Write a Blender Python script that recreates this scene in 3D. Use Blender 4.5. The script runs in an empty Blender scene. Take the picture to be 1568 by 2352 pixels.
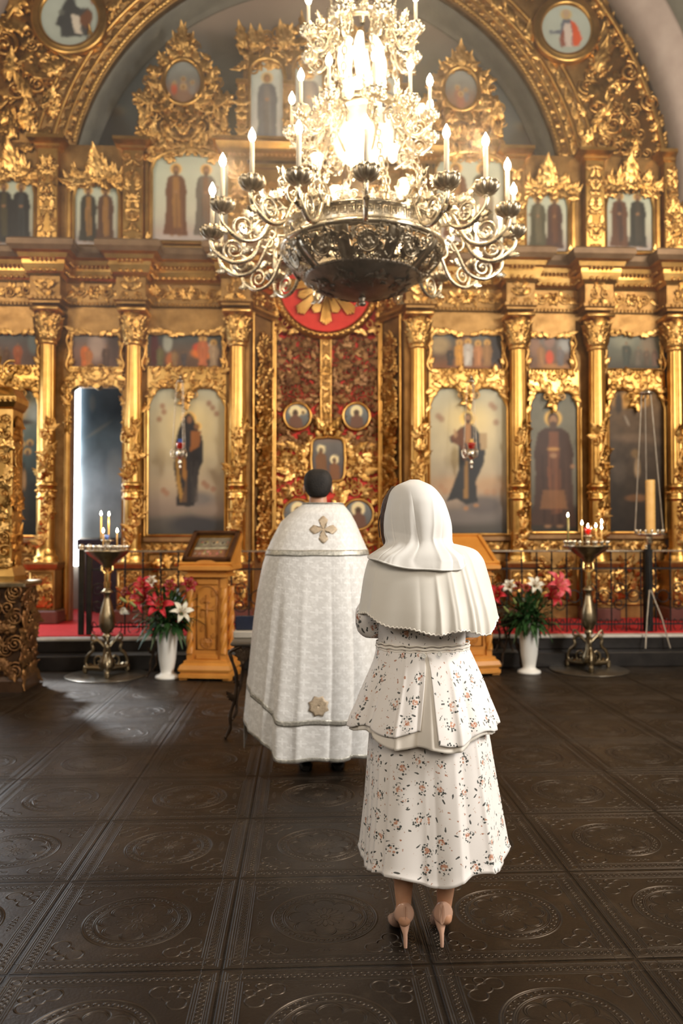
import bpy, math, random
import numpy as np
from math import sin, cos, pi, sqrt, atan, atan2
from mathutils import Matrix, Vector, Euler
SC = bpy.context.scene
COL = SC.collection
# ------------------------------------------------------------------ camera, world, lights
FPX = 28/36*2352
TH = atan(87/FPX); PH = atan(46/FPX)
CAMZ = 1.5
cam = bpy.data.cameras.new('camera'); camo = bpy.data.objects.new('camera', cam); COL.objects.link(camo)
cam.sensor_fit = 'VERTICAL'; cam.sensor_height = 36; cam.lens = 28
camo.location = (0, 0, CAMZ); camo.rotation_euler = (pi/2+PH, 0, -TH)
cam.dof.use_dof = True; cam.dof.focus_distance = 2.95; cam.dof.aperture_fstop = 2.2
cam.clip_end = 200
SC.camera = camo
SC.view_settings.view_transform = 'Standard'; SC.view_settings.look = 'None'
SC.view_settings.gamma = 1; SC.view_settings.exposure = 0.0
SC.view_settings.use_curve_mapping = False
SC.cycles.use_adaptive_sampling = True; SC.cycles.adaptive_threshold = .03
SC.cycles.max_bounces = 5; SC.cycles.diffuse_bounces = 3; SC.cycles.glossy_bounces = 4
SC.cycles.transmission_bounces = 4; SC.cycles.transparent_max_bounces = 6
SC.cycles.sample_clamp_indirect = 4.0; SC.cycles.caustics_reflective = False; SC.cycles.caustics_refractive = False
w = bpy.data.worlds.new('world'); SC.world = w; w.use_nodes = True
w.node_tree.nodes['Background'].inputs[0].default_value = (1.0, 0.74, 0.50, 1)
w.node_tree.nodes['Background'].inputs[1].default_value = 0.11
def area(name, loc, target, sx, sy, power, col):
    l = bpy.data.lights.new(name, 'AREA'); l.shape = 'RECTANGLE'; l.size = sx; l.size_y = sy
    l.energy = power; l.color = col
    o = bpy.data.objects.new(name, l); COL.objects.link(o); o.location = loc
    o.rotation_euler = (Vector(target)-Vector(loc)).to_track_quat('-Z', 'Y').to_euler()
    return o
def point(name, loc, power, col, r=.05):
    l = bpy.data.lights.new(name, 'POINT'); l.energy = power; l.color = col; l.shadow_soft_size = r
    o = bpy.data.objects.new(name, l); COL.objects.link(o); o.location = loc
    return o
DAY = (1.0, .95, .88); WARM = (1.0, .72, .44)
area('window_light_left', (-5.7, -2.0, 5.2), (0.4, 4.5, 1.2), 2.2, 3.6, 170, DAY)
area('window_light_right', (5.9, 1.4, 4.0), (0.2, 4.2, 1.0), 1.6, 3.2, 760, DAY)
area('window_light_back', (1.0, -6.6, 6.0), (0, 8, 3.0), 3.0, 3.2, 330, (1.0, .86, .68))
area('window_light_aisle', (-5.1, 10.2, 2.4), (-2.6, 6.6, 0.0), 1.2, 2.8, 170, (.80, .90, 1.0))
point('chapel_daylight', (-3.5, 11.4, 2.2), 16, (.82, .91, 1.0), .3)
area('screen_fill_right', (5.9, 6.2, 5.6), (-.5, 10.7, 3.2), 1.6, 3.0, 210, (1.0, .84, .62))  # unseen warm fill, added to brighten the icon screen from the right
area('screen_fill_left', (-5.9, 5.6, 5.6), (.5, 10.7, 3.0), 1.6, 3.0, 150, (1.0, .84, .62))  # weaker fill on the left, also added for the screen's carved relief
sp = bpy.data.lights.new('sun_patch_window', 'SPOT'); sp.energy = 2600; sp.color = (.82, .91, 1.0); sp.spot_size = math.radians(24); sp.spot_blend = .35; sp.shadow_soft_size = .12
spo = bpy.data.objects.new('sun_patch_window', sp); COL.objects.link(spo); spo.location = (-4.25, 10.25, 3.2)
spo.rotation_euler = (Vector((-2.35, 7.1, 0))-Vector(spo.location)).to_track_quat('-Z', 'Y').to_euler()

# ------------------------------------------------------------------ projection helpers (photo pixel on the plane y = Y)
CR = Euler((pi/2+PH, 0, -TH)).to_matrix()
def W(px, py, Y):
    d = CR @ Vector(((px-784)/FPX, (1176-py)/FPX, -1)); t = Y/d.y
    return Vector((d.x*t, Y, CAMZ+d.z*t))
def XP(px, py, Y): return W(px, py, Y).x
def ZP(py, Y, px=720): return W(px, py, Y).z
def FL(px, py):
    d = CR @ Vector(((px-784)/FPX, (1176-py)/FPX, -1)); t = -CAMZ/d.z
    return Vector((d.x*t, d.y*t, 0))

# ------------------------------------------------------------------ node expression helper
class E:
    nt = None
    def __init__(s, v): s.v = v
    @staticmethod
    def m(op, *a):
        n = E.nt.nodes.new('ShaderNodeMath'); n.operation = op
        for i, x in enumerate(a):
            x = x.v if isinstance(x, E) else x
            if isinstance(x, (int, float)): n.inputs[i].default_value = float(x)
            else: E.nt.links.new(x, n.inputs[i])
        return E(n.outputs[0])
    def __add__(s, o): return E.m('ADD', s, o)
    __radd__ = __add__
    def __sub__(s, o): return E.m('SUBTRACT', s, o)
    def __rsub__(s, o): return E.m('SUBTRACT', o, s)
    def __mul__(s, o): return E.m('MULTIPLY', s, o)
    __rmul__ = __mul__
    def __truediv__(s, o): return E.m('DIVIDE', s, o)
    def sin(s): return E.m('SINE', s)
    def cos(s): return E.m('COSINE', s)
    def abs(s): return E.m('ABSOLUTE', s)
    def fract(s): return E.m('FRACT', s)
    def floor(s): return E.m('FLOOR', s)
    def sqrt(s): return E.m('SQRT', s)
    def clamp(s): return E.m('MINIMUM', E.m('MAXIMUM', s, 0.0), 1.0)
def emax(a, b): return E.m('MAXIMUM', a, b)
def emin(a, b): return E.m('MINIMUM', a, b)
def lt(a, b): return E.m('LESS_THAN', a, b)
def length(a, b): return (a*a+b*b).sqrt()
def ridge(d, wd): return (1.0 - (d.abs()*(1.0/wd))).clamp()           # 1 on the line, 0 beyond wd
def step(d, soft): return (0.5 - d*(0.5/soft)).clamp()                # 1 where d<0
def mixc(fac, a, b):
    n = E.nt.nodes.new('ShaderNodeMix'); n.data_type = 'RGBA'
    for sock, x in ((n.inputs[0], fac), (n.inputs[6], a), (n.inputs[7], b)):
        x = x.v if isinstance(x, E) else x
        if isinstance(x, (int, float)): sock.default_value = x
        elif isinstance(x, tuple): sock.default_value = (*x[:3], 1)
        else: E.nt.links.new(x, sock)
    return n.outputs[2]
def tex_noise(vec, scale, detail=3, rough=.5, out=0):
    n = E.nt.nodes.new('ShaderNodeTexNoise'); n.inputs['Scale'].default_value = scale
    n.inputs['Detail'].default_value = detail; n.inputs['Roughness'].default_value = rough
    if vec is not None: E.nt.links.new(vec, n.inputs['Vector'])
    return E(n.outputs[out])
def tex_voro(vec, scale, rnd=1.0, feature='F1'):
    n = E.nt.nodes.new('ShaderNodeTexVoronoi'); n.inputs['Scale'].default_value = scale
    n.inputs['Randomness'].default_value = rnd; n.feature = feature
    if vec is not None: E.nt.links.new(vec, n.inputs['Vector'])
    return n
def coord(which='Object'):
    n = E.nt.nodes.new('ShaderNodeTexCoord'); return n.outputs[which]
def xyz(v):
    n = E.nt.nodes.new('ShaderNodeSeparateXYZ'); E.nt.links.new(v, n.inputs[0]); return [E(n.outputs[i]) for i in range(3)]
def comb(x, y, z=0.0):
    n = E.nt.nodes.new('ShaderNodeCombineXYZ')
    for i, q in enumerate((x, y, z)):
        q = q.v if isinstance(q, E) else q
        if isinstance(q, (int, float)): n.inputs[i].default_value = q
        else: E.nt.links.new(q, n.inputs[i])
    return n.outputs[0]
def bump(h, strength=.5, dist=.01):
    n = E.nt.nodes.new('ShaderNodeBump'); n.inputs['Strength'].default_value = strength; n.inputs['Distance'].default_value = dist
    E.nt.links.new(h.v, n.inputs['Height']); return n.outputs[0]
def newmat(name, col=(.8, .8, .8), rough=.5, metal=0., emit=None, estr=1., alpha=None, **kw):
    m = bpy.data.materials.new(name); m.use_nodes = True
    b = m.node_tree.nodes['Principled BSDF']; E.nt = m.node_tree
    b.inputs['Base Color'].default_value = (*col, 1); b.inputs['Roughness'].default_value = rough
    b.inputs['Metallic'].default_value = metal
    if emit: b.inputs['Emission Color'].default_value = (*emit, 1); b.inputs['Emission Strength'].default_value = estr
    if alpha is not None: b.inputs['Alpha'].default_value = alpha
    for k, v in kw.items(): b.inputs[k].default_value = v
    return m, b
def link(a, b): E.nt.links.new(a.v if isinstance(a, E) else a, b)
def varied(name, c0, c1, rough, metal, scale=6, r2=None, bs=.2, bd=.003, bscale=60, **kw):
    m, b = newmat(name, c0, rough, metal, **kw)
    o = coord('Object'); n = tex_noise(o, scale, 4, .6)
    f = ((n - .35)*3.0).clamp()
    link(mixc(f, c0, c1), b.inputs['Base Color'])
    if r2 is not None:
        n2 = tex_noise(o, scale*2.3, 3); link(n2*(r2-rough)+rough, b.inputs['Roughness'])
    if bs: link(bump(tex_noise(o, bscale, 2), bs, bd), b.inputs['Normal'])
    return m
GOLD = varied('gold_leaf', (.42, .215, .055), (.84, .52, .185), .24, 1.0, 5, .46, .25, .004, 45)
GOLDP = varied('gold_leaf_smooth', (.46, .25, .065), (.76, .46, .15), .24, 1.0, 3, .38, .18, .004, 14)
GOLDD = varied('gold_dull', (.24, .125, .038), (.46, .265, .095), .38, .85, 4, .55, .25, .004, 40)
BROWN = varied('brown_gilt_wood', (.20, .10, .04), (.36, .20, .075), .42, .35, 4, .6, .2, .003, 40)
RED = varied('red_cloth_backing', (.85, .035, .02), (.95, .06, .035), .6, 0, 9, bs=.1)
BRASS = varied('aged_brass', (.30, .25, .18), (.52, .44, .32), .24, 1.0, 7, .42, .15, .002, 50)
BRASSL = varied('polished_brass', (.66, .57, .42), (.88, .80, .64), .22, 1.0, 7, .34, .1, .002, 50)
BRONZE = varied('dark_bronze', (.15, .12, .09), (.30, .25, .19), .36, .9, 7, .5, .2, .003, 40)
IRON = varied('black_iron', (.012, .012, .013), (.03, .028, .026), .4, .6, 9, .55, .1)
SILVER = varied('silver_metal', (.55, .50, .42), (.80, .75, .66), .18, 1.0, 8, .32, .1)
WHITEC = varied('white_ceramic', (.80, .78, .73), (.84, .82, .77), .25, 0, 5, bs=.05)

# ------------------------------------------------------------------ mesh accumulator
class MB:
    def __init__(s): s.V = []; s.F = []; s.n = 0; s.C = []; s.U = []
    def add(s, V, F, col=None, uv=None):
        V = np.asarray(V, float).reshape(-1, 3)
        if isinstance(F, np.ndarray): s.F.append(F+s.n)
        else:
            for f in F: s.F.append(np.asarray([f])+s.n)
        s.V.append(V); s.n += len(V)
        if col is not None: s.C.append(np.asarray(col, float).reshape(-1, 3))
        if uv is not None: s.U.append(np.asarray(uv, float).reshape(-1, 2))
        return s
    def merge(s, o, off=(0, 0, 0), M=None):
        V = np.concatenate(o.V)
        if M is not None: V = V@np.array(M.to_3x3()).T + np.array(M.translation)
        for f in o.F: s.F.append(f+s.n)
        s.V.append(V+np.array(off)); s.n += len(V)
    def build(s, name, mat=None, parent=None, smooth=True, **props):
        me = bpy.data.meshes.new(name); V = np.concatenate(s.V) if s.V else np.zeros((0, 3))
        if parent is not None: V = V-np.array(parent.matrix_world.translation)
        me.vertices.add(len(V)); me.vertices.foreach_set('co', V.astype(np.float32).ravel())
        li = np.concatenate([f.ravel() for f in s.F]); tot = np.concatenate([np.full(len(f), f.shape[1]) for f in s.F])
        st = np.concatenate([[0], np.cumsum(tot)[:-1]])
        me.loops.add(len(li)); me.loops.foreach_set('vertex_index', li.astype(np.int32))
        me.polygons.add(len(tot)); me.polygons.foreach_set('loop_start', st.astype(np.int32))
        try: me.polygons.foreach_set('loop_total', tot.astype(np.int32))
        except Exception: pass
        me.polygons.foreach_set('use_smooth', np.full(len(tot), bool(smooth)))
        me.update(calc_edges=True); me.validate()
        if s.C:
            a = me.color_attributes.new('paint', 'FLOAT_COLOR', 'POINT')
            C = np.concatenate(s.C); a.data.foreach_set('color', np.hstack([C, np.ones((len(C), 1))]).astype(np.float32).ravel())
        if s.U:
            U = np.concatenate(s.U)[li]; l = me.uv_layers.new(name='uv'); l.data.foreach_set('uv', U.astype(np.float32).ravel())
        if smooth == 'auto':
            me.set_sharp_from_angle(angle=.7)
        o = bpy.data.objects.new(name, me)
        if mat: me.materials.append(mat)
        COL.objects.link(o)
        if parent is not None: o.parent = parent
        for k, v in props.items(): o[k] = v
        return o
def thing(name, label, cat, loc=(0, 0, 0), group=None):
    o = bpy.data.objects.new(name, None); COL.objects.link(o); o.location = loc
    o.empty_display_size = .1; o['label'] = label; o['category'] = cat
    if group: o['group'] = group
    o.matrix_world = Matrix.Translation(loc)
    return o
def tag(o, label, cat, group=None):
    o['label'] = label; o['category'] = cat
    if group: o['group'] = group
    return o
def rebase(o):          # put a top-level mesh's origin at its base centre
    c = np.array([v.co for v in o.data.vertices]); b = Vector(((c[:, 0].min()+c[:, 0].max())/2, (c[:, 1].min()+c[:, 1].max())/2, c[:, 2].min()))
    o.data.transform(Matrix.Translation(-b)); o.location = b; return o
def sub(mb, name, mat, part, smooth=True, **props):      # a sub-part: child of a mesh part that is itself a child of a thing
    r = part.parent; o = mb.build(name, mat, r, smooth, **props); o.parent = part
    return o

def gf(nu, nv, cu=False, cv=False):       # quads of a grid, index = i*nv+j
    I = np.arange(nu if cu else nu-1); J = np.arange(nv if cv else nv-1)
    I, J = np.meshgrid(I, J, indexing='ij'); I = I.ravel(); J = J.ravel(); I2 = (I+1) % nu; J2 = (J+1) % nv
    return np.stack([I*nv+J, I2*nv+J, I2*nv+J2, I*nv+J2], 1)
def box(mb, x0, x1, y0, y1, z0, z1, bev=0.0):
    if bev <= 0:
        V = [(x, y, z) for x in (x0, x1) for y in (y0, y1) for z in (z0, z1)]
        mb.add(V, np.array([(0, 1, 3, 2), (4, 6, 7, 5), (0, 4, 5, 1), (2, 3, 7, 6), (0, 2, 6, 4), (1, 5, 7, 3)]))
    else:
        b = min(bev, (x1-x0)/2.1, (y1-y0)/2.1, (z1-z0)/2.1)
        prof = [(0, b), (b, 0)]
        zs = [(z0, b), (z0+b, 0), (z1-b, 0), (z1, b)]
        V = []
        for z, i in zs:
            a0, a1, c0, c1 = x0+i, x1-i, y0+i, y1-i; e = b
            V += [(a0+e, c0, z), (a1-e, c0, z), (a1, c0+e, z), (a1, c1-e, z), (a1-e, c1, z), (a0+e, c1, z), (a0, c1-e, z), (a0, c0+e, z)]
        V = np.array(V); mb.add(V, gf(4, 8, False, True)); mb.add(V[:8][::-1], [list(range(8))]); mb.add(V[24:], [list(range(8))])
def lathe(mb, prof, n=24, c=(0, 0, 0), fold=None, axis='z'):
    prof = np.array(prof, float); a = np.arange(n)*2*pi/n
    r = prof[:, 0][:, None]*np.ones(n); z = prof[:, 1][:, None]*np.ones(n)
    if fold is not None: r = r*fold(a)[None, :]
    V = np.stack([c[0]+r*np.cos(a), c[1]+r*np.sin(a), c[2]+z], -1)
    if axis == 'y': V = np.stack([c[0]+r*np.cos(a), c[1]-z, c[2]+r*np.sin(a)], -1)
    mb.add(V.reshape(-1, 3), gf(len(prof), n, False, True))
def tube(mb, P, R, k=8, closed=False, flat=None):
    P = np.asarray(P, float); n = len(P); R = np.broadcast_to(np.asarray(R, float), (n,))
    T = np.roll(P, -1, 0)-np.roll(P, 1, 0) if closed else np.gradient(P, axis=0)
    T /= np.linalg.norm(T, axis=1)[:, None]+1e-12
    up = np.array([0, 0, 1.]) if abs(T[0][2]) < .9 else np.array([1., 0, 0])
    N = np.zeros_like(P); v = up-T[0]*np.dot(up, T[0]); N[0] = v/np.linalg.norm(v)
    for i in range(1, n):
        v = N[i-1]-T[i]*np.dot(N[i-1], T[i]); N[i] = v/(np.linalg.norm(v)+1e-12)
    B = np.cross(T, N); a = np.arange(k)*2*pi/k
    fx, fy = (1, 1) if flat is None else flat
    V = P[:, None]+R[:, None, None]*(np.cos(a)[None, :, None]*N[:, None]*fx+np.sin(a)[None, :, None]*B[:, None]*fy)
    mb.add(V.reshape(-1, 3), gf(n, k, closed, True))
    if not closed:
        mb.add(V[0][::-1], [list(range(k))]); mb.add(V[-1], [list(range(k))])
def ball(mb, c, r, n=10, sc=(1, 1, 1)):
    prof = [(max(1e-4, sin(t))*r, -cos(t)*r) for t in np.linspace(0, pi, n//2+2)]
    m = MB(); lathe(m, prof, n); V = m.V[0]*np.array(sc)+np.array(c); mb.add(V, m.F[0])
def spline(pts, n=24, closed=False):
    P = np.asarray(pts, float); m = len(P); out = []
    segs = m if closed else m-1
    for s in range(segs):
        g = lambda i: P[i % m] if closed else P[min(max(i, 0), m-1)]
        p0, p1, p2, p3 = g(s-1), g(s), g(s+1), g(s+2); k = max(2, n//segs)
        for t in np.linspace(0, 1, k, endpoint=False):
            out.append(.5*((2*p1)+(-p0+p2)*t+(2*p0-5*p1+4*p2-p3)*t*t+(-p0+3*p1-3*p2+p3)*t**3))
    if not closed: out.append(P[-1])
    return np.array(out)
def sweep(mb, path, prof, closed=False):    # path: plan (x,y) list; prof: (outward, z); outward is to the right-hand side (towards the camera for a path going +x)
    P = np.array(path, float); n = len(P); prof = np.array(prof, float); m = len(prof)
    V = np.zeros((n, m, 3))
    for i in range(n):
        d0 = P[i]-P[i-1] if (i > 0 or closed) else P[1]-P[0]; d1 = P[(i+1) % n]-P[i] if (i < n-1 or closed) else d0
        d0 = d0/np.linalg.norm(d0); d1 = d1/np.linalg.norm(d1)
        n0 = np.array([d0[1], -d0[0]]); n1 = np.array([d1[1], -d1[0]]); b = n0+n1; b /= max(np.linalg.norm(b), 1e-6)
        k = 1/max(.35, np.dot(b, n0)); V[i, :, :2] = P[i]+prof[:, :1]*b*k; V[i, :, 2] = prof[:, 1]
    mb.add(V.reshape(-1, 3), gf(n, m, closed, False))
def prism(mb, outline, y0, y1, bev=0):      # outline in x,z ; extruded from y0 (front) to y1
    P = np.array(outline, float); n = len(P)
    if bev:
        c = P.mean(0); Q = c+(P-c)*(1-bev); rings = [(Q, y0), (P, y0+(y1-y0)*.4), (P, y1)]
    else: rings = [(P, y0), (P, y1)]
    V = np.concatenate([np.stack([p[:, 0], np.full(n, y), p[:, 1]], 1) for p, y in rings])
    mb.add(V, gf(len(rings), n, False, True)); mb.add(V[:n], [list(range(n))]); mb.add(V[-n:][::-1], [list(range(n))])
def curtain(mb, xs, zl, zh, y0, y1):        # plate between curve zl(x) and zh(x), y0 front
    n = len(xs); zl = np.broadcast_to(zl, n); zh = np.broadcast_to(zh, n); f = lambda y, z: np.stack([xs, np.full(n, y), z], 1)
    V = np.stack([f(y1, zl), f(y0, zl), f(y0, zh), f(y1, zh)], 1); mb.add(V.reshape(-1, 3), gf(n, 4))
    mb.add(V[0], [[3, 2, 1, 0]]); mb.add(V[-1], [[0, 1, 2, 3]])

# ------------------------------------------------------------------ carved ornament templates: (x along, z across, out)
rng = np.random.RandomState(7)
def t_leaf(bend=.25, lobes=4, nu=13, nv=7, hw=.30):
    u = np.linspace(0, 1, nu)[:, None]; v = np.linspace(-1, 1, nv)[None, :]
    w_ = hw*np.sin(pi*np.clip(u, .02, 1)**.7)**.8*(1+.38*np.cos(2*pi*lobes*u))+.02
    x = u-.10*np.abs(v)*np.cos(2*pi*lobes*u)*0-.12*np.abs(v)*(1-u); z = v*w_+bend*u**2
    o = .10*np.sin(pi*u)+.12*(1-v**2)*(1-.5*u)+.05*np.cos(3*pi*v)*np.sin(pi*u)+.30*u**4 - .04
    return np.stack([x+0*v, z, o+0*v], -1).reshape(-1, 3), gf(nu, nv)
def t_scroll(turns=1.6, r0=.5, tr=.085, n=22):
    a = np.linspace(0, turns*2*pi, n); r = r0*(1-a/a[-1]*.82); m = MB()
    P = np.stack([r*np.cos(a), r*np.sin(a), .06+.10*a/a[-1]], 1)
    tube(m, P, tr*(1-.45*a/a[-1]), 6); ball(m, P[-1], tr*1.5, 7)
    F = []; V = np.concatenate(m.V); return V, m.F
def t_flower(p=6, nr=5):
    n = p*4; a = np.arange(n)*2*pi/n; V = []
    for i, (r, o) in enumerate([(.02, .20), (.12, .16), (.16, .06), (.36, .15), (.5, .02)]):
        rr = r*(1+(.22*np.cos(p*a) if i > 2 else 0)); V.append(np.stack([rr*np.cos(a), rr*np.sin(a), np.full(n, o)+(.03*np.cos(p*a) if i == 3 else 0)], 1))
    return np.concatenate(V), gf(nr, n, False, True)
def t_bud():
    m = MB(); ball(m, (0, 0, .04), .3, 8, (1.3, .8, .7)); return m.V[0], m.F
TL = [t_leaf(.28, 4), t_leaf(-.3, 3), t_leaf(.05, 4, hw=.24), t_leaf(.5, 3, hw=.24)]
TS = [t_scroll(1.5), t_scroll(2.0, .5, .075, 26), t_scroll(1.1, .5, .09, 16)]
TF = [t_flower(6), t_flower(5)]; TB = [t_bud()]
def put(mb, T, org, s, ang=0., flip=1, ex=(1, 0, 0), en=(0, -1, 0), ez=(0, 0, 1), dz=1.0, sx=1.0):
    V, F = T; x = V[:, 0]*s*sx; z = V[:, 1]*s*flip; o = V[:, 2]*s*dz
    c, q = cos(ang), sin(ang); X = x*c-z*q; Z = x*q+z*c
    P = np.array(org)+X[:, None]*np.array(ex)+Z[:, None]*np.array(ez)+o[:, None]*np.array(en)
    if isinstance(F, np.ndarray): mb.add(P, F)
    else:
        k = mb.n; mb.V.append(P); mb.n += len(P)
        for f in F: mb.F.append(f+k)
def carve(mb, org, w_, h, s, seed=1, dens=1.0, ex=(1, 0, 0), en=(0, -1, 0), sym=True, mask=None, dz=1.0, scrolls=.3):
    """carved foliage filling a w x h panel centred on org; left/right mirrored"""
    r = np.random.RandomState(seed); ex = np.array(ex, float); ez = np.array([0, 0, 1.]); step_ = s*.62/sqrt(dens)
    nx = max(1, int(round((w_/2 if sym else w_)/step_))); nz = max(1, int(round(h/step_)))
    for i in range(nx):
        for j in range(nz):
            x = ((i+.5+r.uniform(-.35, .35))/nx)*(w_/2 if sym else w_)-(0 if sym else w_/2); z = ((j+.5+r.uniform(-.35, .35))/nz-.5)*h
            ang = 1.2*sin(x*2.2/s+seed)+1.8*cos(z*1.9/s+seed*2)+r.uniform(-.6, .6)+pi/2
            k = r.rand(); sc = s*r.uniform(.75, 1.15)
            T = TS[r.randint(3)] if k < scrolls else (TF[r.randint(2)] if k < scrolls+.08 else TL[r.randint(4)])
            if k < scrolls: sc *= .8
            fl = 1 if r.rand() < .5 else -1; cx = cos(ang)*sc*.45*(k > scrolls+.08); cz = sin(ang)*sc*.45*(k > scrolls+.08)
            for sg in ((1, -1) if sym else (1,)):
                if mask is not None and not mask(sg*x, z): continue
                e = ex*sg
                put(mb, T, np.array(org)+e*(x-cx)+ez*(z-cz), sc, ang, fl, e, en, dz=dz)
def frieze(mb, x0, x1, zc, h, y, seed=0, en=(0, -1, 0), p0=None, p1=None):
    """a running scroll with leaves, mirrored about its middle; p0,p1 = plan points if not along x"""
    a = np.array([x0, y, zc]) if p0 is None else np.array([*p0, zc]); b = np.array([x1, y, zc]) if p1 is None else np.array([*p1, zc])
    L = np.linalg.norm(b-a); ex = (b-a)/L; en = np.array([ex[1], -ex[0], 0]); c = (a+b)/2
    n = max(1, int(L/2/(h*.85))); st = L/2/n; r = np.random.RandomState(seed)
    put(mb, TF[0], c, h*.75, 0, 1, ex, en)
    for i in range(n):
        for sg in (1, -1):
            e = ex*sg; o = c+e*((i+.55)*st); up = 1 if i % 2 == 0 else -1
            put(mb, TS[1], o+np.array([0, 0, up*h*.05]), h*.72, pi*.9*up, up, e, en)
            for q in range(4):
                an = r.uniform(-pi, pi); put(mb, TL[r.randint(4)], o+e*cos(an)*h*.14+np.array([0, 0, sin(an)*h*.14]), h*r.uniform(.4, .55), an, up, e, en)
            put(mb, TL[0], o+e*st*.3+np.array([0, 0, up*h*.1]), h*.55, -up*1.1, up, e, en)
def beads(mb, p, q, pitch, r, n=7):
    p = np.array(p, float); q = np.array(q, float); L = np.linalg.norm(q-p); k = max(1, int(L/pitch))
    m = MB(); ball(m, (0, 0, 0), r, n); B = m.V[0]; F = m.F[0]
    for i in range(k):
        mb.add(B+p+(q-p)*((i+.5)/k), F)
def framepath(mb, P, en, prof_r, k=6, flat=None, closed=True): tube(mb, P, prof_r, k, closed, flat)

# ------------------------------------------------------------------ painter: colour grids for the painted panels
class Cv:
    def __init__(s, nx, nz, bg=(.3, .3, .3)):
        s.nx, s.nz = nx, nz; s.U, s.V = np.meshgrid((np.arange(nx)+.5)/nx, (np.arange(nz)+.5)/nz, indexing='ij'); s.asp = nz/nx
        s.C = np.ones((nx, nz, 3))*np.array(bg); s.r = np.random.RandomState(nx*7+nz)
    def grad(s, stops):
        zs = [q[0] for q in stops]
        for c in range(3): s.C[:, :, c] = np.interp(s.V, zs, [q[1][c] for q in stops])
        return s
    def blend(s, M, col): M = np.clip(M, 0, 1)[:, :, None]; s.C = s.C*(1-M)+np.array(col)*M
    def ell(s, cx, cz, rx, rz, col, soft=.15, a=1., rot=0):
        dx = s.U-cx; dz = (s.V-cz)*s.asp; rz = rz*s.asp
        if rot: dx, dz = dx*cos(rot)+dz*sin(rot), -dx*sin(rot)+dz*cos(rot)
        d = np.sqrt((dx/rx)**2+(dz/rz)**2); s.blend(a*np.clip((1+soft/2-d)/max(soft, .01), 0, 1), col)
    def ring(s, cx, cz, r, wd, col, a=1):
        d = np.sqrt((s.U-cx)**2+((s.V-cz)*s.asp)**2); s.blend(a*np.clip(1.3-np.abs(d-r)/wd, 0, 1), col)
    def poly(s, pts, col, a=1.):
        P = np.array(pts); x, z = s.U, s.V; ins = np.zeros_like(x, bool); n = len(P)
        for i in range(n):
            x1, z1 = P[i]; x2, z2 = P[(i+1) % n]
            c = ((z1 > z) != (z2 > z)) & (x < (x2-x1)*(z-z1)/((z2-z1)+1e-12)+x1); ins ^= c
        s.blend(ins*a, col)
    def cloud(s, z0, z1, col, a=.7, k=6):
        for _ in range(k*4): s.ell(s.r.uniform(-.05, 1.05), s.r.uniform(z0, z1), s.r.uniform(.08, .2), s.r.uniform(.02, .05)*1.2/s.asp*1.5, np.array(col)*s.r.uniform(.85, 1.12), .9, a*.5)
    def noise(s, amt=.06, k=6):
        N = np.zeros((s.nx, s.nz))
        for o in (k, k*2, k*5):
            g = s.r.uniform(-1, 1, (o+2, int(o*s.asp)+3)); u = s.U*o; v = s.V*(g.shape[1]-2); i = u.astype(int); j = v.astype(int); fu = u-i; fv = v-j
            N += (g[i, j]*(1-fu)*(1-fv)+g[i+1, j]*fu*(1-fv)+g[i, j+1]*(1-fu)*fv+g[i+1, j+1]*fu*fv)*k/o
        s.C *= (1+amt*N)[:, :, None]
    def blur(s, n=1):
        for _ in range(n):
            for ax in (0, 1):
                P = np.pad(s.C, [(1, 1) if q == ax else (0, 0) for q in range(3)], 'edge')
                s.C = (np.take(P, range(0, P.shape[ax]-2), ax)+2*np.take(P, range(1, P.shape[ax]-1), ax)+np.take(P, range(2, P.shape[ax]), ax))/4
    def saint(s, cx, z0, z1, robe, inner, skin=(.30, .16, .08), halo=(.80, .52, .16), hr=None, flare=1., lean=0., arm=None, beard=None, sh=.115, veil=None):
        """standing robed figure between heights z0..z1 (v units)"""
        H = z1-z0; k = s.asp; q = lambda x, z: (cx+x*H*k+lean*z*H*k, z0+z*H)
        hr = hr or .085
        if halo: s.ell(cx+lean*.9*H*k, z0+.915*H, hr*H*k*1.05, hr*H*1.05, halo, .25)
        s.poly([q(-sh*.55, .83), q(-sh, .79), q(-sh*1.25, .62), q(-sh*1.15, .45), q(-.13*flare, .2), q(-.16*flare, .02), q(.15*flare, .0), q(.13*flare, .22), q(sh*1.2, .45), q(sh*1.3, .62), q(sh, .79), q(sh*.55, .83)], robe)
        s.poly([q(-.035, .8), q(.04, .8), q(.055, .5), q(.07, .12), q(-.02, .1), q(-.05, .45)], inner, .85)
        for i in range(5):
            x = s.r.uniform(-.1, .1); s.poly([q(x, .6), q(x+.012, .6), q(x+.03, .03), q(x+.005, .03)], np.array(robe)*(1.5 if i % 2 else .5), .5)
        if arm:
            for sg, az in arm: s.poly([q(sg*sh*.8, .74), q(sg*sh*1.15, .64), q(sg*.13, az-.03), q(sg*.16, az+.03), q(sg*sh*.6, .66)], robe); s.ell(*q(sg*.16, az+.01), .018*H*k, .018*H, skin, .3)
        s.ell(*q(0, .60), .03*H*k, .022*H, skin, .3)
        s.ell(*q(0, .905), .047*H*k, .062*H, veil if veil is not None else (.12, .06, .03), .2)
        s.ell(*q(0, .895), .033*H*k, .045*H, skin, .2)
        if beard is not None: s.ell(*q(0, .855), .032*H*k, .035*H, beard, .3)
        for sg in (-1, 1): s.ell(*q(sg*.05, .005), .03*H*k, .012*H, np.array(skin)*.8, .3)
PAINT, _b = newmat('oil_painting', (.5, .5, .5), .42); _a = E.nt.nodes.new('ShaderNodeAttribute'); _a.attribute_name = 'paint'
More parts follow.
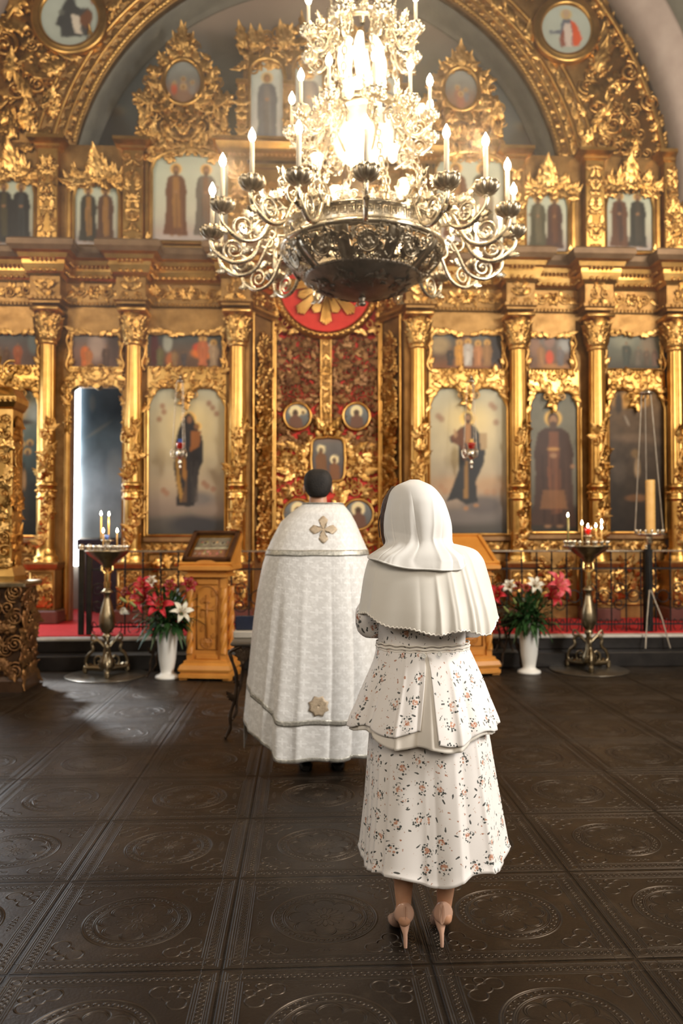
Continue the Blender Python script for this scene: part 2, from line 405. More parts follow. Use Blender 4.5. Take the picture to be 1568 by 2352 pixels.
_g = E.nt.nodes.new('ShaderNodeVectorMath'); _g.operation = 'SCALE'; _g.inputs[3].default_value = 1.25; link(_a.outputs['Color'], _g.inputs[0]); link(_g.outputs[0], _b.inputs['Base Color']); _b.inputs['Specular IOR Level'].default_value = .22; link(bump(tex_noise(coord('Object'), 60, 2), .15, .002), _b.inputs['Normal'])
def painted(mb, cv, x0, x1, z0, z1, y, y2=None):
    xs = np.linspace(x0, x1, cv.nx); zs = np.linspace(z0, z1, cv.nz); X, Z = np.meshgrid(xs, zs, indexing='ij')
    V = np.stack([X, np.full_like(X, y), Z], -1).reshape(-1, 3)
    F = gf(cv.nx, cv.nz); mb.add(V, F, cv.C.reshape(-1, 3))
    yb = y+.02 if y2 is None else y2
    mb.add([(x0, y, z0), (x1, y, z0), (x1, y, z1), (x0, y, z1), (x0, yb, z0), (x1, yb, z0), (x1, yb, z1), (x0, yb, z1)], np.array([(4, 5, 1, 0), (5, 6, 2, 1), (6, 7, 3, 2), (7, 4, 0, 3), (7, 6, 5, 4)]), np.ones((8, 3))*.05)
def px2cv(w_, h_, cell=.0125): return max(8, int(w_/cell)), max(8, int(h_/cell))
# ================================================================== SETTING
# ---- floor: cast-iron relief tiles, drawn by distance functions in tile space
def floor_material():
    m, b = newmat('cast_iron_tiles', (.09, .07, .05), .4, .75)
    o = coord('Object'); X, Y, Z = xyz(o); T = .722
    u = ((X-.445)/T).fract()-.5; v = ((Y-2.785)/T).fract()-.5          # tile-local -.5 .. .5
    au, av = u.abs(), v.abs(); mx = emax(au, av); mn = emin(au, av); r = length(u, v)
    th = E.m('ARCTAN2', v, u)
    gap = step(.494-mx, .0025)
    h = ridge(mx-.478, .006)*.6+ridge(mx-.466, .004)*.45
    h = h+ridge(mx-.392, .005)*.55+ridge(mx-.404, .004)*.4
    band = step(mx-.462, .003)*step(.408-mx, .003); incorner = step(.398-mn, .003)
    # chain in the band
    cell = (mn*(1/.033)+.5).fract()-.5; dch = length(cell*.033, mx-.435)
    nc = 1.0-incorner
    h = h+band*nc*(ridge(dch-.013, .0045)*.7+step(dch-.004, .002)*.35+ridge((mx-.435).abs()-.020, .003)*.2)
    dco = length(au-.435, av-.435); h = h+ridge(dco-.021, .005)*.8+step(dco-.006, .003)*.3*0
    h = h+incorner*band*0.0+ridge(mn-.404, .004)*step(.404-mx, .004)*.5
    # medallion
    h = h+ridge(r-.282, .008)*1.0+ridge(r-.270, .004)*.4+ridge(r-.226, .006)*.8+ridge(r-.216, .004)*.4
    rope = (th*(36/(2*pi))+r*0).fract()-.5
    h = h+step((r-.248).abs()-.018, .003)*ridge(length(rope*.043, r-.248)-.012, .0055)*.7
    lob = (th*4).cos().abs()                                            # eight petals
    rp = .140+lob.sqrt()*.060
    h = h+ridge(r-rp, .006)*.8+ridge(r-rp+.012, .004)*.4
    spike = (th*4).sin().abs(); sp8 = step(r-.210, .004)*step(rp-r+.012, .004)
    h = h+sp8*ridge(((th*4/pi+.0).fract()-.5)*.25*(r*4), .012)*0.0+sp8*.25
    pet = .068+((th*8).cos().abs())*.034
    h = h+step(r-pet, .006)*.30+ridge(r-pet, .005)*.55+step(r-pet, .004)*ridge(((th*(16/(2*pi))).fract()-.5)*.12*(r*8), .007)*.35
    h = h+ridge(r-.026, .007)*.8+step(r-.012, .004)*.5
    # corner trefoils
    def circ(x, y, q): return length(au-x-.004, av-y-.004)-q*1.1
    d1 = emin(emin(circ(.325, .235, .040), circ(.235, .325, .040)), circ(.288, .288, .034))
    dl = emin(d1, emin(circ(.352, .300, .022), circ(.300, .352, .022)))
    h = h+ridge(dl, .0065)*.9
    h = h+step(circ(.366, .366, .008), .003)*.7
    # knots at the middle of each side
    kx = mn.abs(); kn = mx-.345
    k1 = length(kx*1.0, kn*1.0)-.014; k2 = length((kx-.030), kn)-.012; k3 = length((kx-.058)*.55, kn*1.2)-.008
    h = h+ridge(emin(k1, emin(k2, k3)), .0045)*.6*step(kx-.085, .01)
    wear = tex_noise(o, 1.3, 4, .6); fine = tex_noise(o, 90, 2)
    hh = h*((wear*1.3).clamp()*.6+.4)-gap*1.6+fine*.10+tex_noise(o, 9, 3)*.22
    link(bump(hh, 1.0, .0085), b.inputs['Normal'])
    c = mixc(((wear-.35)*2.2).clamp(), (.026, .018, .012), (.054, .039, .026))
    c = mixc((h*.30).clamp(), c, (.17, .130, .09)); c = mixc(gap*.9, c, (.008, .006, .004))
    patch = ((tex_noise(o, 4.5, 5, .65)-.56)*6.0).clamp(); c = mixc(patch*.35, c, (.13, .10, .07))
    link(c, b.inputs['Base Color']); link(tex_noise(o, 3.2, 3)*.30+.30+fine*.06, b.inputs['Roughness'])
    return m
mb = MB(); box(mb, -6.2, 6.2, -7.2, 15.2, -.1, 0)
fl = mb.build('floor', floor_material(), smooth=False, kind='structure')
PLASTER = varied('plaster_wall', (.30, .25, .19), (.38, .32, .25), .8, 0, 3)
PINKST = varied('arch_stone', (.50, .40, .36), (.60, .50, .45), .7, 0, 3)
GREYW = varied('grey_green_wall', (.22, .21, .17), (.30, .29, .24), .8, 0, 4)
YI, YD = 10.7, 11.25
def wall(name, *a, m=PLASTER):
    q = MB(); box(q, *a); return q.build(name, m, smooth=False, kind='structure')
wall('wall_left', -6.3, -6.2, -7.2, 15.2, 0, 11); wall('wall_right', 6.2, 6.3, -7.2, 15.2, 0, 11)
wall('wall_back', -6.3, 6.3, -7.3, -7.2, 0, 11)
wall('wall_front', -6.3, 6.3, 15.2, 15.3, 0, 11)
# solea: two dark steps, pale stone edge and red carpet
STEPM = varied('dark_step', (.012, .010, .009), (.03, .025, .022), .35, .3, 5)
EDGE = varied('pale_stone_edge', (.50, .46, .41), (.62, .58, .52), .5, 0, 9)
CARPET = varied('red_carpet', (.56, .020, .020), (.70, .035, .032), .85, 0, 25, bs=.5, bd=.004, bscale=220)
YS1, YS2, ZS = 8.75, 9.02, .32
q = MB(); box(q, -6.2, 6.2, YS1, 14, 0, .16, .008); box(q, -6.2, 6.2, YS2, 14, .16, ZS-.035, .008)
q.build('trim_1', STEPM, smooth=False, kind='structure')
q = MB(); box(q, -6.2, 6.2, YS2-.015, 14.0, ZS-.035, ZS, .01); q.build('trim_2', EDGE, smooth=False, kind='structure')
q = MB(); box(q, -5.6, 5.6, YS2+.13, 13.6, ZS, ZS+.012, .004)
tag(rebase(q.build('carpet_runner', CARPET, smooth=False)), 'red carpet covering the raised step in front of the icon screen', 'carpet')
q = MB(); box(q, -2.35, 2.4, YS1+.002, YS1+.25, .161, .170, .003)
tag(rebase(q.build('step_tread', varied('grey_tread', (.10, .09, .08), (.16, .15, .13), .45, .2, 8), smooth=False)), 'thin grey tread on the lower dark step', 'step tread')

# ---- icon screen body: dark gilded boards with a door opening on the left
xl = lambda px, py=1000, Y=YI: XP(px, py, Y)
DX0, DX1 = xl(162), xl(283)
CX0, CX1 = xl(571), xl(929)
ztop = ZP(345, YI)
scr = thing('icon_screen', 'tall gilded carved screen wall behind all the icons and columns', 'altar screen', (0, YI, ZS))
def boards(m, x0, x1, z0, z1, y=YI): box(m, x0, x1, y, y+.12, z0, z1)
q = MB(); ztier = ZP(600, YI)
boards(q, -4.9, DX0, ZS, ztier); boards(q, DX0, DX1, ZP(893, YI), ztier); boards(q, DX1, CX0, ZS, ztier)
boards(q, CX1, 4.95, ZS, ztier); boards(q, -4.9, 4.95, ztier, ztop)
q.build('lower_boards', GOLDD, scr, False)
q = MB()                                       # angled jambs and back of the royal door recess
jx0, jx1 = xl(628, 1000, YD), xl(874, 1000, YD)
for (a, b_) in (((CX0, YI), (jx0, YD)), ((jx1, YD), (CX1, YI))):
    sweep(q, [a, b_], [(0, ZS), (0, ztier), (-.05, ztier), (-.05, ZS)])
q.build('recess_jambs', BROWN, scr, False)
q = MB(); box(q, jx0-.05, jx1+.05, YD+.10, YD+.16, ZS, ztier); q.build('recess_back', RED, scr, False)
# door reveal in the opening
q = MB(); zdt = ZP(895, YI)
box(q, DX0-.02, DX0+.015, YI-.02, YI+.14, ZS, zdt); box(q, DX1-.015, DX1+.02, YI-.02, YI+.42, ZS, zdt)
q.build('door_reveal', varied('reveal_pinkbrown', (.30, .16, .09), (.42, .24, .13), .5, .2, 6), scr, False)
# the side chapel seen through the door: blue-grey mural wall, a bright window strip
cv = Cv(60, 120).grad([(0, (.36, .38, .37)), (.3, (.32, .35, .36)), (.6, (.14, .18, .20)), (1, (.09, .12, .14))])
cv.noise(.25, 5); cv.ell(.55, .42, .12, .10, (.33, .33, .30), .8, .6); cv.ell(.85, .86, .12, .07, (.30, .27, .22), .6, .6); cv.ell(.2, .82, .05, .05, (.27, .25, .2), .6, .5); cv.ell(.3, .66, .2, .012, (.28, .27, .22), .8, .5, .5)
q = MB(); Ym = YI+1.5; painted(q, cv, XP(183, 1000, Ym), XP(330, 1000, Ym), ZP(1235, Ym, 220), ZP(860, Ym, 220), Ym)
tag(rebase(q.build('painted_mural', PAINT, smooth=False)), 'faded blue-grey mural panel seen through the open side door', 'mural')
q = MB(); box(q, XP(140, 1000, Ym), XP(184, 1000, Ym), Ym-.05, Ym, ZP(1300, Ym, 176), ZP(870, Ym, 176))
WINE, _ = newmat('daylit_window', (.8, .85, .9), .5, emit=(.86, .93, 1.0), estr=7)
q.build('window_1', WINE, smooth=False, kind='structure')
q = MB(); box(q, XP(60, 1000, Ym+.1), XP(420, 1000, Ym+.1), Ym+.1, Ym+.2, ZS, 5.5); q.build('wall_side', PLASTER, smooth=False, kind='structure')
q = MB(); box(q, XP(185, 1245, Ym-.1), XP(330, 1245, Ym-.1), Ym-.3, Ym-.02, ZP(1262, Ym, 220), ZP(1238, Ym, 220), .01)
box(q, XP(205, 1300, Ym-.1), XP(285, 1300, Ym-.1), Ym-.35, Ym-.02, ZS+.012, ZP(1264, Ym, 220), .01)
tag(rebase(q.build('side_cabinet', varied('dark_violet_cabinet', (.035, .025, .045), (.06, .04, .06), .5, 0, 5), smooth=False)), 'dark violet cabinet with pale top inside the open side doorway', 'cabinet')

# ---- upper wall: tympanum with faint painted figures
AC = W(735, 470, YI+.10); R1 = 575/FPX*YI; R2 = 832/FPX*YI
YT = YI+.55
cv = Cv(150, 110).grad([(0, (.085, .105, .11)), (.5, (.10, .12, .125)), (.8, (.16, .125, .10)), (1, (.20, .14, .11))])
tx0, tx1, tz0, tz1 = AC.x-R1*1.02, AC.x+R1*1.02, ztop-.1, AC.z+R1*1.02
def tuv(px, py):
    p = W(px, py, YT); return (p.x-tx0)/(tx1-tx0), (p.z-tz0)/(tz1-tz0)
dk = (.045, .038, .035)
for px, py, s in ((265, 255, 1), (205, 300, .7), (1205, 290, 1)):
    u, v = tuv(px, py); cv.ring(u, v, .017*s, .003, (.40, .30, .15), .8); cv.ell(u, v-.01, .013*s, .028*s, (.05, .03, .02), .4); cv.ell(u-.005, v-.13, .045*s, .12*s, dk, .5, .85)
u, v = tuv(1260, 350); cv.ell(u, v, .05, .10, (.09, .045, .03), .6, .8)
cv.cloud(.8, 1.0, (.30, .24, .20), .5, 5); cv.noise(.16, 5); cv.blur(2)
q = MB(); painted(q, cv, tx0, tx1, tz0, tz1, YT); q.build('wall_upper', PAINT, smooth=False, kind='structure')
def arcpts(r, a0, a1, n, c=AC): a = np.linspace(a0, a1, n); return np.stack([c.x+r*np.cos(a), c.z+r*np.sin(a)], 1)
def archring(mb, r0, r1, y0, y1, a0=-.12, a1=pi+.12, n=90, prof=None):
    a = np.linspace(a0, a1, n)
    prof = prof or [(r0, y1), (r0, y0), (r1, y0), (r1, y1)]
    V = np.array([[(AC.x+r*cos(t), y, AC.z+r*sin(t)) for r, y in prof] for t in a]); mb.add(V.reshape(-1, 3), gf(n, len(prof), False, True))
q = MB(); archring(q, 0, 0, 0, 0, -.3, pi+.3, prof=[(R1-.10, YT+.02), (R1-.10, YT-.04), (R1-.06, YT-.06), (R1-.055, YT-.10), (R1-.02, YT-.14), (R1-.015, YT-.38), (R1+.03, YT-.40), (R1+.03, YT+.02)])
q.build('trim_3', varied('grey_moulding', (.17, .165, .14), (.23, .22, .185), .6, 0, 4), kind='structure')
# outer stone arch and wall beyond
q = MB(); archring(q, R2+.03, 0, 0, 0, 0, pi, prof=[(R2+.03, YI+.3), (R2+.03, YI-.28), (R2+.10, YI-.42), (R2+.34, YI-.52), (R2+.39, YI-.52), (R2+.39, YI+.3)])
for k in range(32):
    t = .05+k*.098
    for rr in (R2+.05,):
        c = np.array([AC.x+(rr+.14)*cos(t), YI-.5, AC.z+(rr+.14)*sin(t)]); e = np.array([cos(t), 0, sin(t)])
        put(q, TB[0], c-np.array([0, .0, 0])+np.array([0, .06, 0]), .09, t, 1, dz=.3)
q.build('trim_4', PINKST, kind='structure')
q = MB()
a = np.linspace(-.0, pi+.0, 90)
prof = [(R2+.38, YI-.30), (R2+1.6, YI-.30), (R2+1.6, YI-.1), (R2+.38, YI-.1)]
V = np.array([[(AC.x+r*cos(t), y, AC.z+r*sin(t)) for r, y in prof] for t in a]); q.add(V.reshape(-1, 3), gf(90, 4, False, True))
q.build('wall_arch', GREYW, kind='structure')
for nm, sgn in (('wall_pier_left', -1), ('wall_pier_right', 1)):
    q = MB(); x0 = AC.x+sgn*(R2+.42); x1 = sgn*6.2; box(q, min(x0, x1), max(x0, x1), YI-.30, YI-.1, ZS+.012, AC.z-.3); q.build(nm, GREYW, smooth=False, kind='structure')

# ---- gilded arch band with carved spandrels
YA = YI+.02
arch = thing('gilded_arch', 'huge semicircular gilded arch band with carved leaves framing the upper icons', 'arch', (AC.x, YA, ztop))
q = MB(); zspr = ZP(372, YI)
# face between R1 and R2, trimmed at the cornice level
def face_strip(q, r0, r1, y0, y1, n=100):
    a = np.linspace(-.45, pi+.45, n); V = []
    for t in a:
        for r, y in ((r0, y1), (r0, y0), (r1, y0), (r1, y1)):
            z = AC.z+r*sin(t); x = AC.x+r*cos(t); V.append((x, y, max(z, ztop-.02)))
    q.add(V, gf(n, 4, False, True))
face_strip(q, R1, R2+.02, YA, YA+.12); q.build('arch_face', GOLDD, arch)
q = MB()
for r0, y0, rr in ((R1+.035, YA-.02, .035), (R1+.165, YA-.02, .02), (R1+.30, YA-.02, .028), (R1+.52, YA-.01, .03), (R2-.05, YA-.04, .04)):
    P = arcpts(r0, -.35, pi+.35, 140); P = P[P[:, 1] > ztop]; tube(q, np.stack([P[:, 0], np.full(len(P), y0), P[:, 1]], 1), rr, 8)
q.build('arch_moulding', GOLDP, arch)
q = MB(); m_ = MB(); ball(m_, (0, 0, 0), .024, 7)
for r0, pitch in ((R1+.01, .062), ):
    for t in np.arange(-.3, pi+.3, pitch/r0):
        if AC.z+r0*sin(t) > ztop: q.add(m_.V[0]+np.array([AC.x+r0*cos(t), YA-.03, AC.z+r0*sin(t)]), m_.F[0])
q.build('bead_row', GOLDP, arch, kind='stuff')
q = MB()
for j, t in enumerate(np.arange(-.3, pi+.3, .105/(R1+.1))):
    p = (AC.x+(R1+.10)*cos(t), YA, AC.z+(R1+.10)*sin(t))
    if p[2] > ztop: put(q, TF[0] if j % 2 else TB[0], p, .10 if j % 2 else .07, t, 1)
for j, t in enumerate(np.arange(-.3, pi+.3, .13/(R1+.24))):
    p = (AC.x+(R1+.23)*cos(t), YA, AC.z+(R1+.23)*sin(t))
    if p[2] > ztop: put(q, TL[j % 2], p, .13, t+pi/2, 1, dz=.6)
for j, t in enumerate(np.arange(-.3, pi+.3, .24/(R1+.4))):
    p = (AC.x+(R1+.41)*cos(t), YA, AC.z+(R1+.41)*sin(t))
    if p[2] > ztop: put(q, TL[2], p, .21, t+pi/2, 1, dz=.7); put(q, TL[0], p, .13, t+pi/2+.7, -1, dz=.7)
q.build('arch_ornament', GOLD, arch)
q = MB()                                        # outer dentil-like leaf blocks near the outer edge
for j, t in enumerate(np.arange(-.3, pi+.3, .16/(R2-.1))):
    p = (AC.x+(R2-.15)*cos(t), YA, AC.z+(R2-.15)*sin(t))
    if p[2] > ztop: put(q, TL[j % 4], p, .22, t+.5, 1 if j % 2 else -1); put(q, TB[0], p, .10, t, 1)
q.build('outer_leaf_row', GOLD, arch)
# big free acanthus in the spandrels (left and right lower part of the band)
def spandrel(pts, scale):
    q = MB()
    for (px, py, s, ang, k) in pts:
        p = W(px, py, YA); put(q, (TL+TS+TF)[k % 9], (p.x, YA-.02, p.z), s*scale, math.radians(ang), 1 if k % 2 else -1, dz=1.2)
    return q
left = [(20, 30, .5, 60, 0), (60, 60, .42, 200, 1), (15, 110, .4, 100, 4), (60, 150, .45, -60, 3), (95, 170, .42, 30, 0), (20, 185, .42, 80, 2), (110, 130, .3, 110, 7), (125, 205, .34, -100, 1), (75, 225, .40, 140, 0), (30, 250, .4, 260, 3), (100, 250, .36, 60, 2), (60, 300, .40, 100, 0), (110, 300, .3, 240, 1), (20, 320, .36, 45, 3), (90, 200, .3, 0, 5), (40, 210, .3, 0, 4), (118, 195, .22, 0, 6), (10, 60, .3, 0, 5), (85, 330, .28, 100, 2), (120, 270, .26, 80, 0), (5, 285, .3, 60, 1), (45, 345, .24, 20, 1), (15, 10, .3, 150, 3), (60, 10, .3, -30, 1), (230, 60, .26, 50, 0), (250, 25, .28, 40, 2), (205, 110, .26, 60, 3), (180, 130, .26, 200, 0)]
right = [(1395, 130, .42, 120, 0), (1370, 170, .5, 80, 2), (1350, 200, .40, -40, 1), (1390, 215, .36, 200, 3), (1430, 120, .34, 60, 0), (1440, 170, .34, 100, 4), (1475, 190, .34, 90, 1), (1490, 240, .32, 80, 5), (1500, 300, .32, 60, 0), (1435, 230, .34, 250, 3), (1400, 270, .34, 120, 0), (1360, 290, .30, 60, 2), (1345, 330, .30, 80, 1), (1385, 330, .30, 20, 4), (1430, 300, .36, -70, 0), (1450, 260, .26, 10, 5), (1470, 330, .3, 150, 3), (1520, 340, .26, 90, 0), (1415, 190, .3, 160, 7), (1340, 270, .2, 100, 3), (1410, 10, .3, 30, 0), (1385, 40, .3, 100, 1), (1150, 20, .3, 150, 0), (1180, 50, .28, 130, 2), (1215, 95, .26, 110, 1), (1235, 140, .24, 120, 3), (1440, 60, .3, 80, 2), (1455, 360, .24, 90, 2)]
spandrel(left, .92).build('left_acanthus', GOLD, arch); spandrel(right, .92).build('right_acanthus', GOLD, arch)
r_ = np.random.RandomState(3); q = MB()        # smaller curls filling the spandrel ground
for i in range(250):
    t = r_.uniform(.05, pi-.05) if i % 2 else r_.choice([r_.uniform(-.15, .9), r_.uniform(pi-.9, pi+.15)]); r0 = r_.uniform(R1+.62, R2-.28)
    x, z = AC.x+r0*cos(t), AC.z+r0*sin(t)
    if z < ztop+.05: continue
    for c_ in (W(160, 45, YA), W(1300, 70, YA)):
        if (x-c_.x)**2+(z-c_.z)**2 < .54**2: break
    else: put(q, (TL+TS)[r_.randint(7)], (x, YA-.005, z), r_.uniform(.16, .26), r_.uniform(-pi, pi), 1, dz=.9)
q.build('small_acanthus', GOLD, arch)

# ---- generic icon pieces
ICONS = []
def icon(name, label, pxr, cv, y=YI-.03, shape='rect', fw=.035, group='painted icons in the screen', crest=None, framem=None, arch_h=.18):
    x0, x1 = XP(pxr[0], (pxr[2]+pxr[3])/2, y), XP(pxr[1], (pxr[2]+pxr[3])/2, y); z1, z0 = ZP(pxr[2], y, (pxr[0]+pxr[1])/2), ZP(pxr[3], y, (pxr[0]+pxr[1])/2)
    t = thing(name, label, 'icon', ((x0+x1)/2, y, z0), group); w_, h_ = x1-x0, z1-z0; xc = (x0+x1)/2
    q = MB(); painted(q, cv, x0, x1, z0, z1, y); q.build('painted_panel', PAINT, t, False)
    n = 25; xs = np.linspace(x0-fw*.3, x1+fw*.3, n); u = (xs-xc)/(w_/2+fw*.3); zt = z1+.01
    if shape == 'arch': zc = z1-arch_h*w_*(1-np.sqrt(np.clip(1-u**2, 0, 1))) - .0; zc = np.where(abs(u) > .985, z1-arch_h*w_*1.1, zc)
    elif shape == 'cusp': zc = z1-arch_h*w_*(np.where(abs(u) < .22, .55+.35*np.cos(u/.22*pi), np.clip((abs(u)-.62)/.38, 0, 1)**2*1.3+.20*np.clip(1-(abs(u)-.22)/.15, 0, 1)**2)) 
    elif shape == 'shoulder': zc = z1-arch_h*w_*np.where(abs(u) < .62, .8*(1-np.sqrt(1-(u/.64)**2)), 1.15)
    else: zc = np.full(n, z1)
    q = MB()
    if shape != 'rect': curtain(q, xs, zc, z1+fw, y-.035, y-.004)
    P = [(xs[i], y-.03, zc[i]) for i in range(n)]
    P = [(x1+fw*.3, y-.03, z0-fw*.3)]+P[::-1]+[(x0-fw*.3, y-.03, z0-fw*.3)]
    P2 = []
    for i in range(len(P)):
        a_, b_ = np.array(P[i]), np.array(P[(i+1) % len(P)]); k = max(1, int(np.linalg.norm(b_-a_)/.08))
        P2 += [a_+(b_-a_)*j/k for j in range(k)]
    tube(q, P2, fw*.62, 8, True); q.build('frame', framem or GOLDP, t, 'auto')
    ICONS.append(t); return t, (x0, x1, z0, z1, y, zc, xs)
SKY = [(0, (.25, .22, .20)), (.12, (.36, .33, .29)), (.3, (.47, .45, .36)), (.7, (.47, .50, .40)), (1, (.40, .45, .37))]
def cvfor(pxr, y=YI, cell=.0125):
    f = y/FPX; return px2cv((pxr[1]-pxr[0])*f, (pxr[3]-pxr[2])*f, cell)
def pair(pxr, cols, z1=.88, flare=1., arms=(None, None)):
    cv = Cv(*cvfor(pxr)).grad(SKY); cv.cloud(.03, .14, (.42, .33, .28), .8, 4); cv.ell(.5, .03, .7, .08, (.38, .33, .32), .6, .6)
    for i, (c, (rb, inn)) in enumerate(zip((.30, .68), cols)): cv.saint(c, .07, z1, rb, inn, flare=flare, arm=arms[i], beard=(.10, .05, .03), hr=.075, halo=(.66, .38, .10))
    for i in range(3): cv.ell(.5+(i-1)*.18, .95, .06, .004, (.25, .22, .16), .5, .5)
    cv.noise(.05); cv.blur(1); return cv
BRN, DKB, OLV, GRN, GLD = (.13, .055, .028), (.030, .026, .024), (.075, .060, .03), (.09, .14, .12), (.30, .15, .04)
# tier 2 pairs of saints
def leafcrown(t, x0, x1, z, h, y, seed, m=GOLD, peak=1.4):
    """carved crest over a frame, highest in the middle"""
    q = MB(); r = np.random.RandomState(seed); xc = (x0+x1)/2; w_ = x1-x0
    n = max(4, int(w_/(h*.32)))
    for i in range(n):
        for sg in (1, -1):
            u = (i+.3)/n; x = xc+sg*u*w_/2; hh = h*(1-.55*u); e = np.array([sg, 0, 0.])
            put(q, TL[r.randint(4)], (x, y, z-.02), hh*1.0, 1.35-1.0*u+r.uniform(-.2, .2), 1, e); put(q, TL[r.randint(4)], (x, y-.02, z+hh*.1), hh*.7, r.uniform(-.4, .9), -1, e)
            if i % 2 == 0: put(q, TS[r.randint(3)], (x, y, z+hh*.35), hh*.5, r.uniform(0, 3), 1, e)
    put(q, TL[2], (xc, y-.02, z), h*peak, pi/2, 1); put(q, TL[0], (xc, y, z+h*.3), h*.8, 2.1, -1); put(q, TL[0], (xc, y, z+h*.3), h*.8, 1.0, 1); put(q, TF[0], (xc, y-.05, z+h*.12), h*.5)
    return q.build('carved_crest', m, t)
SPECS = [
 ((-22, 80, 400, 570), [(DKB, OLV), (DKB, (.05, .05, .05))], 'pair of black-robed saints painted on pale green at the left edge of the upper row', 'arch', .42),
 ((172, 274, 412, 566), [((.045, .04, .03), GLD), ((.10, .05, .03), GLD)], 'small arched icon of two standing saints on the left between upper carved pilasters', 'arch', .38),
 ((350, 530, 346, 556), [(BRN, GLD), ((.12, .10, .085), (.16, .07, .03))], 'large arched icon of two robed saints over the left main bay, left of the chandelier', 'arch', .24),
 ((1000, 1158, 352, 560), [(BRN, GLD), (OLV, BRN)], 'large arched icon of two saints mostly hidden behind the right side of the chandelier', 'arch', .24),
 ((1206, 1304, 434, 580), [((.075, .07, .045), (.13, .11, .07)), ((.07, .035, .03), BRN)], 'small arched icon of two standing saints just right of the chandelier arms', 'arch', .40),
 ((1390, 1498, 426, 578), [((.11, .05, .03), (.05, .03, .03)), ((.035, .035, .032), (.06, .05, .04))], 'small arched icon of two dark-robed saints near the right edge of the upper row', 'arch', .42)]
for k, (pr, cols, lab, shp, ah) in enumerate(SPECS):
    cv = pair(pr, cols, .90 if k != 2 else .86, 1.1, (((-1, .62),), None) if k in (4, 5) else ((None, ((1, .66),)) if k == 2 else (None, None)))
    t, g = icon('saints_icon', lab, pr, cv, YI-.03, shp, .045, 'icons of paired saints in the upper row', arch_h=ah)
    x0, x1, z0, z1, y, zc, xs = g
    q = MB(); beads(q, (x0-.03, y-.03, z0-.11), (x1+.03, y-.03, z0-.11), .062, .024); q.build('bead_row', GOLDP, t)
    q = MB(); box(q, x0-.09, x1+.09, y-.03, y+.03, z0-.17, z0-.055, .01); box(q, x0-.10, x0-.04, y-.03, y+.02, z0-.05, z1*1.0-.1, .01); box(q, x1+.04, x1+.10, y-.03, y+.02, z0-.05, z1-.1, .01); q.build('outer_frame', GOLDP, t, False)
    q = MB()
    for sx_ in (x0-.03, x1+.03):
        for zz in (z0-.03, zc[1]+.02): put(q, TF[1], (sx_, y-.05, zz), .13); put(q, TL[1], (sx_, y-.04, zz), .13, pi/2 if zz > z0+.1 else 2)
    q.build('corner_rosettes', GOLD, t)
    if k not in (2, 3): leafcrown(t, x0-.1, x1+.1, z1-.06, .34, y-.03, k)
    q = MB(); carve(q, ((x0+x1)/2, y-.03, z1-.03), (x1-x0)+.2, .22, .14, 20+k, 1.2, mask=lambda a, b, w_=(x1-x0): b > -.06+.9*(abs(a)/w_*1.2)**2*-.5+.0); q.build('carved_spandrel', GOLD, t)

# tier 2 pilasters
PIL = [(112, 46, 'left of the small left icon'), (307, 46, 'between the small and large left icons'), (546, 44, 'left of the centre, behind the chandelier arms'), (955, 44, 'right of centre, behind the chandelier'), (1181, 44, 'between the large and small right icons'), (1362, 46, 'right of the small right icon'), (1545, 52, 'at the right edge of the upper row')]
zp0, zp1 = ZP(580, YI), ZP(362, YI)
for k, (px, pw, lab) in enumerate(PIL):
    x = XP(px, 470, YI-.06); hw = pw/2/FPX*YI; t = thing('upper_pilaster', 'short gilded pilaster with carved leaf face '+lab, 'pilaster', (x, YI-.12, zp0), 'pilasters of the upper row')
    q = MB(); box(q, x-hw, x+hw, YI-.14, YI, zp0-.02, zp1, .012); q.build('shaft', GOLDP, t, 'auto')
    q = MB(); sweep(q, [(x-hw, YI), (x-hw, YI-.14), (x+hw, YI-.14), (x+hw, YI)], [(0, zp1-.02), (.03, zp1), (.03, zp1+.03), (.07, zp1+.06), (.11, zp1+.075), (.11, zp1+.12), (0, zp1+.12), (-.13, zp1+.125)]); q.build('capital', GOLDP, t, 'auto')
    q = MB(); carve(q, (x, YI-.145, (zp0+zp1)/2+.0), hw*1.5, (zp1-zp0)*.86, .125, 60+k, 1.25, dz=1.1); q.build('carved_face', GOLD, t)

# mid shelf above tier 2 in the centre (behind chandelier), central panel
t = thing('central_upper_panel', 'wide gilded panel and shelf behind the chandelier bowl', 'panel', (XP(750, 400, YI), YI, zp0), None)
cxa, cxb = XP(562, 450, YI-.1), XP(940, 450, YI-.1)
q = MB(); box(q, cxa, cxb, YI-.10, YI-.0, zp0-.05, ZP(385, YI), .01); q.build('panel_body', GOLDP, t, False)
q = MB()
zsh = ZP(378, YI)
sweep(q, [(XP(520, 360, YI), YI), (XP(520, 360, YI), YI-.16), (XP(1002, 360, YI), YI-.16), (XP(1002, 360, YI), YI)], [(0, zsh-.03), (.03, zsh), (.03, zsh+.05), (.10, zsh+.10), (.12, zsh+.17), (.16, zsh+.18), (.16, zsh+.22), (0, zsh+.22), (-.16, zsh+.22)]); q.build('shelf', GOLDP, t, 'auto')
q = MB(); beads(q, (XP(525, 360, YI), YI-.21, zsh+.02), (XP(998, 360, YI), YI-.21, zsh+.02), .06, .02); q.build('bead_row', GOLDP, t)
q = MB()
for (a, b_) in ((.05, .36), (.40, .60), (.64, .95)):
    x0, x1 = cxa+(cxb-cxa)*a, cxa+(cxb-cxa)*b_; z0, z1 = zp0+.18, zsh-.12
    tube(q, [(x0, YI-.11, z0), (x1, YI-.11, z0), (x1, YI-.11, z1), (x0, YI-.11, z1)], .028, 6, True); carve(q, ((x0+x1)/2, YI-.105, (z0+z1)/2), (x1-x0)*.7, (z1-z0)*.7, .16, int(a*100), .9)
q.build('panel_carving', GOLD, t)

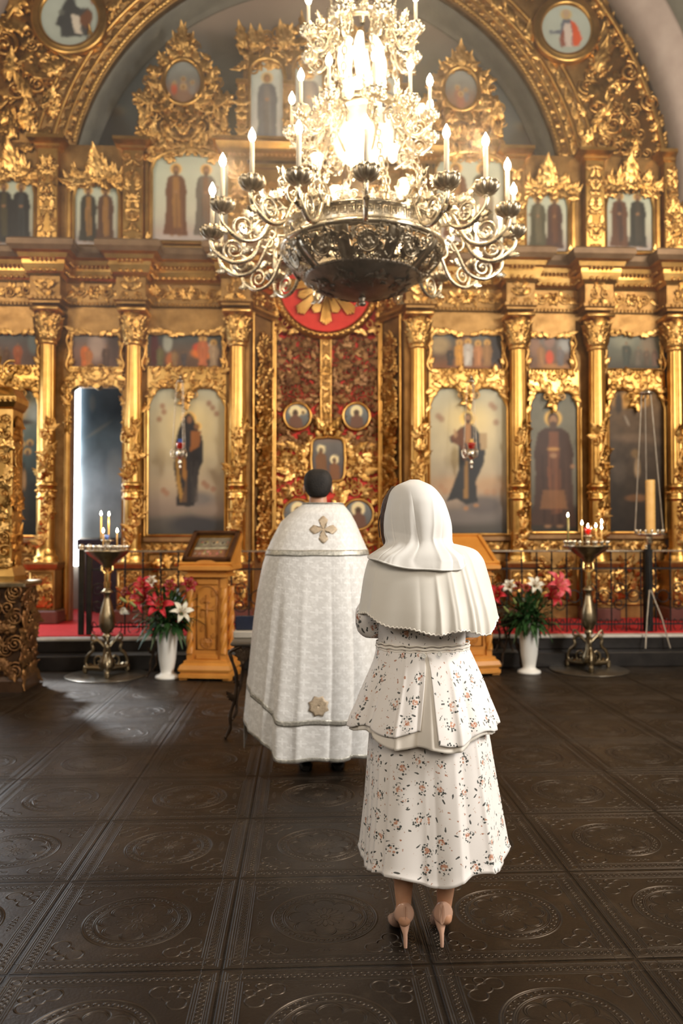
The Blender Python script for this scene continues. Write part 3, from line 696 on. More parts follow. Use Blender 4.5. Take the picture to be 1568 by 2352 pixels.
# ---- top of the screen: side pieces with oval medallions and the arched triple icon
def oval(px, py, rx, ry, label, cols, seed, foliage, y=YI-.02):
    c = W(px, py, y); f = y/FPX; rx_, rz_ = rx*f, ry*f
    t = thing('oval_icon', label, 'icon', (c.x, y, c.z-rz_), 'oval medallion icons above the upper row')
    nx, nz = px2cv(2*rx_, 2*rz_); cv = Cv(nx, nz).grad([(0, (.20, .10, .05)), (.25, (.22, .13, .09)), (.6, (.17, .17, .16)), (1, (.25, .27, .26))])
    for (u, v, s, col) in cols: cv.ell(u, v, .10*s, .16*s, col, .4); cv.ell(u, v+.17*s, .07*s, .06*s, (.45, .30, .12), .4); cv.ell(u, v+.165*s, .04*s, .035*s, (.18, .09, .05), .4)
    cv.noise(.12, 8); cv.blur(1)
    # disc-shaped panel
    q = MB(); n = 40; rings = 14; V = []; C = []
    for i in range(rings+1):
        rr = i/rings
        for a_ in np.arange(n)*2*pi/n:
            u, v = .5+.5*rr*cos(a_), .5+.5*rr*sin(a_); V.append((c.x+rx_*rr*cos(a_), y, c.z+rz_*rr*sin(a_))); C.append(cv.C[min(nx-1, int(u*nx)), min(nz-1, int(v*nz))])
    V += [(v[0], y+.03, v[2]) for v in V[-n:]]; C += [(.05, .05, .05)]*n
    q.add(V, gf(rings+2, n, False, True), C); q.build('painted_panel', PAINT, t, False)
    q = MB(); a_ = np.arange(48)*2*pi/48; tube(q, np.stack([c.x+(rx_+.02)*np.cos(a_), np.full(48, y-.02), c.z+(rz_+.02)*np.sin(a_)], 1), .035, 8, True); q.build('frame', GOLDP, t)
    if foliage:
        x0, x1, z0, z1 = (XP(foliage[0], py, y), XP(foliage[1], py, y), ZP(foliage[3], y, px), ZP(foliage[2], y, px))
        q = MB(); W2, H2 = (x1-x0), (z1-z0); zc0 = c.z-z0
        def mask(a, b):
            b0 = b+H2/2; e = ((a/(rx_+.06))**2+((b0-zc0)/(rz_+.06))**2)
            w_ = W2/2*(1 if b0 < H2*.42 else max(0, 1-.40*((b0-H2*.42)/(H2*.30))) if b0 < H2*.72 else max(.0, .62*(1-(b0/H2-.72)/.28)))
            return e > 1 and abs(a) < w_
        carve(q, (c.x, y-.0, (z0+z1)/2), W2, H2, .20, seed, 1.5, mask=mask, dz=1.3, scrolls=.2)
        leafz = z1-.30; put(q, TL[2], (c.x, y-.03, leafz), .34, pi/2); put(q, TL[0], (c.x, y-.02, leafz), .25, 2.4, -1); put(q, TL[0], (c.x, y-.02, leafz), .25, .7, 1); put(q, TS[0], (c.x-.12, y-.02, leafz-.05), .14); put(q, TS[0], (c.x+.12, y-.02, leafz-.05), .14, pi, -1)
        for k in range(14):
            a2 = k/14*2*pi; put(q, TL[k % 2], (c.x+(rx_+.03)*cos(a2), y-.02, c.z+(rz_+.03)*sin(a2)), .19, a2+.5, 1, dz=1.2)
        q.build('carved_foliage', GOLD, t)
        q = MB(); xs = np.linspace(x0+.05, x1-.05, 25); hs = [max(z0+.05, z0+H2*(.42 if abs(s) > .8 else .72-.3*max(0, abs(s)-.35)/.5)) for s in np.linspace(-1, 1, 25)]
        curtain(q, xs, z0-.02, np.array(hs), y+.03, y+.10); q.build('backing_board', BROWN, t, False)
    return t
rdc = (.40, .08, .04)
oval(421, 190, 42, 50, 'oval icon of several small figures in carved foliage at the upper left', [(.25, .35, .8, rdc), (.5, .42, 1, (.28, .20, .16)), (.75, .36, .9, (.20, .18, .17)), (.5, .2, 1.2, (.22, .13, .09))], 5, (316, 532, 66, 348))
oval(1058, 207, 40, 48, 'oval icon with one bright halo in carved foliage right of the chandelier', [(.4, .4, 1, (.22, .11, .08)), (.65, .35, .9, (.15, .16, .19)), (.5, .2, 1.2, (.28, .12, .08))], 9, (968, 1164, 108, 368))
# triple arched icon
zt0 = zsh+.22
for k, (a, b_, ty, lab) in enumerate(((574, 652, 138, 'tall arched icon of a dark standing saint left of the glowing chandelier core'), (676, 742, 128, 'arched icon half hidden behind the chandelier chains'), (862, 912, 165, 'arched icon of a dark figure seen right of the chandelier core'))):
    pr = (a, b_, ty, 338); cv = Cv(*cvfor(pr)).grad([(0, (.42, .40, .38)), (.5, (.46, .48, .46)), (1, (.40, .46, .42))]); cv.saint(.5, .08, .86, (.11, .12, .14), (.16, .15, .15), hr=.08, halo=(.5, .36, .16)); cv.noise(.06); cv.blur(1)
    icon('arched_icon', lab, pr, cv, YI-.02, 'arch', .05, 'arched icons of the top row', arch_h=.48)
t = thing('top_crest', 'carved foliage and small columns around the arched top icons behind the chandelier', 'carving', (XP(750, 340, YI), YI, zt0))
q = MB()
for px in (556, 664, 756, 850, 926): x = XP(px, 250, YI); box(q, x-.055, x+.055, YI-.10, YI+.02, zt0, ZP(205, YI), .01); box(q, x-.08, x+.08, YI-.12, YI+.02, ZP(205, YI), ZP(195, YI), .01)
q.build('small_columns', GOLDP, t, False)
q = MB(); x0, x1 = XP(548, 100, YI), XP(935, 100, YI); W2 = x1-x0; zc0 = ZP(120, YI)
carve(q, ((x0+x1)/2, YI-.01, zc0), W2, .75, .22, 31, 1.3, mask=lambda a, b: b < .36-.5*(abs(a)/(W2/2))**3 and b > -.30+.0, dz=1.2)
for px in (556, 664, 850, 926): carve(q, (XP(px, 260, YI), YI-.10, ZP(270, YI)), .13, .75, .12, px, 1, dz=.8)
for px, s in ((560, .34), (600, .3), (650, .36), (585, .3)): put(q, TL[2], (XP(px, 90, YI), YI-.02, ZP(118, YI)), s, pi/2+.2*sin(px)); 
q.build('carved_foliage', GOLD, t)
q = MB(); box(q, x0+.06, x1-.06, YI+.02, YI+.08, zt0-.1, ZP(110, YI)); q.build('backing_board', BROWN, t, False)

# ---- round medallions in the spandrels
def roundel(px, py, r, lab, fn):
    y = YA-.06; c = W(px, py, y); rr = r/FPX*YI; t = thing('round_icon', lab, 'icon', (c.x, y, c.z-rr), 'round icons in the arch spandrels')
    n = px2cv(2*rr, 2*rr)[0]; cv = Cv(n, n).grad([(0, (.36, .40, .36)), (1, (.46, .52, .48))]); fn(cv); cv.noise(.05); cv.blur(1)
    q = MB(); N, K = 48, 30; V, C = [], []
    for i in range(K+1):
        for a_ in np.arange(N)*2*pi/N:
            s = i/K; u, v = .5+.5*s*cos(a_), .5+.5*s*sin(a_); V.append((c.x+rr*s*cos(a_), y, c.z+rr*s*sin(a_))); C.append(cv.C[min(n-1, int(u*n)), min(n-1, int(v*n))])
    V += [(v[0], y+.06, v[2]) for v in V[-N:]]; C += [(.05, .05, .05)]*N
    q.add(V, gf(K+2, N, False, True), C); q.build('painted_panel', PAINT, t, False)
    q = MB(); lathe(q, [(rr-.01, .0), (rr, .04), (rr+.04, .05), (rr+.06, .03), (rr+.09, .045), (rr+.12, .02), (rr+.13, -.05)], 56, (c.x, y, c.z), axis='y'); q.build('frame', GOLDP, t)
def f1(cv):
    cv.ell(.50, .98, .10, .08, (.55, .36, .12), .3); cv.poly([(.28, .45), (.36, .68), (.45, .86), (.58, .86), (.62, .70), (.84, .68), (.90, .60), (.86, .40), (.84, .20), (.35, .16), (.34, .35), (.25, .38)], (.055, .06, .065)); cv.poly([(.60, .45), (.82, .68), (.90, .58), (.84, .30)], (.16, .07, .04))
    cv.ell(.5, .93, .055, .08, (.25, .13, .08), .3); cv.poly([(.52, .58), (.66, .55), (.70, .28), (.76, .22), (.60, .24), (.55, .4)], (.62, .56, .48)); cv.ell(.88, .80, .02, .03, (.4, .12, .06), .4); cv.ell(.36, .60, .05, .05, (.12, .13, .12), .4)
def f2(cv):
    cv.ell(.50, .80, .11, .11, (.55, .40, .16), .3); cv.ell(.5, .82, .065, .085, (.45, .33, .24), .3); cv.poly([(.15, .50), (.22, .46), (.40, .50), (.40, .62), (.45, .72), (.58, .72), (.70, .60), (.80, .35), (.72, .18), (.38, .16), (.38, .42), (.18, .40)], (.13, .15, .20))
    cv.poly([(.58, .70), (.70, .62), (.82, .34), (.74, .18), (.62, .18), (.62, .5)], (.62, .10, .04)); cv.poly([(.46, .62), (.58, .62), (.62, .42), (.60, .16), (.46, .16), (.44, .4)], (.58, .50, .46)); cv.poly([(.36, .30), (.45, .55), (.48, .18), (.40, .14)], (.25, .09, .07))
roundel(160, 42, 66, 'round icon of a dark-robed figure with a white scroll at the upper left corner', f1)
roundel(1300, 68, 60, 'round icon of a red-cloaked figure with white scroll at the upper right', f2)
for (px, py, s) in ((25, 330, 1), (1430, 350, 1)):      # dark carved cherub masses
    pass

# ---- entablature between the tiers
ZC = {k: ZP(v, YI) for k, v in dict(slab=586, slabb=612, corn=628, dent=655, frt=660, frb=702, arch=718, under=760).items()}
def plan(off, colw):
    P = [(-4.95, YI)]
    for px in LCOLS: x = XP(px, 650, YI-.2); P += [(x-colw, YI), (x-colw, YI-off), (x+colw, YI-off), (x+colw, YI)]
    P[-1] = (XP(572, 650, YI), YI) if False else P[-1]
    P += [(XP(632, 660, YD), YD-.02)]
    Q = [(XP(868, 660, YD), YD-.02)]
    for px in RCOLS: x = XP(px, 650, YI-.2); Q += [(x-colw, YI), (x-colw, YI-off), (x+colw, YI-off), (x+colw, YI)]
    Q += [(4.95, YI)]
    return P, Q
TOPSLAB = varied('dusty_brown_slab', (.17, .095, .045), (.30, .185, .10), .48, .3, 4)
LCOLS, RCOLS = [110, 305, 543], [962, 1190, 1368, 1553]
for side, pth in zip(('left', 'right'), plan(.30, .17)):
    ent = thing('gilded_entablature', f'long gilded cornice and carved frieze across the {side} half of the screen', 'cornice', (pth[0][0] if side == 'left' else pth[-1][0], YI, ZC['under']), 'cornices between the two rows of icons')
    q = MB(); s, sb, co, de, ft, fb, ar, un = [ZC[k] for k in ('slab', 'slabb', 'corn', 'dent', 'frt', 'frb', 'arch', 'under')]
    sweep(q, pth, [(-.10, s), (.20, s-.0), (.24, s-.03), (.24, s-.10), (.20, sb), (.15, sb-.02), (.13, co+.02), (.10, co), (.10, co-.05), (.07, de+.02), (.05, de), (.03, ft)]); q.build('cornice', GOLDP, ent, False)
    q = MB(); sweep(q, pth, [(-.10, s+.002), (.203, s+.002), (.247, s-.03), (.247, s-.10), (.206, sb)]); q.build('top_slab', TOPSLAB, ent, False)
    q = MB(); sweep(q, pth, [(.02, ft+.01), (.02, fb), (.045, fb-.01), (.045, fb-.05), (.02, fb-.07), (.02, ar), (.0, ar-.01), (-.1, ar-.01)]); q.build('frieze_board', GOLDD, ent, False)
    q = MB(); 
    for i in range(len(pth)-1):
        (xa, ya), (xb, yb) = pth[i], pth[i+1]; L = sqrt((xb-xa)**2+(yb-ya)**2); d = np.array([(xb-xa)/L, (yb-ya)/L]); nn = np.array([d[1], -d[0]])
        for off, z, pit, rr in ((.135, co-.005, .055, .021), (.085, de+.03, .075, .030), (.055, fb-.03, .05, .017)):
            a_ = np.array([xa, ya])+nn*off; b_ = np.array([xb, yb])+nn*off; beads(q, (*a_, z), (*b_, z), pit, rr, 6)
    q.build('bead_rows', GOLDP, ent, kind='stuff')
    q = MB()
    for i in range(len(pth)-1):
        (xa, ya), (xb, yb) = pth[i], pth[i+1]; L = sqrt((xb-xa)**2+(yb-ya)**2)
        if abs(xb-xa) < .02: continue
        d = np.array([(xb-xa)/L, (yb-ya)/L]); nn = np.array([d[1], -d[0]]); a_ = np.array([xa, ya])+nn*.02+d*.06; b_ = np.array([xb, yb])+nn*.02-d*.06
        if L > .45: frieze(q, 0, 0, (ft+fb)/2, (ft-fb)*.95, 0, i, p0=a_, p1=b_)
        else: carve(q, (*((a_+b_)/2), (ft+fb)/2), L*.7, (ft-fb)*1.0, .15, i, 1.3, ex=(d[0], d[1], 0), en=(nn[0], nn[1], 0), dz=1.5)
    q.build('carved_frieze', GOLD, ent)

# ---- columns
zb0 = ZS+.012
CZ = {k: ZP(v, YI-.25) for k, v in dict(captop=716, capbot=792, ringt=1110, ringb=1148, baset=1262, baseb=1290, ped=1398, plinth=1432).items()}
COLS = [(108, 'second from the left edge, beside the open side door', 0), (306, 'between the open side door and the mother-and-child icon', 1), (545, 'right of the mother-and-child icon', 2), (960, 'rising behind the white headscarf, right of the central doors', 3), (1190, 'between the bearded saviour icon and the grey monk icon', 4), (1371, 'between the grey monk icon and the dark right icon', 5), (1552, 'at the right edge of the photo', 6)]
def on_cyl(q, T, cx, cy, R, phi, z, s, ang, flip=1, dz=1.):
    en = np.array([sin(phi), -cos(phi), 0]); ex = np.array([cos(phi), sin(phi), 0]); put(q, T, np.array([cx, cy, z])+en*R*.96, s, ang, flip, ex, en, dz=dz)
for px, lab, k in COLS:
    yc = YI-.22; x = XP(px, 950, yc); R = .115 if k != 0 else .11
    t = thing('gilded_column', 'fluted gilded column with carved vine, '+lab, 'column', (x, yc, zb0), 'columns of the main row')
    fl_ = lambda a, n=14: 1-.075*np.abs(np.sin(a*n/2))**.7
    q = MB(); zz = np.linspace(CZ['ringt'], CZ['capbot'], 12); lathe(q, [(R*(1.0-.10*i/11), z) for i, z in enumerate(zz)], 84, (x, yc, 0), fl_); q.build('fluted_shaft', GOLDP, t)
    q = MB(); lathe(q, [(R*.93, CZ['baset']), (R*.98, (CZ['baset']+CZ['ringb'])/2), (R*.95, CZ['ringb'])], 28, (x, yc, 0)); q.build('lower_shaft', GOLDP, t)
    q = MB(); zr, zrb = CZ['ringt'], CZ['ringb']; h_ = zr-zrb
    lathe(q, [(R*.95, zrb-.01), (R*1.12, zrb+.01), (R*1.2, zrb+.03), (R*1.05, zrb+.05), (R*1.05, zr-.06), (R*1.22, zr-.045), (R*1.22, zr-.02), (R, zr+.01)], 32, (x, yc, 0)); 
    for i in range(16): ball(q, (x+R*1.1*cos(i*pi/8), yc+R*1.1*sin(i*pi/8), (zr+zrb)/2), .022, 6)
    q.build('ring_collar', GOLDP, t)
    q = MB(); cb, ct = CZ['capbot'], CZ['captop']; lathe(q, [(R*.9, cb-.04), (R*1.15, cb-.02), (R*1.0, cb+.01), (R*1.0, cb+.14), (R*1.25, cb+.27), (R*1.55, ct-.07), (R*1.2, ct-.06)], 28, (x, yc, 0))
    for row, (z0, s, n0) in enumerate(((cb+.01, .19, 9), (cb+.13, .21, 8))):
        for i in range(n0): on_cyl(q, TL[2], x, yc, R*(1.0+.1*row), 2*pi*(i+.5*row)/n0, z0, s, pi/2, dz=1.4)
    for i in range(4):
        for sg in (1, -1): on_cyl(q, TS[0], x, yc, R*1.2, pi/4+i*pi/2+sg*.35, ct-.11, .13, 0 if sg > 0 else pi, sg, 1.5)
    box(q, x-R*1.65, x+R*1.65, yc-R*1.65, yc+R*1.65, ct-.06, ct-.0, .012); q.build('leafy_capital', GOLD, t)
    q = MB(); r = np.random.RandomState(k+40)
    vines = [(CZ['ringt']+.05, 1.0, 26), ((1020-1000)*0+ZP(1010, yc), .8, 10), (CZ['baset']+.05, .8, 22)]
    for (z0, amp, n0) in vines:
        ph0 = r.uniform(-.6, .2)
        hgt = .42 if z0 == vines[0][0] else (.22 if n0 == 10 else .62)
        for i in range(n0):
            f_ = i/n0; phi = ph0+1.1*f_+r.uniform(-.45, .45); on_cyl(q, (TL+TS+TF)[r.randint(8)], x, yc, R, phi, z0+hgt*f_, r.uniform(.10, .17), r.uniform(.3, 2.8), 1 if r.rand() < .5 else -1, 1.4)
    P = np.array([(x+(R+.012)*sin(a_), yc-(R+.012)*cos(a_), CZ['ringt']+.03+f_*.8) for f_ in np.linspace(0, 1, 24) for a_ in [-.8+1.9*f_]]); tube(q, P, .012, 6)
    q.build('carved_vine', GOLD, t)
    q = MB(); pw = .165; bz, pz = CZ['baseb'], CZ['ped']
    lathe(q, [(R*1.5, bz), (R*1.5, bz+.02), (R*1.3, bz+.035), (R*1.45, bz+.06), (R*1.1, bz+.09), (R*1.05, CZ['baset']+.01)], 28, (x, yc, 0)); q.build('base', GOLDP, t)
    q = MB(); box(q, x-pw, x+pw, yc-pw, YI-.005, pz, bz-.05, .012); sweep(q, [(x-pw, YI), (x-pw, yc-pw), (x+pw, yc-pw), (x+pw, YI)], [(0, bz-.10), (.03, bz-.07), (.05, bz-.02), (.05, bz), (-.12, bz)]); q.build('pedestal', GOLDD, t, False)
    q = MB(); carve(q, (x, yc-pw-.005, (pz+bz-.1)/2), .24, (bz-.12-pz)*.85, .13, k, 1.2, dz=1.2); tube(q, [(x-pw+.03, yc-pw, pz+.04), (x+pw-.03, yc-pw, pz+.04), (x+pw-.03, yc-pw, bz-.13), (x-pw+.03, yc-pw, bz-.13)], .014, 6, True); q.build('carved_pedestal_face', GOLD, t)
    q = MB(); box(q, x-pw-.05, x+pw+.05, yc-pw-.06, YI-.005, zb0, pz+.005, .015); q.build('plinth', varied('red_brown_plinth', (.10, .035, .028), (.15, .055, .04), .45, 0, 6) if k == 0 else bpy.data.materials['red_brown_plinth'], t, False)

# ---- main-row icons
def scene_cv(pr, base, blobs, fig, seed):
    cv = Cv(*cvfor(pr)).grad(base)
    for b_ in blobs: cv.ell(*b_)
    for (u, s, rb, hal) in fig:
        cv.saint(u, .10, .10+s, rb, tuple(np.array(rb)*1.3), halo=(.60, .34, .10) if hal else None, hr=.13, sh=.16)
    cv.noise(.10, 7); cv.blur(1); return cv
UP = [
 ((-15, 86, 762, 846), [(0, (.14, .08, .06)), (.4, (.12, .07, .06)), (1, (.09, .10, .10))], [(.9, .7, .12, .3, (.16, .20, .20), .5, .7)], [(.55, .62, (.30, .08, .03), 0), (.3, .5, (.10, .05, .03), 0), (.15, .5, (.13, .08, .05), 0)], 'dark little scene with a red figure at the left edge above the tall dark icon'),
 ((166, 276, 764, 850), [(0, (.12, .06, .04)), (.5, (.22, .12, .09)), (1, (.13, .12, .11))], [(.5, .62, .16, .35, (.44, .32, .26), .8, .8), (.85, .6, .12, .4, (.08, .05, .04), .6, .8)], [(.27, .62, (.50, .13, .03), 0), (.7, .58, (.09, .05, .035), 0), (.35, .5, (.40, .14, .04), 0)], 'little scene with two orange figures in a bright haze above the open side door'),
 ((338, 512, 764, 848), [(0, (.10, .05, .03)), (.35, (.12, .07, .045)), (1, (.07, .09, .09))], [(.27, .72, .06, .25, (.34, .34, .28), .4, .9), (.10, .6, .05, .5, (.12, .03, .03), .4, .8), (.75, .45, .17, .16, (.62, .16, .03), .4, .9), (.70, .60, .10, .12, (.55, .07, .03), .4, .9), (.85, .62, .07, .10, (.42, .40, .36), .4, .8), (.32, .25, .07, .2, (.45, .13, .04), .5, .8)], [(.17, .55, (.13, .11, .05), 0), (.36, .45, (.22, .13, .06), 0), (.73, .8, (.40, .12, .05), 1), (.87, .68, (.30, .2, .12), 1), (.48, .4, (.06, .05, .05), 0)], 'little birth scene with an orange-draped bed above the mother-and-child icon'),
 ((990, 1152, 764, 848), [(0, (.22, .08, .03)), (.3, (.14, .08, .05)), (.7, (.12, .10, .08)), (1, (.14, .15, .14))], [(.12, .65, .14, .22, (.42, .30, .16), .7, .8), (.45, .8, .10, .2, (.18, .08, .05), .4, .8), (.9, .6, .12, .5, (.05, .045, .045), .4, .9)], [(.40, .68, (.50, .24, .05), 1), (.52, .70, (.42, .38, .34), 1), (.66, .66, (.36, .16, .07), 1), (.79, .68, (.26, .14, .06), 1), (.27, .5, (.05, .04, .035), 0)], 'little scene of four haloed figures in a row above the bearded saviour icon'),
 ((1213, 1310, 770, 848), [(0, (.16, .07, .03)), (.4, (.15, .09, .06)), (1, (.16, .15, .14))], [(.15, .7, .12, .3, (.30, .16, .10), .5, .8), (.5, .8, .12, .18, (.30, .17, .13), .4, .8), (.85, .7, .14, .2, (.34, .34, .33), .8, .8), (.5, .35, .09, .2, (.62, .08, .03), .4, .9), (.6, .1, .35, .07, (.40, .18, .05), .4, .8)], [(.3, .65, (.28, .14, .06), 0), (.75, .58, (.14, .12, .12), 0)], 'little temple scene with a bright red drape above the grey monk icon'),
 ((1392, 1514, 766, 848), [(0, (.05, .04, .03)), (.5, (.12, .12, .09)), (1, (.20, .21, .17))], [(.3, .8, .2, .2, (.26, .25, .18), .8, .7), (.8, .7, .15, .3, (.20, .13, .08), .8, .7)], [(.38, .68, (.05, .055, .045), 0), (.6, .55, (.11, .09, .07), 0), (.75, .5, (.10, .07, .05), 0), (.9, .5, (.12, .07, .05), 0)], 'dim greenish crowd scene near the right edge above the dark right icon')]
for k, (pr, base, bl, fg, lab) in enumerate(UP):
    bl = [(a, b_, c, d, e, f_, g_) for (a, b_, c, d, e, f_, g_) in bl]
    cv = scene_cv(pr, base, bl, fg, k); t, g = icon('scene_icon', lab, pr, cv, YI-.03, 'rect', .02, 'small scene icons above the main row'); x0, x1, z0, z1, y, zc, xs = g
    q = MB(); n = int((x1-x0)/.075)
    for i in range(n):
        u = (i+.5)/n; xx = x0+u*(x1-x0); dz_ = .03*sin(u*pi*2+pi/2)-.01
        put(q, TL[i % 4], (xx, y-.03, z1+.01+dz_), .13, 0 if u > .5 else pi, 1 if u > .5 else -1, dz=1.3); put(q, TS[2], (xx, y-.03, z1+.03+dz_), .07, u*4)
    q.build('carved_apron', GOLD, t)
    q = MB(); xs2 = np.linspace(x0-.05, x1+.05, 21); uu = np.linspace(-1, 1, 21); curtain(q, xs2, z1-.015-.035*np.cos(uu*pi*1.5)**2, ZC['arch']-.01, y-.045, y-.0); q.build('apron_board', GOLDD, t, False)
    q = MB()
    for sx_, sg in ((x0-.035, -1), (x1+.035, 1)):
        P = spline([(sx_, y-.03, z1), (sx_+sg*.03, y-.05, z1-.12), (sx_-sg*.015, y-.05, z0+.22), (sx_+sg*.03, y-.05, z0+.06), (sx_-sg*.01, y-.04, z0-.03)], 24); tube(q, P, .02, 6)
        for i in range(4): put(q, TL[i], (sx_, y-.03, z0+.05+i*.12), .12, pi/2+sg*.4, sg)
    q.build('side_scrolls', GOLD, t)

def main_icon(pr, cv, lab, shape, ah, seed, nm='saint_icon'):
    t, g = icon(nm, lab, pr, cv, YI-.03, shape, .03, 'large standing icons of the main row', arch_h=ah); x0, x1, z0, z1, y, zc, xs = g
    zu = ZP(848, YI)
    q = MB(); curtain(q, xs, zc+.0, zu+.0, y-.05, y-.01); q.build('arched_board', GOLDP, t, False)
    q = MB(); w_ = x1-x0; n = int(w_/.085); r = np.random.RandomState(seed)
    for i in range(n):
        for row in (0, 1):
            u = (i+.5)/n; zl = np.interp(x0+u*w_, xs, zc); zz = zl+(zu-zl)*(.30+.5*row); put(q, (TL+TS)[r.randint(7)], (x0+u*w_, y-.05, zz), .14, r.uniform(-pi, pi), 1, dz=1.2)
    for i in range(len(xs)-1):
        if i % 2 == 0: put(q, TL[i % 2], (xs[i], y-.05, zc[i]+.02), .14, atan2(zc[i+1]-zc[i], xs[i+1]-xs[i])+(0 if i > 12 else pi), 1 if i > 12 else -1)
    xc = (x0+x1)/2; put(q, TF[1], (xc, y-.07, zc[12]+.04), .16); put(q, TL[2], (xc, y-.06, zc[12]), .15, -pi/2); put(q, TS[0], (xc-.10, y-.06, zc[12]+.07), .12); put(q, TS[0], (xc+.10, y-.06, zc[12]+.07), .12, pi, -1)
    beads(q, (x0, y-.06, zu-.015), (x1, y-.06, zu-.015), .045, .016, 6)
    q.build('carved_crest', GOLD, t)
    q = MB()
    for sx_ in (x0-.045, x1+.045): lathe(q, [(.02, z0-.03), (.022, z0), (.016, z0+.05), (.016, z1-.25), (.024, z1-.2), (.0, z1-.19)], 8, (sx_, y-.03, 0))
    q.build('side_colonnettes', GOLDP, t)
    q = MB(); box(q, x0-.06, x1+.06, y-.05, y+.02, z0-.10, z0-.03, .012); q.build('sill', BROWN, t, False)
    q = MB(); zz0, zz1 = ZS+.30, z0-.12
    frieze(q, x0, x1, z0-.17, .13, y-.0, seed); tube(q, [(x0, y, ZS+.2), (x1, y, ZS+.2), (x1, y, z0-.25), (x0, y, z0-.25)], .02, 6, True)
    carve(q, (xc, y, (ZS+.2+z0-.25)/2), w_*.8, (z0-.25-ZS-.2)*.8, .2, seed+9, .8, dz=1.2)
    q.build('carved_dado', GOLD, t)
    return t
pr = (-14, 88, 893, 1230); cv = Cv(*cvfor(pr)).grad([(0, (.02, .02, .016)), (.35, (.03, .03, .025)), (.6, (.06, .08, .07)), (.75, (.14, .16, .13)), (1, (.22, .20, .13))])
cv.ell(.55, .87, .22, .07, (.60, .34, .10), .8); cv.ell(.9, .84, .2, .06, (.30, .32, .28), .8); cv.ell(.5, .77, .35, .02, (.06, .04, .03), .6)
for u, v, s in ((.45, .62, 1), (.62, .62, 1), (.8, .63, 1), (.55, .56, 1.1), (.32, .58, 1.1), (.75, .57, 1)): cv.ring(u, v, .06*s, .018, (.62, .33, .08)); cv.ell(u, v-.012, .045, .018, (.10, .06, .04), .4)
cv.ell(.6, .68, .05, .02, (.5, .3, .12), .4); cv.poly([(.3, .5), (.7, .5), (.8, .1), (.2, .1)], (.035, .03, .022)); cv.poly([(.32, .5), (.42, .5), (.36, .3)], (.25, .13, .05)); cv.ell(.68, .38, .04, .07, (.28, .15, .06), .5); cv.ell(.33, .35, .03, .08, (.16, .08, .04), .5); cv.noise(.15, 8); cv.blur(1)
main_icon(pr, cv, 'dark tall icon of a crowd of haloed saints at the left edge', 'cusp', .28, 1)
# mother and child
BG = [(0, (.06, .055, .05)), (.10, (.10, .09, .08)), (.22, (.28, .22, .17)), (.35, (.42, .33, .22)), (.6, (.50, .44, .31)), (1, (.42, .42, .33))]
pr = (341, 517, 890, 1228); cv = Cv(*cvfor(pr)).grad(BG); cv.ell(.55, .72, .5, .22, (.60, .47, .24), 1.2, .7); cv.ell(.55, .78, .24, .12, (.66, .53, .28), 1., .7)
for u, v in ((.18, .87), (.20, .83), (.14, .78), (.78, .89), (.83, .86), (.88, .82), (.24, .28), (.2, .30), (.76, .33), (.84, .31), (.72, .35)): cv.ell(u, v, .035, .02, (.30, .15, .09), .6, .8)
cv.ell(.62, .24, .22, .05, (.13, .13, .13), .7, .8); cv.ell(.6, .07, .32, .06, (.045, .045, .05), .6, .9); cv.cloud(.14, .24, (.30, .22, .17), .5, 3)
cv.ell(.52, .785, .10, .050, (.80, .50, .16), .2); cv.ell(.625, .735, .062, .030, (.80, .50, .16), .2)
rb = (.030, .028, .030); cv.poly([(.46, .80), (.52, .83), (.58, .80), (.62, .73), (.70, .66), (.71, .50), (.66, .44), (.64, .35), (.60, .20), (.52, .19), (.36, .20), (.38, .30), (.33, .45), (.35, .62), (.38, .70)], rb)
cv.ell(.52, .785, .055, .038, rb, .2); cv.ell(.53, .780, .034, .026, (.22, .11, .06), .2); cv.ell(.625, .733, .035, .020, (.22, .11, .05), .3)
cv.poly([(.55, .70), (.68, .70), (.66, .60), (.54, .56)], (.26, .10, .035)); cv.poly([(.35, .55), (.40, .53), (.41, .38), (.46, .24), (.42, .22), (.37, .35)], (.34, .19, .05)); cv.poly([(.44, .55), (.49, .50), (.50, .34), (.44, .40)], (.30, .14, .04)); cv.poly([(.42, .22), (.5, .22), (.5, .40), (.46, .3)], (.12, .07, .04))
for i in range(4): cv.poly([(.55+i*.03, .5), (.56+i*.03, .5), (.58+i*.02, .22), (.56+i*.02, .22)], (.07, .06, .055), .7)
cv.noise(.05, 6); cv.blur(1); main_icon(pr, cv, 'large pale icon of a dark-robed mother holding a child, left of the central doors', 'cusp', .20, 2)
# saviour
pr = (986, 1163, 890, 1226); cv = Cv(*cvfor(pr)).grad(BG); cv.ell(.5, .74, .5, .2, (.58, .47, .26), 1.2, .7); cv.ell(.5, .78, .24, .10, (.70, .56, .28), 1., .8)
for u, v in ((.12, .80), (.16, .78), (.8, .88), (.84, .86), (.86, .76), (.2, .29), (.74, .285), (.83, .285), (.15, .32)): cv.ell(u, v, .04, .022, (.32, .18, .11), .6, .75)
cv.ell(.25, .33, .3, .06, (.45, .27, .15), .8, .6); cv.ell(.8, .33, .25, .06, (.45, .27, .15), .8, .6); cv.ell(.5, .12, .5, .05, (.16, .14, .13), .8, .9); cv.ell(.7, .20, .25, .06, (.10, .09, .09), .7, .8)
cv.ell(.50, .785, .105, .053, (.82, .56, .18), .2); rb = (.035, .035, .036); br = (.15, .065, .035)
cv.poly([(.42, .72), (.47, .75), (.55, .75), (.62, .71), (.68, .64), (.72, .56), (.70, .48), (.60, .36), (.62, .22), (.48, .20), (.35, .24), (.22, .22), (.30, .32), (.38, .44), (.38, .58), (.36, .62), (.28, .62), (.26, .66), (.33, .68)], rb)
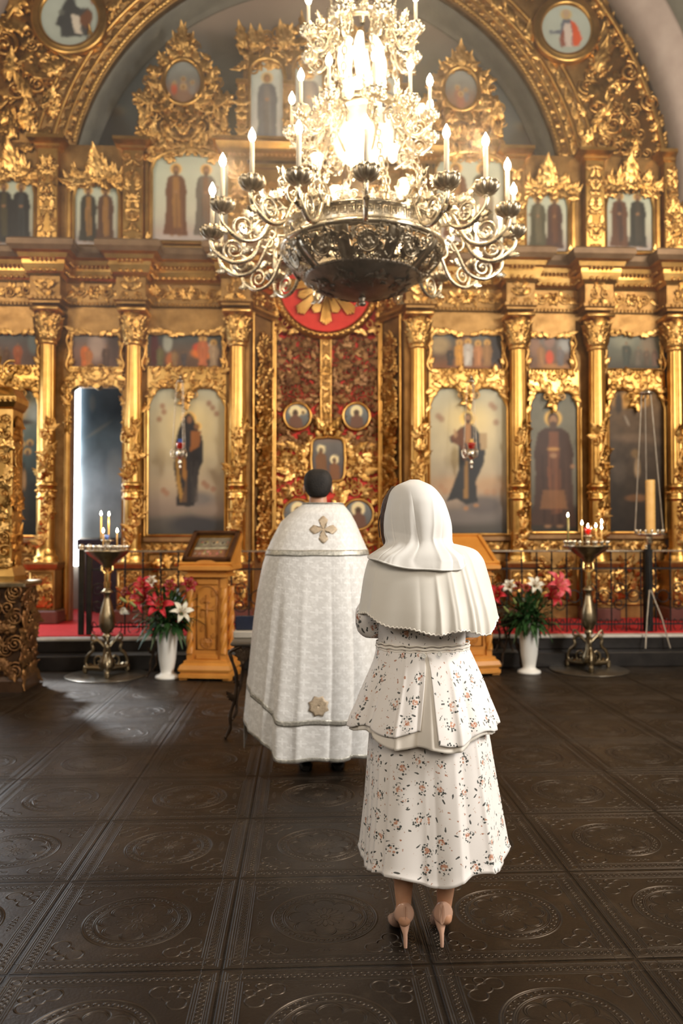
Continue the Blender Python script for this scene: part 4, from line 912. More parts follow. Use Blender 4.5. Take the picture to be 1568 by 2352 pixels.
cv.poly([(.36, .70), (.43, .74), (.46, .62), (.50, .52), (.44, .50), (.40, .60), (.30, .62), (.27, .66)], br); cv.poly([(.46, .75), (.54, .75), (.54, .60), (.47, .62)], (.34, .17, .07)); cv.poly([(.46, .50), (.50, .50), (.50, .24), (.44, .24)], (.25, .14, .05))
cv.ell(.50, .79, .052, .036, (.07, .035, .02), .2); cv.ell(.50, .785, .032, .027, (.30, .17, .09), .2); cv.ell(.50, .762, .03, .014, (.08, .04, .025), .3)
cv.ell(.34, .675, .022, .022, (.42, .25, .13), .3); cv.ell(.33, .70, .008, .018, (.42, .25, .13), .3); cv.poly([(.64, .69), (.75, .69), (.75, .58), (.66, .57)], (.38, .27, .15)); cv.ell(.47, .175, .03, .014, (.34, .18, .09), .3); cv.ell(.60, .195, .035, .012, (.34, .18, .09), .3)
cv.noise(.05, 6); cv.blur(1); main_icon(pr, cv, 'large pale icon of a bearded robed man with open book, right of central doors', 'cusp', .20, 3)
# monk
pr = (1216, 1325, 900, 1222); cv = Cv(*cvfor(pr)).grad([(0, (.03, .022, .015)), (.17, (.04, .03, .02)), (.20, (.10, .085, .06)), (.5, (.17, .155, .115)), (1, (.14, .135, .10))]); cv.saint(.5, .04, .88, (.055, .028, .018), (.17, .065, .03), halo=(.62, .38, .10), hr=.068, sh=.13, flare=1.25, beard=(.08, .045, .03), veil=(.05, .025, .015), arm=((1, .5),)); cv.poly([(.28, .30), (.72, .30), (.78, .17), (.22, .17)], (.22, .10, .04), .7); cv.ell(.5, .59, .12, .012, (.42, .22, .07), .5); cv.noise(.08, 6); cv.blur(1)
main_icon(pr, cv, 'grey-green icon of a brown-robed monk with a gold halo, right of the saviour icon', 'cusp', .26, 4)
pr = (1397, 1524, 895, 1222); cv = Cv(*cvfor(pr)).grad([(0, (.02, .014, .01)), (.3, (.03, .02, .012)), (.6, (.06, .04, .025)), (.85, (.10, .06, .03)), (1, (.20, .11, .04))])
cv.ell(.40, .92, .30, .05, (.52, .26, .06), .8); cv.ell(.34, .78, .02, .04, (.30, .24, .18), .5, .9, .4); cv.ell(.2, .90, .07, .08, (.04, .025, .015), .5); cv.ell(.5, .91, .05, .05, (.05, .03, .02), .5); cv.ell(.5, .66, .4, .03, (.14, .09, .055), .8, .6); cv.ell(.48, .55, .07, .03, (.20, .12, .05), .5, .7); cv.ell(.52, .45, .05, .07, (.30, .20, .11), .5, .8); cv.ell(.5, .24, .2, .025, (.16, .075, .03), .5, .8); cv.ell(.2, .42, .12, .08, (.07, .05, .035), .6, .8); cv.noise(.25, 9); cv.blur(1)
main_icon(pr, cv, 'very dark icon with an orange glow at its top, behind the hanging candle tray', 'cusp', .26, 5)
# pieces over and beside the open side door
t = thing('door_surround', 'carved gilded surround of the open side door at the left', 'door frame', (XP(226, 1000, YI), YI, ZS))
xs = np.linspace(DX0, DX1, 25); uu = np.linspace(-1, 1, 25); zd = ZP(905, YI)+.10*np.clip(1-np.abs(uu)**4, 0, 1)-.06*np.exp(-(uu/.18)**2)
q = MB(); curtain(q, xs, zd, ZP(850, YI), YI-.07, YI+.1); q.build('arched_board', GOLDP, t, False)
q = MB(); carve(q, ((DX0+DX1)/2, YI-.075, ZP(872, YI)), DX1-DX0, .26, .15, 77, 1.3)
for sx_ in (DX0-.03, DX1+.03):
    for i in range(7): put(q, (TL+TS)[i], (sx_, YI-.06, ZP(900, YI)+(i-5)*.12), .15, pi/2, 1 if i % 2 else -1)
q.build('carved_crest', GOLD, t)
q = MB()
for sx_ in (DX0-.03, DX1+.035): box(q, sx_-.035, sx_+.035, YI-.06, YI+.01, ZS+.012, ZP(900, YI), .01); lathe(q, [(.022, ZS+.1), (.02, 1.5), (.022, ZP(900, YI))], 8, (sx_, YI-.06, 0))
q.build('door_posts', GOLDP, t, False)
# narrow carved jamb pilasters beside the royal doors
for sg, (pa, pb), lab in ((-1, (574, 628), 'left'), (1, (874, 926), 'right')):
    A, B = ((CX0+.02, YI+.02), (jx0-.01, YD-.02)) if sg < 0 else ((jx1+.01, YD-.02), (CX1-.02, YI+.02))
    A, B = np.array(A), np.array(B); d = (B-A)/np.linalg.norm(B-A); nn = np.array([d[1], -d[0]]); c = (A+B)/2+nn*.03; L = np.linalg.norm(B-A)
    t = thing('carved_jamb', f'narrow angled carved jamb on the {lab} of the red central doors', 'jamb', (c[0], c[1], ZS), 'angled carved jambs'); zc_ = (ZP(760, YI)+ZP(1290, YI))/2; h_ = ZP(760, YI)-ZP(1290, YI)
    q = MB(); carve(q, (c[0], c[1], zc_), L*.55, h_, .17, 88 if sg > 0 else 87, 1.5, ex=(d[0], d[1], 0), en=(nn[0], nn[1], 0), dz=1.5); q.build('carved_vine', GOLD, t)
    q = MB()
    for e_ in (A+d*.04+nn*.02, B-d*.03+nn*.02): lathe(q, [(.022, ZS+.012), (.022, ZC['arch'])], 8, (e_[0], e_[1], 0))
    q.build('edge_rods', GOLDP, t)

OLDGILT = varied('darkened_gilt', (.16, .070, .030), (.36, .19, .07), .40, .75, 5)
# ---- royal doors: gilded openwork over red, sunburst above
t = thing('royal_doors', 'central double doors of openwork gilded carving over red cloth', 'doors', ((jx0+jx1)/2, YD, ZS+.012))
yd = YD+.02; dxc = XP(748, 1000, YD); dz0, dz1 = ZS+.05, ZP(770, YD); W2 = jx1-jx0-.06
q = MB(); box(q, jx0+.03, dxc-.004, yd+.03, yd+.07, ZS+.012, dz1); box(q, dxc+.004, jx1-.03, yd+.03, yd+.07, ZS+.012, dz1); q.build('red_backing', RED, t, False)
MED = [(683, 957, 29), (818, 957, 29), (684, 1182, 33), (822, 1182, 33)]
mp = [(W(a, b_, yd), c/FPX*yd) for a, b_, c in MED]; ctr = W(753, 1056, yd)
def mk(a, b):
    X_, Z_ = a+(jx0+jx1)/2, b+(dz0+dz1)/2
    for p, r0 in mp:
        if (X_-p.x)**2+(Z_-p.z)**2 < (r0+.05)**2: return False
    if abs(X_-ctr.x) < .27 and abs(Z_-ctr.z) < .36: return False
    if abs(X_-dxc) < .06: return False
    return True
q = MB(); carve(q, ((jx0+jx1)/2, yd+.01, (dz0+dz1)/2), W2, dz1-dz0, .19, 5, 1.5, mask=lambda a, b: mk(a, b) and b < .42, dz=1.0, scrolls=.45); q.build('openwork_carving', GOLD, t)
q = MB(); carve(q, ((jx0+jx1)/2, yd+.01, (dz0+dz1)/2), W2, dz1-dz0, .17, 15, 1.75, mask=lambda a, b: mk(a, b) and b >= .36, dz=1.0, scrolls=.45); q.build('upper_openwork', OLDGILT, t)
q = MB(); zpt = ZP(985, YD); box(q, dxc-.075, dxc+.075, yd-.04, yd+.03, zpt, dz1, .015); q.build('centre_post', GOLDD, t, False)
q = MB(); carve(q, (dxc, yd-.045, (zpt+dz1)/2), .10, dz1-zpt, .10, 3, 1.1)
for sx_ in (-.07, .07): lathe(q, [(.014, zpt), (.014, dz1)], 6, (dxc+sx_, yd-.045, 0))
q.build('post_carving', GOLD, t)
q = MB()
for sx_ in (jx0+.02, jx1-.02): lathe(q, [(.026, ZS+.012), (.026, dz1+.1)], 10, (sx_, YD-.04, 0))
q.build('edge_rods', GOLDP, t)
q = MB(); put(q, TL[0], (ctr.x-.03, yd-.04, ctr.z+.42), .24, 2.6, -1, dz=1.6); put(q, TL[0], (ctr.x+.03, yd-.04, ctr.z+.42), .24, .55, 1, dz=1.6); put(q, TF[0], (ctr.x, yd-.05, ctr.z+.42), .2, dz=1.5)
for i in range(30):
    a_ = i/30*2*pi; put(q, TL[i % 4], (ctr.x+.27*cos(a_), yd-.0, ctr.z+.34*sin(a_)), .15, a_+.8*(1 if i % 2 else -1), 1, dz=1.3)
q.build('medallion_foliage', GOLD, t)
def medal(t, c, rx_, rz_, cv, y, sq=False):
    q = MB(); N, K = 40, 14; V, C = [], []
    def R_(a_): return 1.0 if not sq else (1+.10*cos(4*a_+pi)+.03*cos(8*a_))
    for i in range(K+1):
        for a_ in np.arange(N)*2*pi/N:
            s = i/K*R_(a_); u, v = .5+.45*s*cos(a_), .5+.45*s*sin(a_); V.append((c.x+rx_*s*cos(a_), y, c.z+rz_*s*sin(a_))); C.append(cv.C[min(cv.nx-1, int(u*cv.nx)), min(cv.nz-1, int(v*cv.nz))])
    V += [(v[0], y+.04, v[2]) for v in V[-N:]]; C += [(.05, .05, .05)]*N
    q.add(V, gf(K+2, N, False, True), C); o = q.build('painted_medallion', PAINT, t, False)
    q = MB(); a_ = np.arange(N)*2*pi/N; rr = np.array([R_(x_) for x_ in a_]); tube(q, np.stack([c.x+(rx_+.012)*rr*np.cos(a_), np.full(N, y-.01), c.z+(rz_+.012)*rr*np.sin(a_)], 1), .022, 7, True); f_ = q.build('medallion_rim', GOLDP, t); f_.parent = o
for k, (p, r0) in enumerate(mp):
    cv = Cv(44, 44).grad([(0, (.10, .08, .07)), (.5, (.16, .17, .17)), (1, (.22, .24, .24))]); cx = .42 if k == 0 else .5
    cv.ell(cx, .68, .22, .22, (.95, .80, .45), .15); cv.ell(cx, .62, .11, .13, (.10, .06, .04), .3); cv.poly([(cx-.25, .05), (cx-.2, .45), (cx-.06, .56), (cx+.08, .56), (cx+.22, .42), (cx+.3, .05)], (.18, .09, .06))
    if k == 0: cv.ell(.70, .68, .12, .12, (.9, .72, .38), .2); cv.ell(.70, .64, .06, .07, (.15, .08, .05), .3)
    cv.blur(1); medal(t, p, r0, r0, cv, yd-.03)
cv = Cv(60, 80).grad([(0, (.10, .06, .05)), (.4, (.11, .10, .10)), (.8, (.16, .15, .14)), (1, (.24, .15, .11))])
for cx, cz, rb in ((.32, .70, (.20, .10, .05)), (.66, .50, (.22, .10, .05))): cv.ell(cx, cz, .11, .11*.76, (.92, .78, .45), .15); cv.ell(cx, cz-.02, .055, .06, (.12, .07, .05), .3); cv.poly([(cx-.14, cz-.42), (cx-.13, cz-.12), (cx, cz-.04), (cx+.13, cz-.12), (cx+.16, cz-.42)], rb)
cv.noise(.1); cv.blur(1); medal(t, ctr, .25, .33, cv, yd-.035, True)
SB = W(748, 657, YD-.06); rs = 111/FPX*YD
t = thing('sunburst_disc', 'round red disc with gilded sun rays above the central doors', 'sunburst', (SB.x, YD-.06, SB.z-rs), None)
q = MB(); lathe(q, [(.001, .0), (rs*.5, .0), (rs*.98, 0), (rs, -.04)], 60, (SB.x, YD-.06, SB.z), axis='y'); q.build('red_disc', RED, t, False)
q = MB(); lathe(q, [(rs-.04, .0), (rs-.02, .035), (rs+.03, .045), (rs+.07, .02), (rs+.08, -.05)], 60, (SB.x, YD-.06, SB.z), axis='y')
for i in range(54): a_ = i/54*2*pi; ball(q, (SB.x+(rs+.015)*cos(a_), YD-.10, SB.z+(rs+.015)*sin(a_)), .030, 7)
q.build('beaded_rim', GOLDP, t)
q = MB()
for i in range(16):
    a0 = -pi/2+i*pi/8; Lr = (.82 if i % 2 == 0 else .62)*rs; nfl = 5
    for j in range(nfl):
        a_ = a0+(j-(nfl-1)/2)*.066; l_ = Lr*(1-.035*abs(j-(nfl-1)/2)); e = np.array([cos(a_), 0, sin(a_)])
        tube(q, [np.array([SB.x, YD-.085, SB.z])+e*.12, np.array([SB.x, YD-.12, SB.z])+e*l_*.6, np.array([SB.x, YD-.10, SB.z])+e*l_], [.008, .016, .021], 6)
q.build('sun_rays', GOLDP, t)
q = MB(); lathe(q, [(.001, .07), (.06, .065), (.10, .04), (.12, .02), (.14, .03), (.155, -.01)], 24, (SB.x, YD-.08, SB.z), axis='y')
for i in range(12): a_ = i*pi/6; put(q, TB[0], (SB.x+.15*cos(a_), YD-.09, SB.z+.15*sin(a_)), .05, a_)
q.build('centre_boss', GOLD, t)
q = MB(); box(q, jx0-.05, jx1+.05, YD-.0, YD+.12, ZP(640, YD), ztop, .01)
t = thing('central_valance', 'gilded carved boards above and around the sunburst', 'carving', ((jx0+jx1)/2, YD, ZP(770, YD))); q.build('boards', GOLDD, t, False)
q = MB(); carve(q, ((jx0+jx1)/2, YD-.03, (ZP(590, YD)+ZP(770, YD))/2), (jx1-jx0)*1.05, ZP(590, YD)-ZP(770, YD), .2, 12, 1.3, mask=lambda a, b: sqrt(a*a+(b+(ZP(590, YD)+ZP(770, YD))/2-SB.z)**2) > rs+.07, dz=1.2); q.build('carving', GOLD, t)
q = MB(); box(q, -4.95, 4.95, YI-.02, YT+.1, ztier-.05, ztier, .0) if 0 else box(q, CX0-.1, CX1+.1, YI, YD+.1, ZC['slab']-.04, ZC['slab'])
q.build('soffit', GOLDD, t, False)
# ================================================================== CHANDELIER
CY = 6.0
FLAME, _ = newmat('candle_flame', (1, .9, .7), .5, emit=(1.0, .80, .50), estr=110)
BULB, _ = newmat('bulb_glow', (1, .92, .8), .4, emit=(1.0, .80, .52), estr=65)
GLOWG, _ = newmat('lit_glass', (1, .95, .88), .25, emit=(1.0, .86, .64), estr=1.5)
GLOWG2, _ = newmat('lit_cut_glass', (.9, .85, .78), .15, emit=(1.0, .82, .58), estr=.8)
WAXW = varied('white_candle', (.80, .70, .52), (.88, .80, .62), .35, 0, 9, bs=.05)
HONEY = varied('honey_wax', (.75, .42, .12), (.85, .52, .18), .4, 0, 9, bs=.05)
ccx = XP(832, 560, CY)
CHB = ZP(692, CY, 832)
chand = thing('chandelier', 'huge brass chandelier with dark pierced bowl and many lit candle bulbs', 'chandelier', (ccx, CY, CHB))
ZR = 3.64; ZDK = 3.43
def C3(r, phi, z): return (ccx+r*cos(phi), CY+r*sin(phi), z)
q = MB(); lathe(q, [(.585, ZR+.02), (.60, ZR+.035), (.625, ZR+.02), (.63, ZR-.005), (.612, ZR-.02), (.60, ZR-.02)], 96, (ccx, CY, 0)); lathe(q, [(.585, ZR+.03), (.575, ZR+.13), (.60, ZR+.14), (.60, ZR+.155), (.565, ZR+.15), (.56, ZR+.03)], 96, (ccx, CY, 0)); q.build('bowl_rim', BRASSL, chand)
def bowlp(t): return (.600-(.600-.42)*t**1.25+.012*sin(pi*t), ZR-.02-(ZR-.02-ZDK)*t)
def on_bowl(q, T, phi, t, s, ang, flip=1, dz=1.):
    r, z = bowlp(t); r2, z2 = bowlp(t-.05); d = np.array([(r2-r), (z2-z)]); d /= np.linalg.norm(d)
    er = np.array([cos(phi), sin(phi), 0]); ez = er*d[0]+np.array([0, 0, d[1]]); ex = np.array([-sin(phi), cos(phi), 0]); en = er*d[1]-np.array([0, 0, d[0]])
    put(q, T, np.array(C3(r, phi, z)), s, ang, flip, ex, en, ez, dz=dz)
q = MB(); NB = 10                                 # ribs
for i in range(NB):
    ph = -pi/2+.31+i*2*pi/NB; V = []
    for t in np.linspace(0, 1, 8):
        r, z = bowlp(t); w_ = .050-.008*t
        for sx_, o in ((-1, 0), (-1, .012), (-.75, .018), (-.6, .010), (.6, .010), (.75, .018), (1, .012), (1, 0), (.5, -.008), (-.5, -.008)):
            a_ = ph+sx_*w_/r; V.append(C3(r+o, a_, z-o*.6))
    q.add(V, gf(8, 10, False, True))
q.build('bowl_ribs', BRASS, chand)
q = MB(); r = np.random.RandomState(5)
for i in range(NB):
    for j in range(44):
        u = r.uniform(-.5, .5); ph = -pi/2+.31+(i+.5+u*.78)*2*pi/NB; t = r.uniform(.04, .96)
        if ((u*.62)**2*.36+(t-.5)**2*.07) < .0068: continue
        on_bowl(q, (TS+TS+TL)[r.randint(10)], ph, t, r.uniform(.06, .10), r.uniform(-pi, pi), 1, .8)
for t in (.02, .97):
    rr, z = bowlp(t); a_ = np.arange(96)*2*pi/96; tube(q, np.stack([ccx+rr*np.cos(a_), CY+rr*np.sin(a_), np.full(96, z)], 1), .010, 6, True)
q.build('pierced_scrollwork', BRASS, chand)
for i in range(NB):
    ph = -pi/2+.31+(i+.5)*2*pi/NB; q = MB(); r_, z_ = bowlp(.5); er = np.array([cos(ph), sin(ph), -.55]); er /= np.linalg.norm(er)
    ex = np.array([-sin(ph), cos(ph), 0]); ez = np.cross(er, ex); c = np.array(C3(r_, ph, z_)); a_ = np.arange(28)*2*pi/28
    for rr, tr in ((.070, .008), (.055, .006)): tube(q, c+er*.008+np.cos(a_)[:, None]*ex*rr+np.sin(a_)[:, None]*ez*rr, tr, 6, True)
    tube(q, [c-er*.002, c+er*.008], [.066, .064], 28); put(q, TB[0], c+er*.008+ez*.014, .05, pi/2, 1, ex, er, ez); put(q, TF[1], c+er*.006-ez*.018, .085, 0, 1, ex, er, ez, dz=.7)
    q.build('bowl_medallion', BRASS, chand)
q = MB(); lathe(q, [(.44, ZDK+.012), (.445, ZDK), (.425, ZDK-.012), (.36, ZDK-.055), (.26, ZDK-.10), (.15, ZDK-.135), (.04, ZDK-.15), (.001, ZDK-.152)], 72, (ccx, CY, 0)); q.build('bottom_dish', BRONZE, chand)
q = MB()
for i in range(8):
    ph = i*pi/4+.3; er = np.array([cos(ph), sin(ph), 0]); en = np.array([.35*cos(ph), .35*sin(ph), -.93]); ex = np.array([-sin(ph), cos(ph), 0]); ez = np.cross(en, ex)
    c = np.array(C3(.30, ph, ZDK-.083)); put(q, TF[0], c, .13, 0, 1, ex, en, ez, dz=.6)
    for k in range(5): a_ = k*1.256; put(q, TL[k % 4], c+ex*.05*cos(a_)+ez*.05*sin(a_), .07, a_+1, 1, ex, en, ez, dz=.6)
for i in range(60): a_ = i*2*pi/60; put(q, TB[0], C3(.44, a_, ZDK), .03, 0, 1, (-sin(a_), cos(a_), 0), (cos(a_), sin(a_), 0))
q.build('dish_ornament', BRONZE, chand)
q = MB(); lathe(q, [(.02, ZDK-.145), (.03, ZDK-.155), (.018, ZDK-.17), (.022, ZDK-.185), (.03, ZDK-.195), (.02, ZDK-.21), (.001, ZDK-.215)], 16, (ccx, CY, 0)); q.build('bottom_finial', BRONZE, chand)
q = MB()                                        # crested band above the rim: key pattern and palmettes
for i in range(60):
    a0 = i*2*pi/60; en = np.array([cos(a0), sin(a0), 0]); ex = np.array([-sin(a0), cos(a0), 0]); c = np.array(C3(.585, a0, ZR+.085))
    K = [(-.022, -.03), (-.022, .03), (.022, .03), (.022, -.015), (-.006, -.015), (-.006, .012), (.008, .012)]
    tube(q, [c+ex*x+np.array([0, 0, z]) for x, z in K], .004, 4)
for i in range(20):
    a0 = i*2*pi/20+.05; en = np.array([cos(a0), sin(a0), 0]); ex = np.array([-sin(a0), cos(a0), 0]); c = np.array(C3(.585, a0, ZR+.15)); big = i % 2 == 0
    put(q, TL[2], c, .14 if big else .08, pi/2, 1, ex, en, dz=.7)
    for sg in (1, -1): put(q, TS[1], c+ex*sg*.05+np.array([0, 0, .035]), .075 if big else .06, .5 if sg > 0 else pi-.5, sg, ex, en, dz=.7); put(q, TS[0], c+ex*sg*.045+np.array([0, 0, .0]), .05, 2, sg, ex, en, dz=.7)
q.build('crested_band', BRASSL, chand)

def local_build(q, name, mat):
    o = q.build(name, mat); return o
def spiral(c, r0, r1, a0, turns, n=26):          # in the r-z plane -> list of (r,z)
    a = np.linspace(a0, a0+turns*2*pi, n); r = np.linspace(r0, r1, n); return [(c[0]+r[i]*cos(a[i]), c[1]+r[i]*sin(a[i])) for i in range(n)]
def make_arm(R, zc, r0, z0, drop, cand_h, sc=1.0, phi=0, first=None, dark=True):
    """radial arm in the local x-z plane of the chandelier axis; heights are relative to CHB"""
    q = MB(); f = lambda P: [(p[0], 0, p[1]-CHB) for p in P]
    main = spline(f([(r0, z0), (r0+(R-r0)*.22, z0-.02), (r0+(R-r0)*.45, zc-drop*.85), (r0+(R-r0)*.72, zc-drop*1.15), (R-.02*sc, zc-drop*.75), (R+.012*sc, zc-drop*.35), (R, zc-.03)]), 36); tube(q, main, np.interp(np.linspace(0, 1, len(main)), [0, .5, 1], [.013, .018, .013])*sc, 6)
    cx = r0+(R-r0)*.70; cz = zc-drop*.62
    tube(q, f(spiral((cx, cz), .088*sc, .018*sc, -pi*.5, 1.75)), np.linspace(.013, .008, 26)*sc, 5); ball(q, (cx, 0, cz-CHB), .016*sc, 7)
    cx2 = r0+(R-r0)*.28; cz2 = z0-.03
    tube(q, f(spiral((cx2, cz2), .095*sc, .02*sc, pi*1.2, -1.6)), np.linspace(.013, .008, 26)*sc, 5); ball(q, (cx2, 0, cz2-CHB), .015*sc, 7)
    tube(q, f(spiral((cx2+.10*sc, cz2+.06*sc), .050*sc, .012*sc, -pi*.6, 1.3, 18)), .006*sc, 5)
    for (px, pz, s, an) in ((cx, cz+.09*sc, .11, 2.6), (cx2+.05, cz2+.07*sc, .12, .6), (cx2-.03, cz2+.10*sc, .10, 1.8), (R-.05, zc-drop*.8, .09, -.5)):
        put(q, TL[0], (px, 0, pz-CHB), s*sc, an, 1, dz=.8); put(q, TL[0], (px, 0, pz-CHB), s*sc, an, 1, en=(0, 1, 0), dz=.8)
    arm = local_build(q, 'candle_arm', BRASSL)
    q = MB(); zl = zc-CHB; n = 80; fold = lambda a: 1-.20*np.abs(np.sin(5*a))**3
    lathe(q, [(.010*sc, zl-.05), (.022*sc, zl-.042), (.012*sc, zl-.03), (.020*sc, zl-.022)], 16, (R, 0, 0))
    lathe(q, [(.012*sc, zl-.030), (.042*sc, zl-.030), (.072*sc, zl-.014*sc), (.090*sc, zl+.012*sc), (.094*sc, zl+.034*sc), (.084*sc, zl+.052*sc), (.066*sc, zl+.050*sc), (.052*sc, zl+.022*sc), (.030*sc, zl+.012*sc), (.020*sc, zl+.014*sc), (.020*sc, zl+.045*sc), (.001, zl+.045*sc)], n, (R, 0, 0), fold)
    cup = local_build(q, 'candle_cup', BRASS if dark else BRASSL); cup.parent = arm
    q = MB(); lathe(q, [(.001, zl+.04*sc), (.0165*sc, zl+.04*sc), (.0165*sc, zl+.04*sc+cand_h), (.010*sc, zl+.047*sc+cand_h), (.001, zl+.047*sc+cand_h)], 12, (R, 0, 0)); ca = local_build(q, 'candle_tube', WAXW); ca.parent = arm
    q = MB(); z1 = zl+.046*sc+cand_h; lathe(q, [(.001, z1), (.017, z1+.010), (.025, z1+.032), (.021, z1+.056), (.009, z1+.080), (.001, z1+.096)], 12, (R, 0, 0)); fl_ = local_build(q, 'flame_bulb', BULB); fl_.parent = arm
    return arm
def ring_of(arm, angles, lift=None):
    out = []
    for i, a_ in enumerate(angles):
        if i == 0: o = arm
        else:
            o = arm.copy(); COL.objects.link(o)
            for ch in list(arm.children): c = ch.copy(); COL.objects.link(c); c.parent = o
        o.parent = chand; o.rotation_euler = (0, 0, math.radians(-a_)); o.location = (0, 0, (lift[i] if lift else 0)); out.append(o)
    return out
A1 = [93, 115, 134, 153, 171, 194, 213, 232, 252, 272, 292, 311, 332, 350, 11, 31, 48, 66]
ring_of(make_arm(1.13, 3.71, .60, 3.80, .17, .245), A1, [0, .01, .06, .03, -.03, 0, -.02, 0, 0, 0, 0, 0, 0, -.02, 0, .01, .05, 0])
A2 = [85, 120, 150, 185, 215, 250, 285, 320, 352, 27, 55]
ring_of(make_arm(.54, 4.55, .24, 4.60, .10, .20, .80, dark=False), A2)
A3 = [75, 115, 160, 205, 250, 295, 340, 30]
ring_of(make_arm(.44, 5.22, .20, 5.30, .10, .18, .78, dark=False), A3)
def chain(p, q_, n):
    m = MB(); p = np.array(p, float); e = np.array(q_, float); d = (e-p)/n; L = np.linalg.norm(d); t = d/L
    s1 = np.cross(t, (0, 1, 0)); s1 /= np.linalg.norm(s1); s2 = np.cross(t, s1); a_ = np.arange(12)*2*pi/12
    for i in range(n):
        c = p+d*(i+.5); s = s1 if i % 2 else s2; P = c+np.cos(a_)[:, None]*t*L*.62+np.sin(a_)[:, None]*s*.017; tube(m, P, .0052, 5, True)
    return m
for i in range(8):
    ph = i*pi/4+.2; chain(C3(.58, ph, ZR+.17), C3(.33, ph, 4.66), 15).build('chain', BRASSL, chand); chain(C3(.30, ph, 4.70), C3(.24, ph, 5.34), 10).build('chain', BRASSL, chand)
for i in range(4): ph = i*pi/2+.4; chain(C3(.22, ph, 5.40), C3(.06, ph, 6.6), 18).build('chain', BRASSL, chand)
chain(C3(0, 0, 6.6), C3(0, 0, 10.9), 60).build('chain', BRASSL, chand)
q = MB(); lathe(q, [(.30, 4.64), (.335, 4.65), (.345, 4.67), (.335, 4.70), (.30, 4.70)], 60, (ccx, CY, 0)); lathe(q, [(.22, 5.32), (.25, 5.33), (.26, 5.36), (.24, 5.39), (.21, 5.38)], 48, (ccx, CY, 0)); lathe(q, [(.02, 5.4), (.05, 5.6), (.03, 5.7), (.08, 5.9), (.03, 6.1), (.06, 6.5), (.08, 6.6), (.001, 6.62)], 20, (ccx, CY, 0))
for i in range(8): ph = i*pi/4+.2; tube(q, spline([C3(.26, ph, 4.30), C3(.36, ph, 4.40), C3(.30, ph, 4.52), C3(.335, ph, 4.65)], 16), .010, 6)
q.build('upper_rings', BRASSL, chand)
for k in range(16):
    ph = k*2*pi/16; q = MB(); er = np.array([cos(ph), sin(ph), 0]); ex = np.array([-sin(ph), cos(ph), 0])
    for (rr, z, s) in ((.335, 4.72, .11), (.25, 5.42, .10)): put(q, TL[2], np.array(C3(rr, ph, z)), s, pi/2, 1, ex, er, dz=.8); put(q, TS[1], np.array(C3(rr, ph, z-.05)), s*.8, 1, 1, ex, er, dz=.8)
    q.build('ring_palmette', BRASSL, chand)
q = MB(); lathe(q, [(.001, 4.30), (.10, 4.31), (.19, 4.38), (.235, 4.48), (.24, 4.58), (.25, 4.64), (.22, 4.64), (.2, 4.5)], 40, (ccx, CY, 0), lambda a: 1+.02*np.cos(20*a)); q.build('glass_bowl', GLOWG2, chand)
q = MB(); lathe(q, [(.12, 4.66), (.15, 4.70), (.145, 4.80), (.13, 4.86), (.145, 4.90), (.12, 4.93)], 32, (ccx, CY, 0), lambda a: 1+.03*np.cos(16*a)); q.build('glass_cylinder', GLOWG, chand)
for i in range(6):
    ph = i*pi/3+.3; q = MB(); n = 14; P = np.array([C3(.10+.06*sin(pi*t), ph, 4.92+.34*t) for t in np.linspace(0, 1, n)]); tube(q, P, .02+.022*np.sin(np.linspace(.2, pi*.9, n)), 10); q.build('glass_flute', GLOWG, chand)
for i in range(8):
    ph = i*pi/4+.5; rr, zz = (.44, 4.62) if i % 2 else (.40, 4.20); q = MB(); lathe(q, [(.012, zz-.04), (.03, zz-.02), (.035, zz+.03), (.048, zz+.08), (.046, zz+.082), (.03, zz+.03), (.005, zz)], 24, C3(rr, ph, 0), lambda a: 1+.10*np.cos(6*a)); q.build('tulip_glass', GLOWG2, chand)
for i in range(6): a_ = i*pi/3+.25; point('chandelier_lamp', C3(1.02, a_, 4.12), 17, WARM, .05)
for i in range(3): a_ = i*2.09+.9; point('chandelier_upper_lamp', C3(.40, a_, 4.86), 8, WARM, .06)
point('chandelier_core_lamp', C3(0, 0, 4.05), 28, WARM, .12); point('chandelier_top_lamp', C3(.3, -1.2, 5.6), 14, WARM, .06)

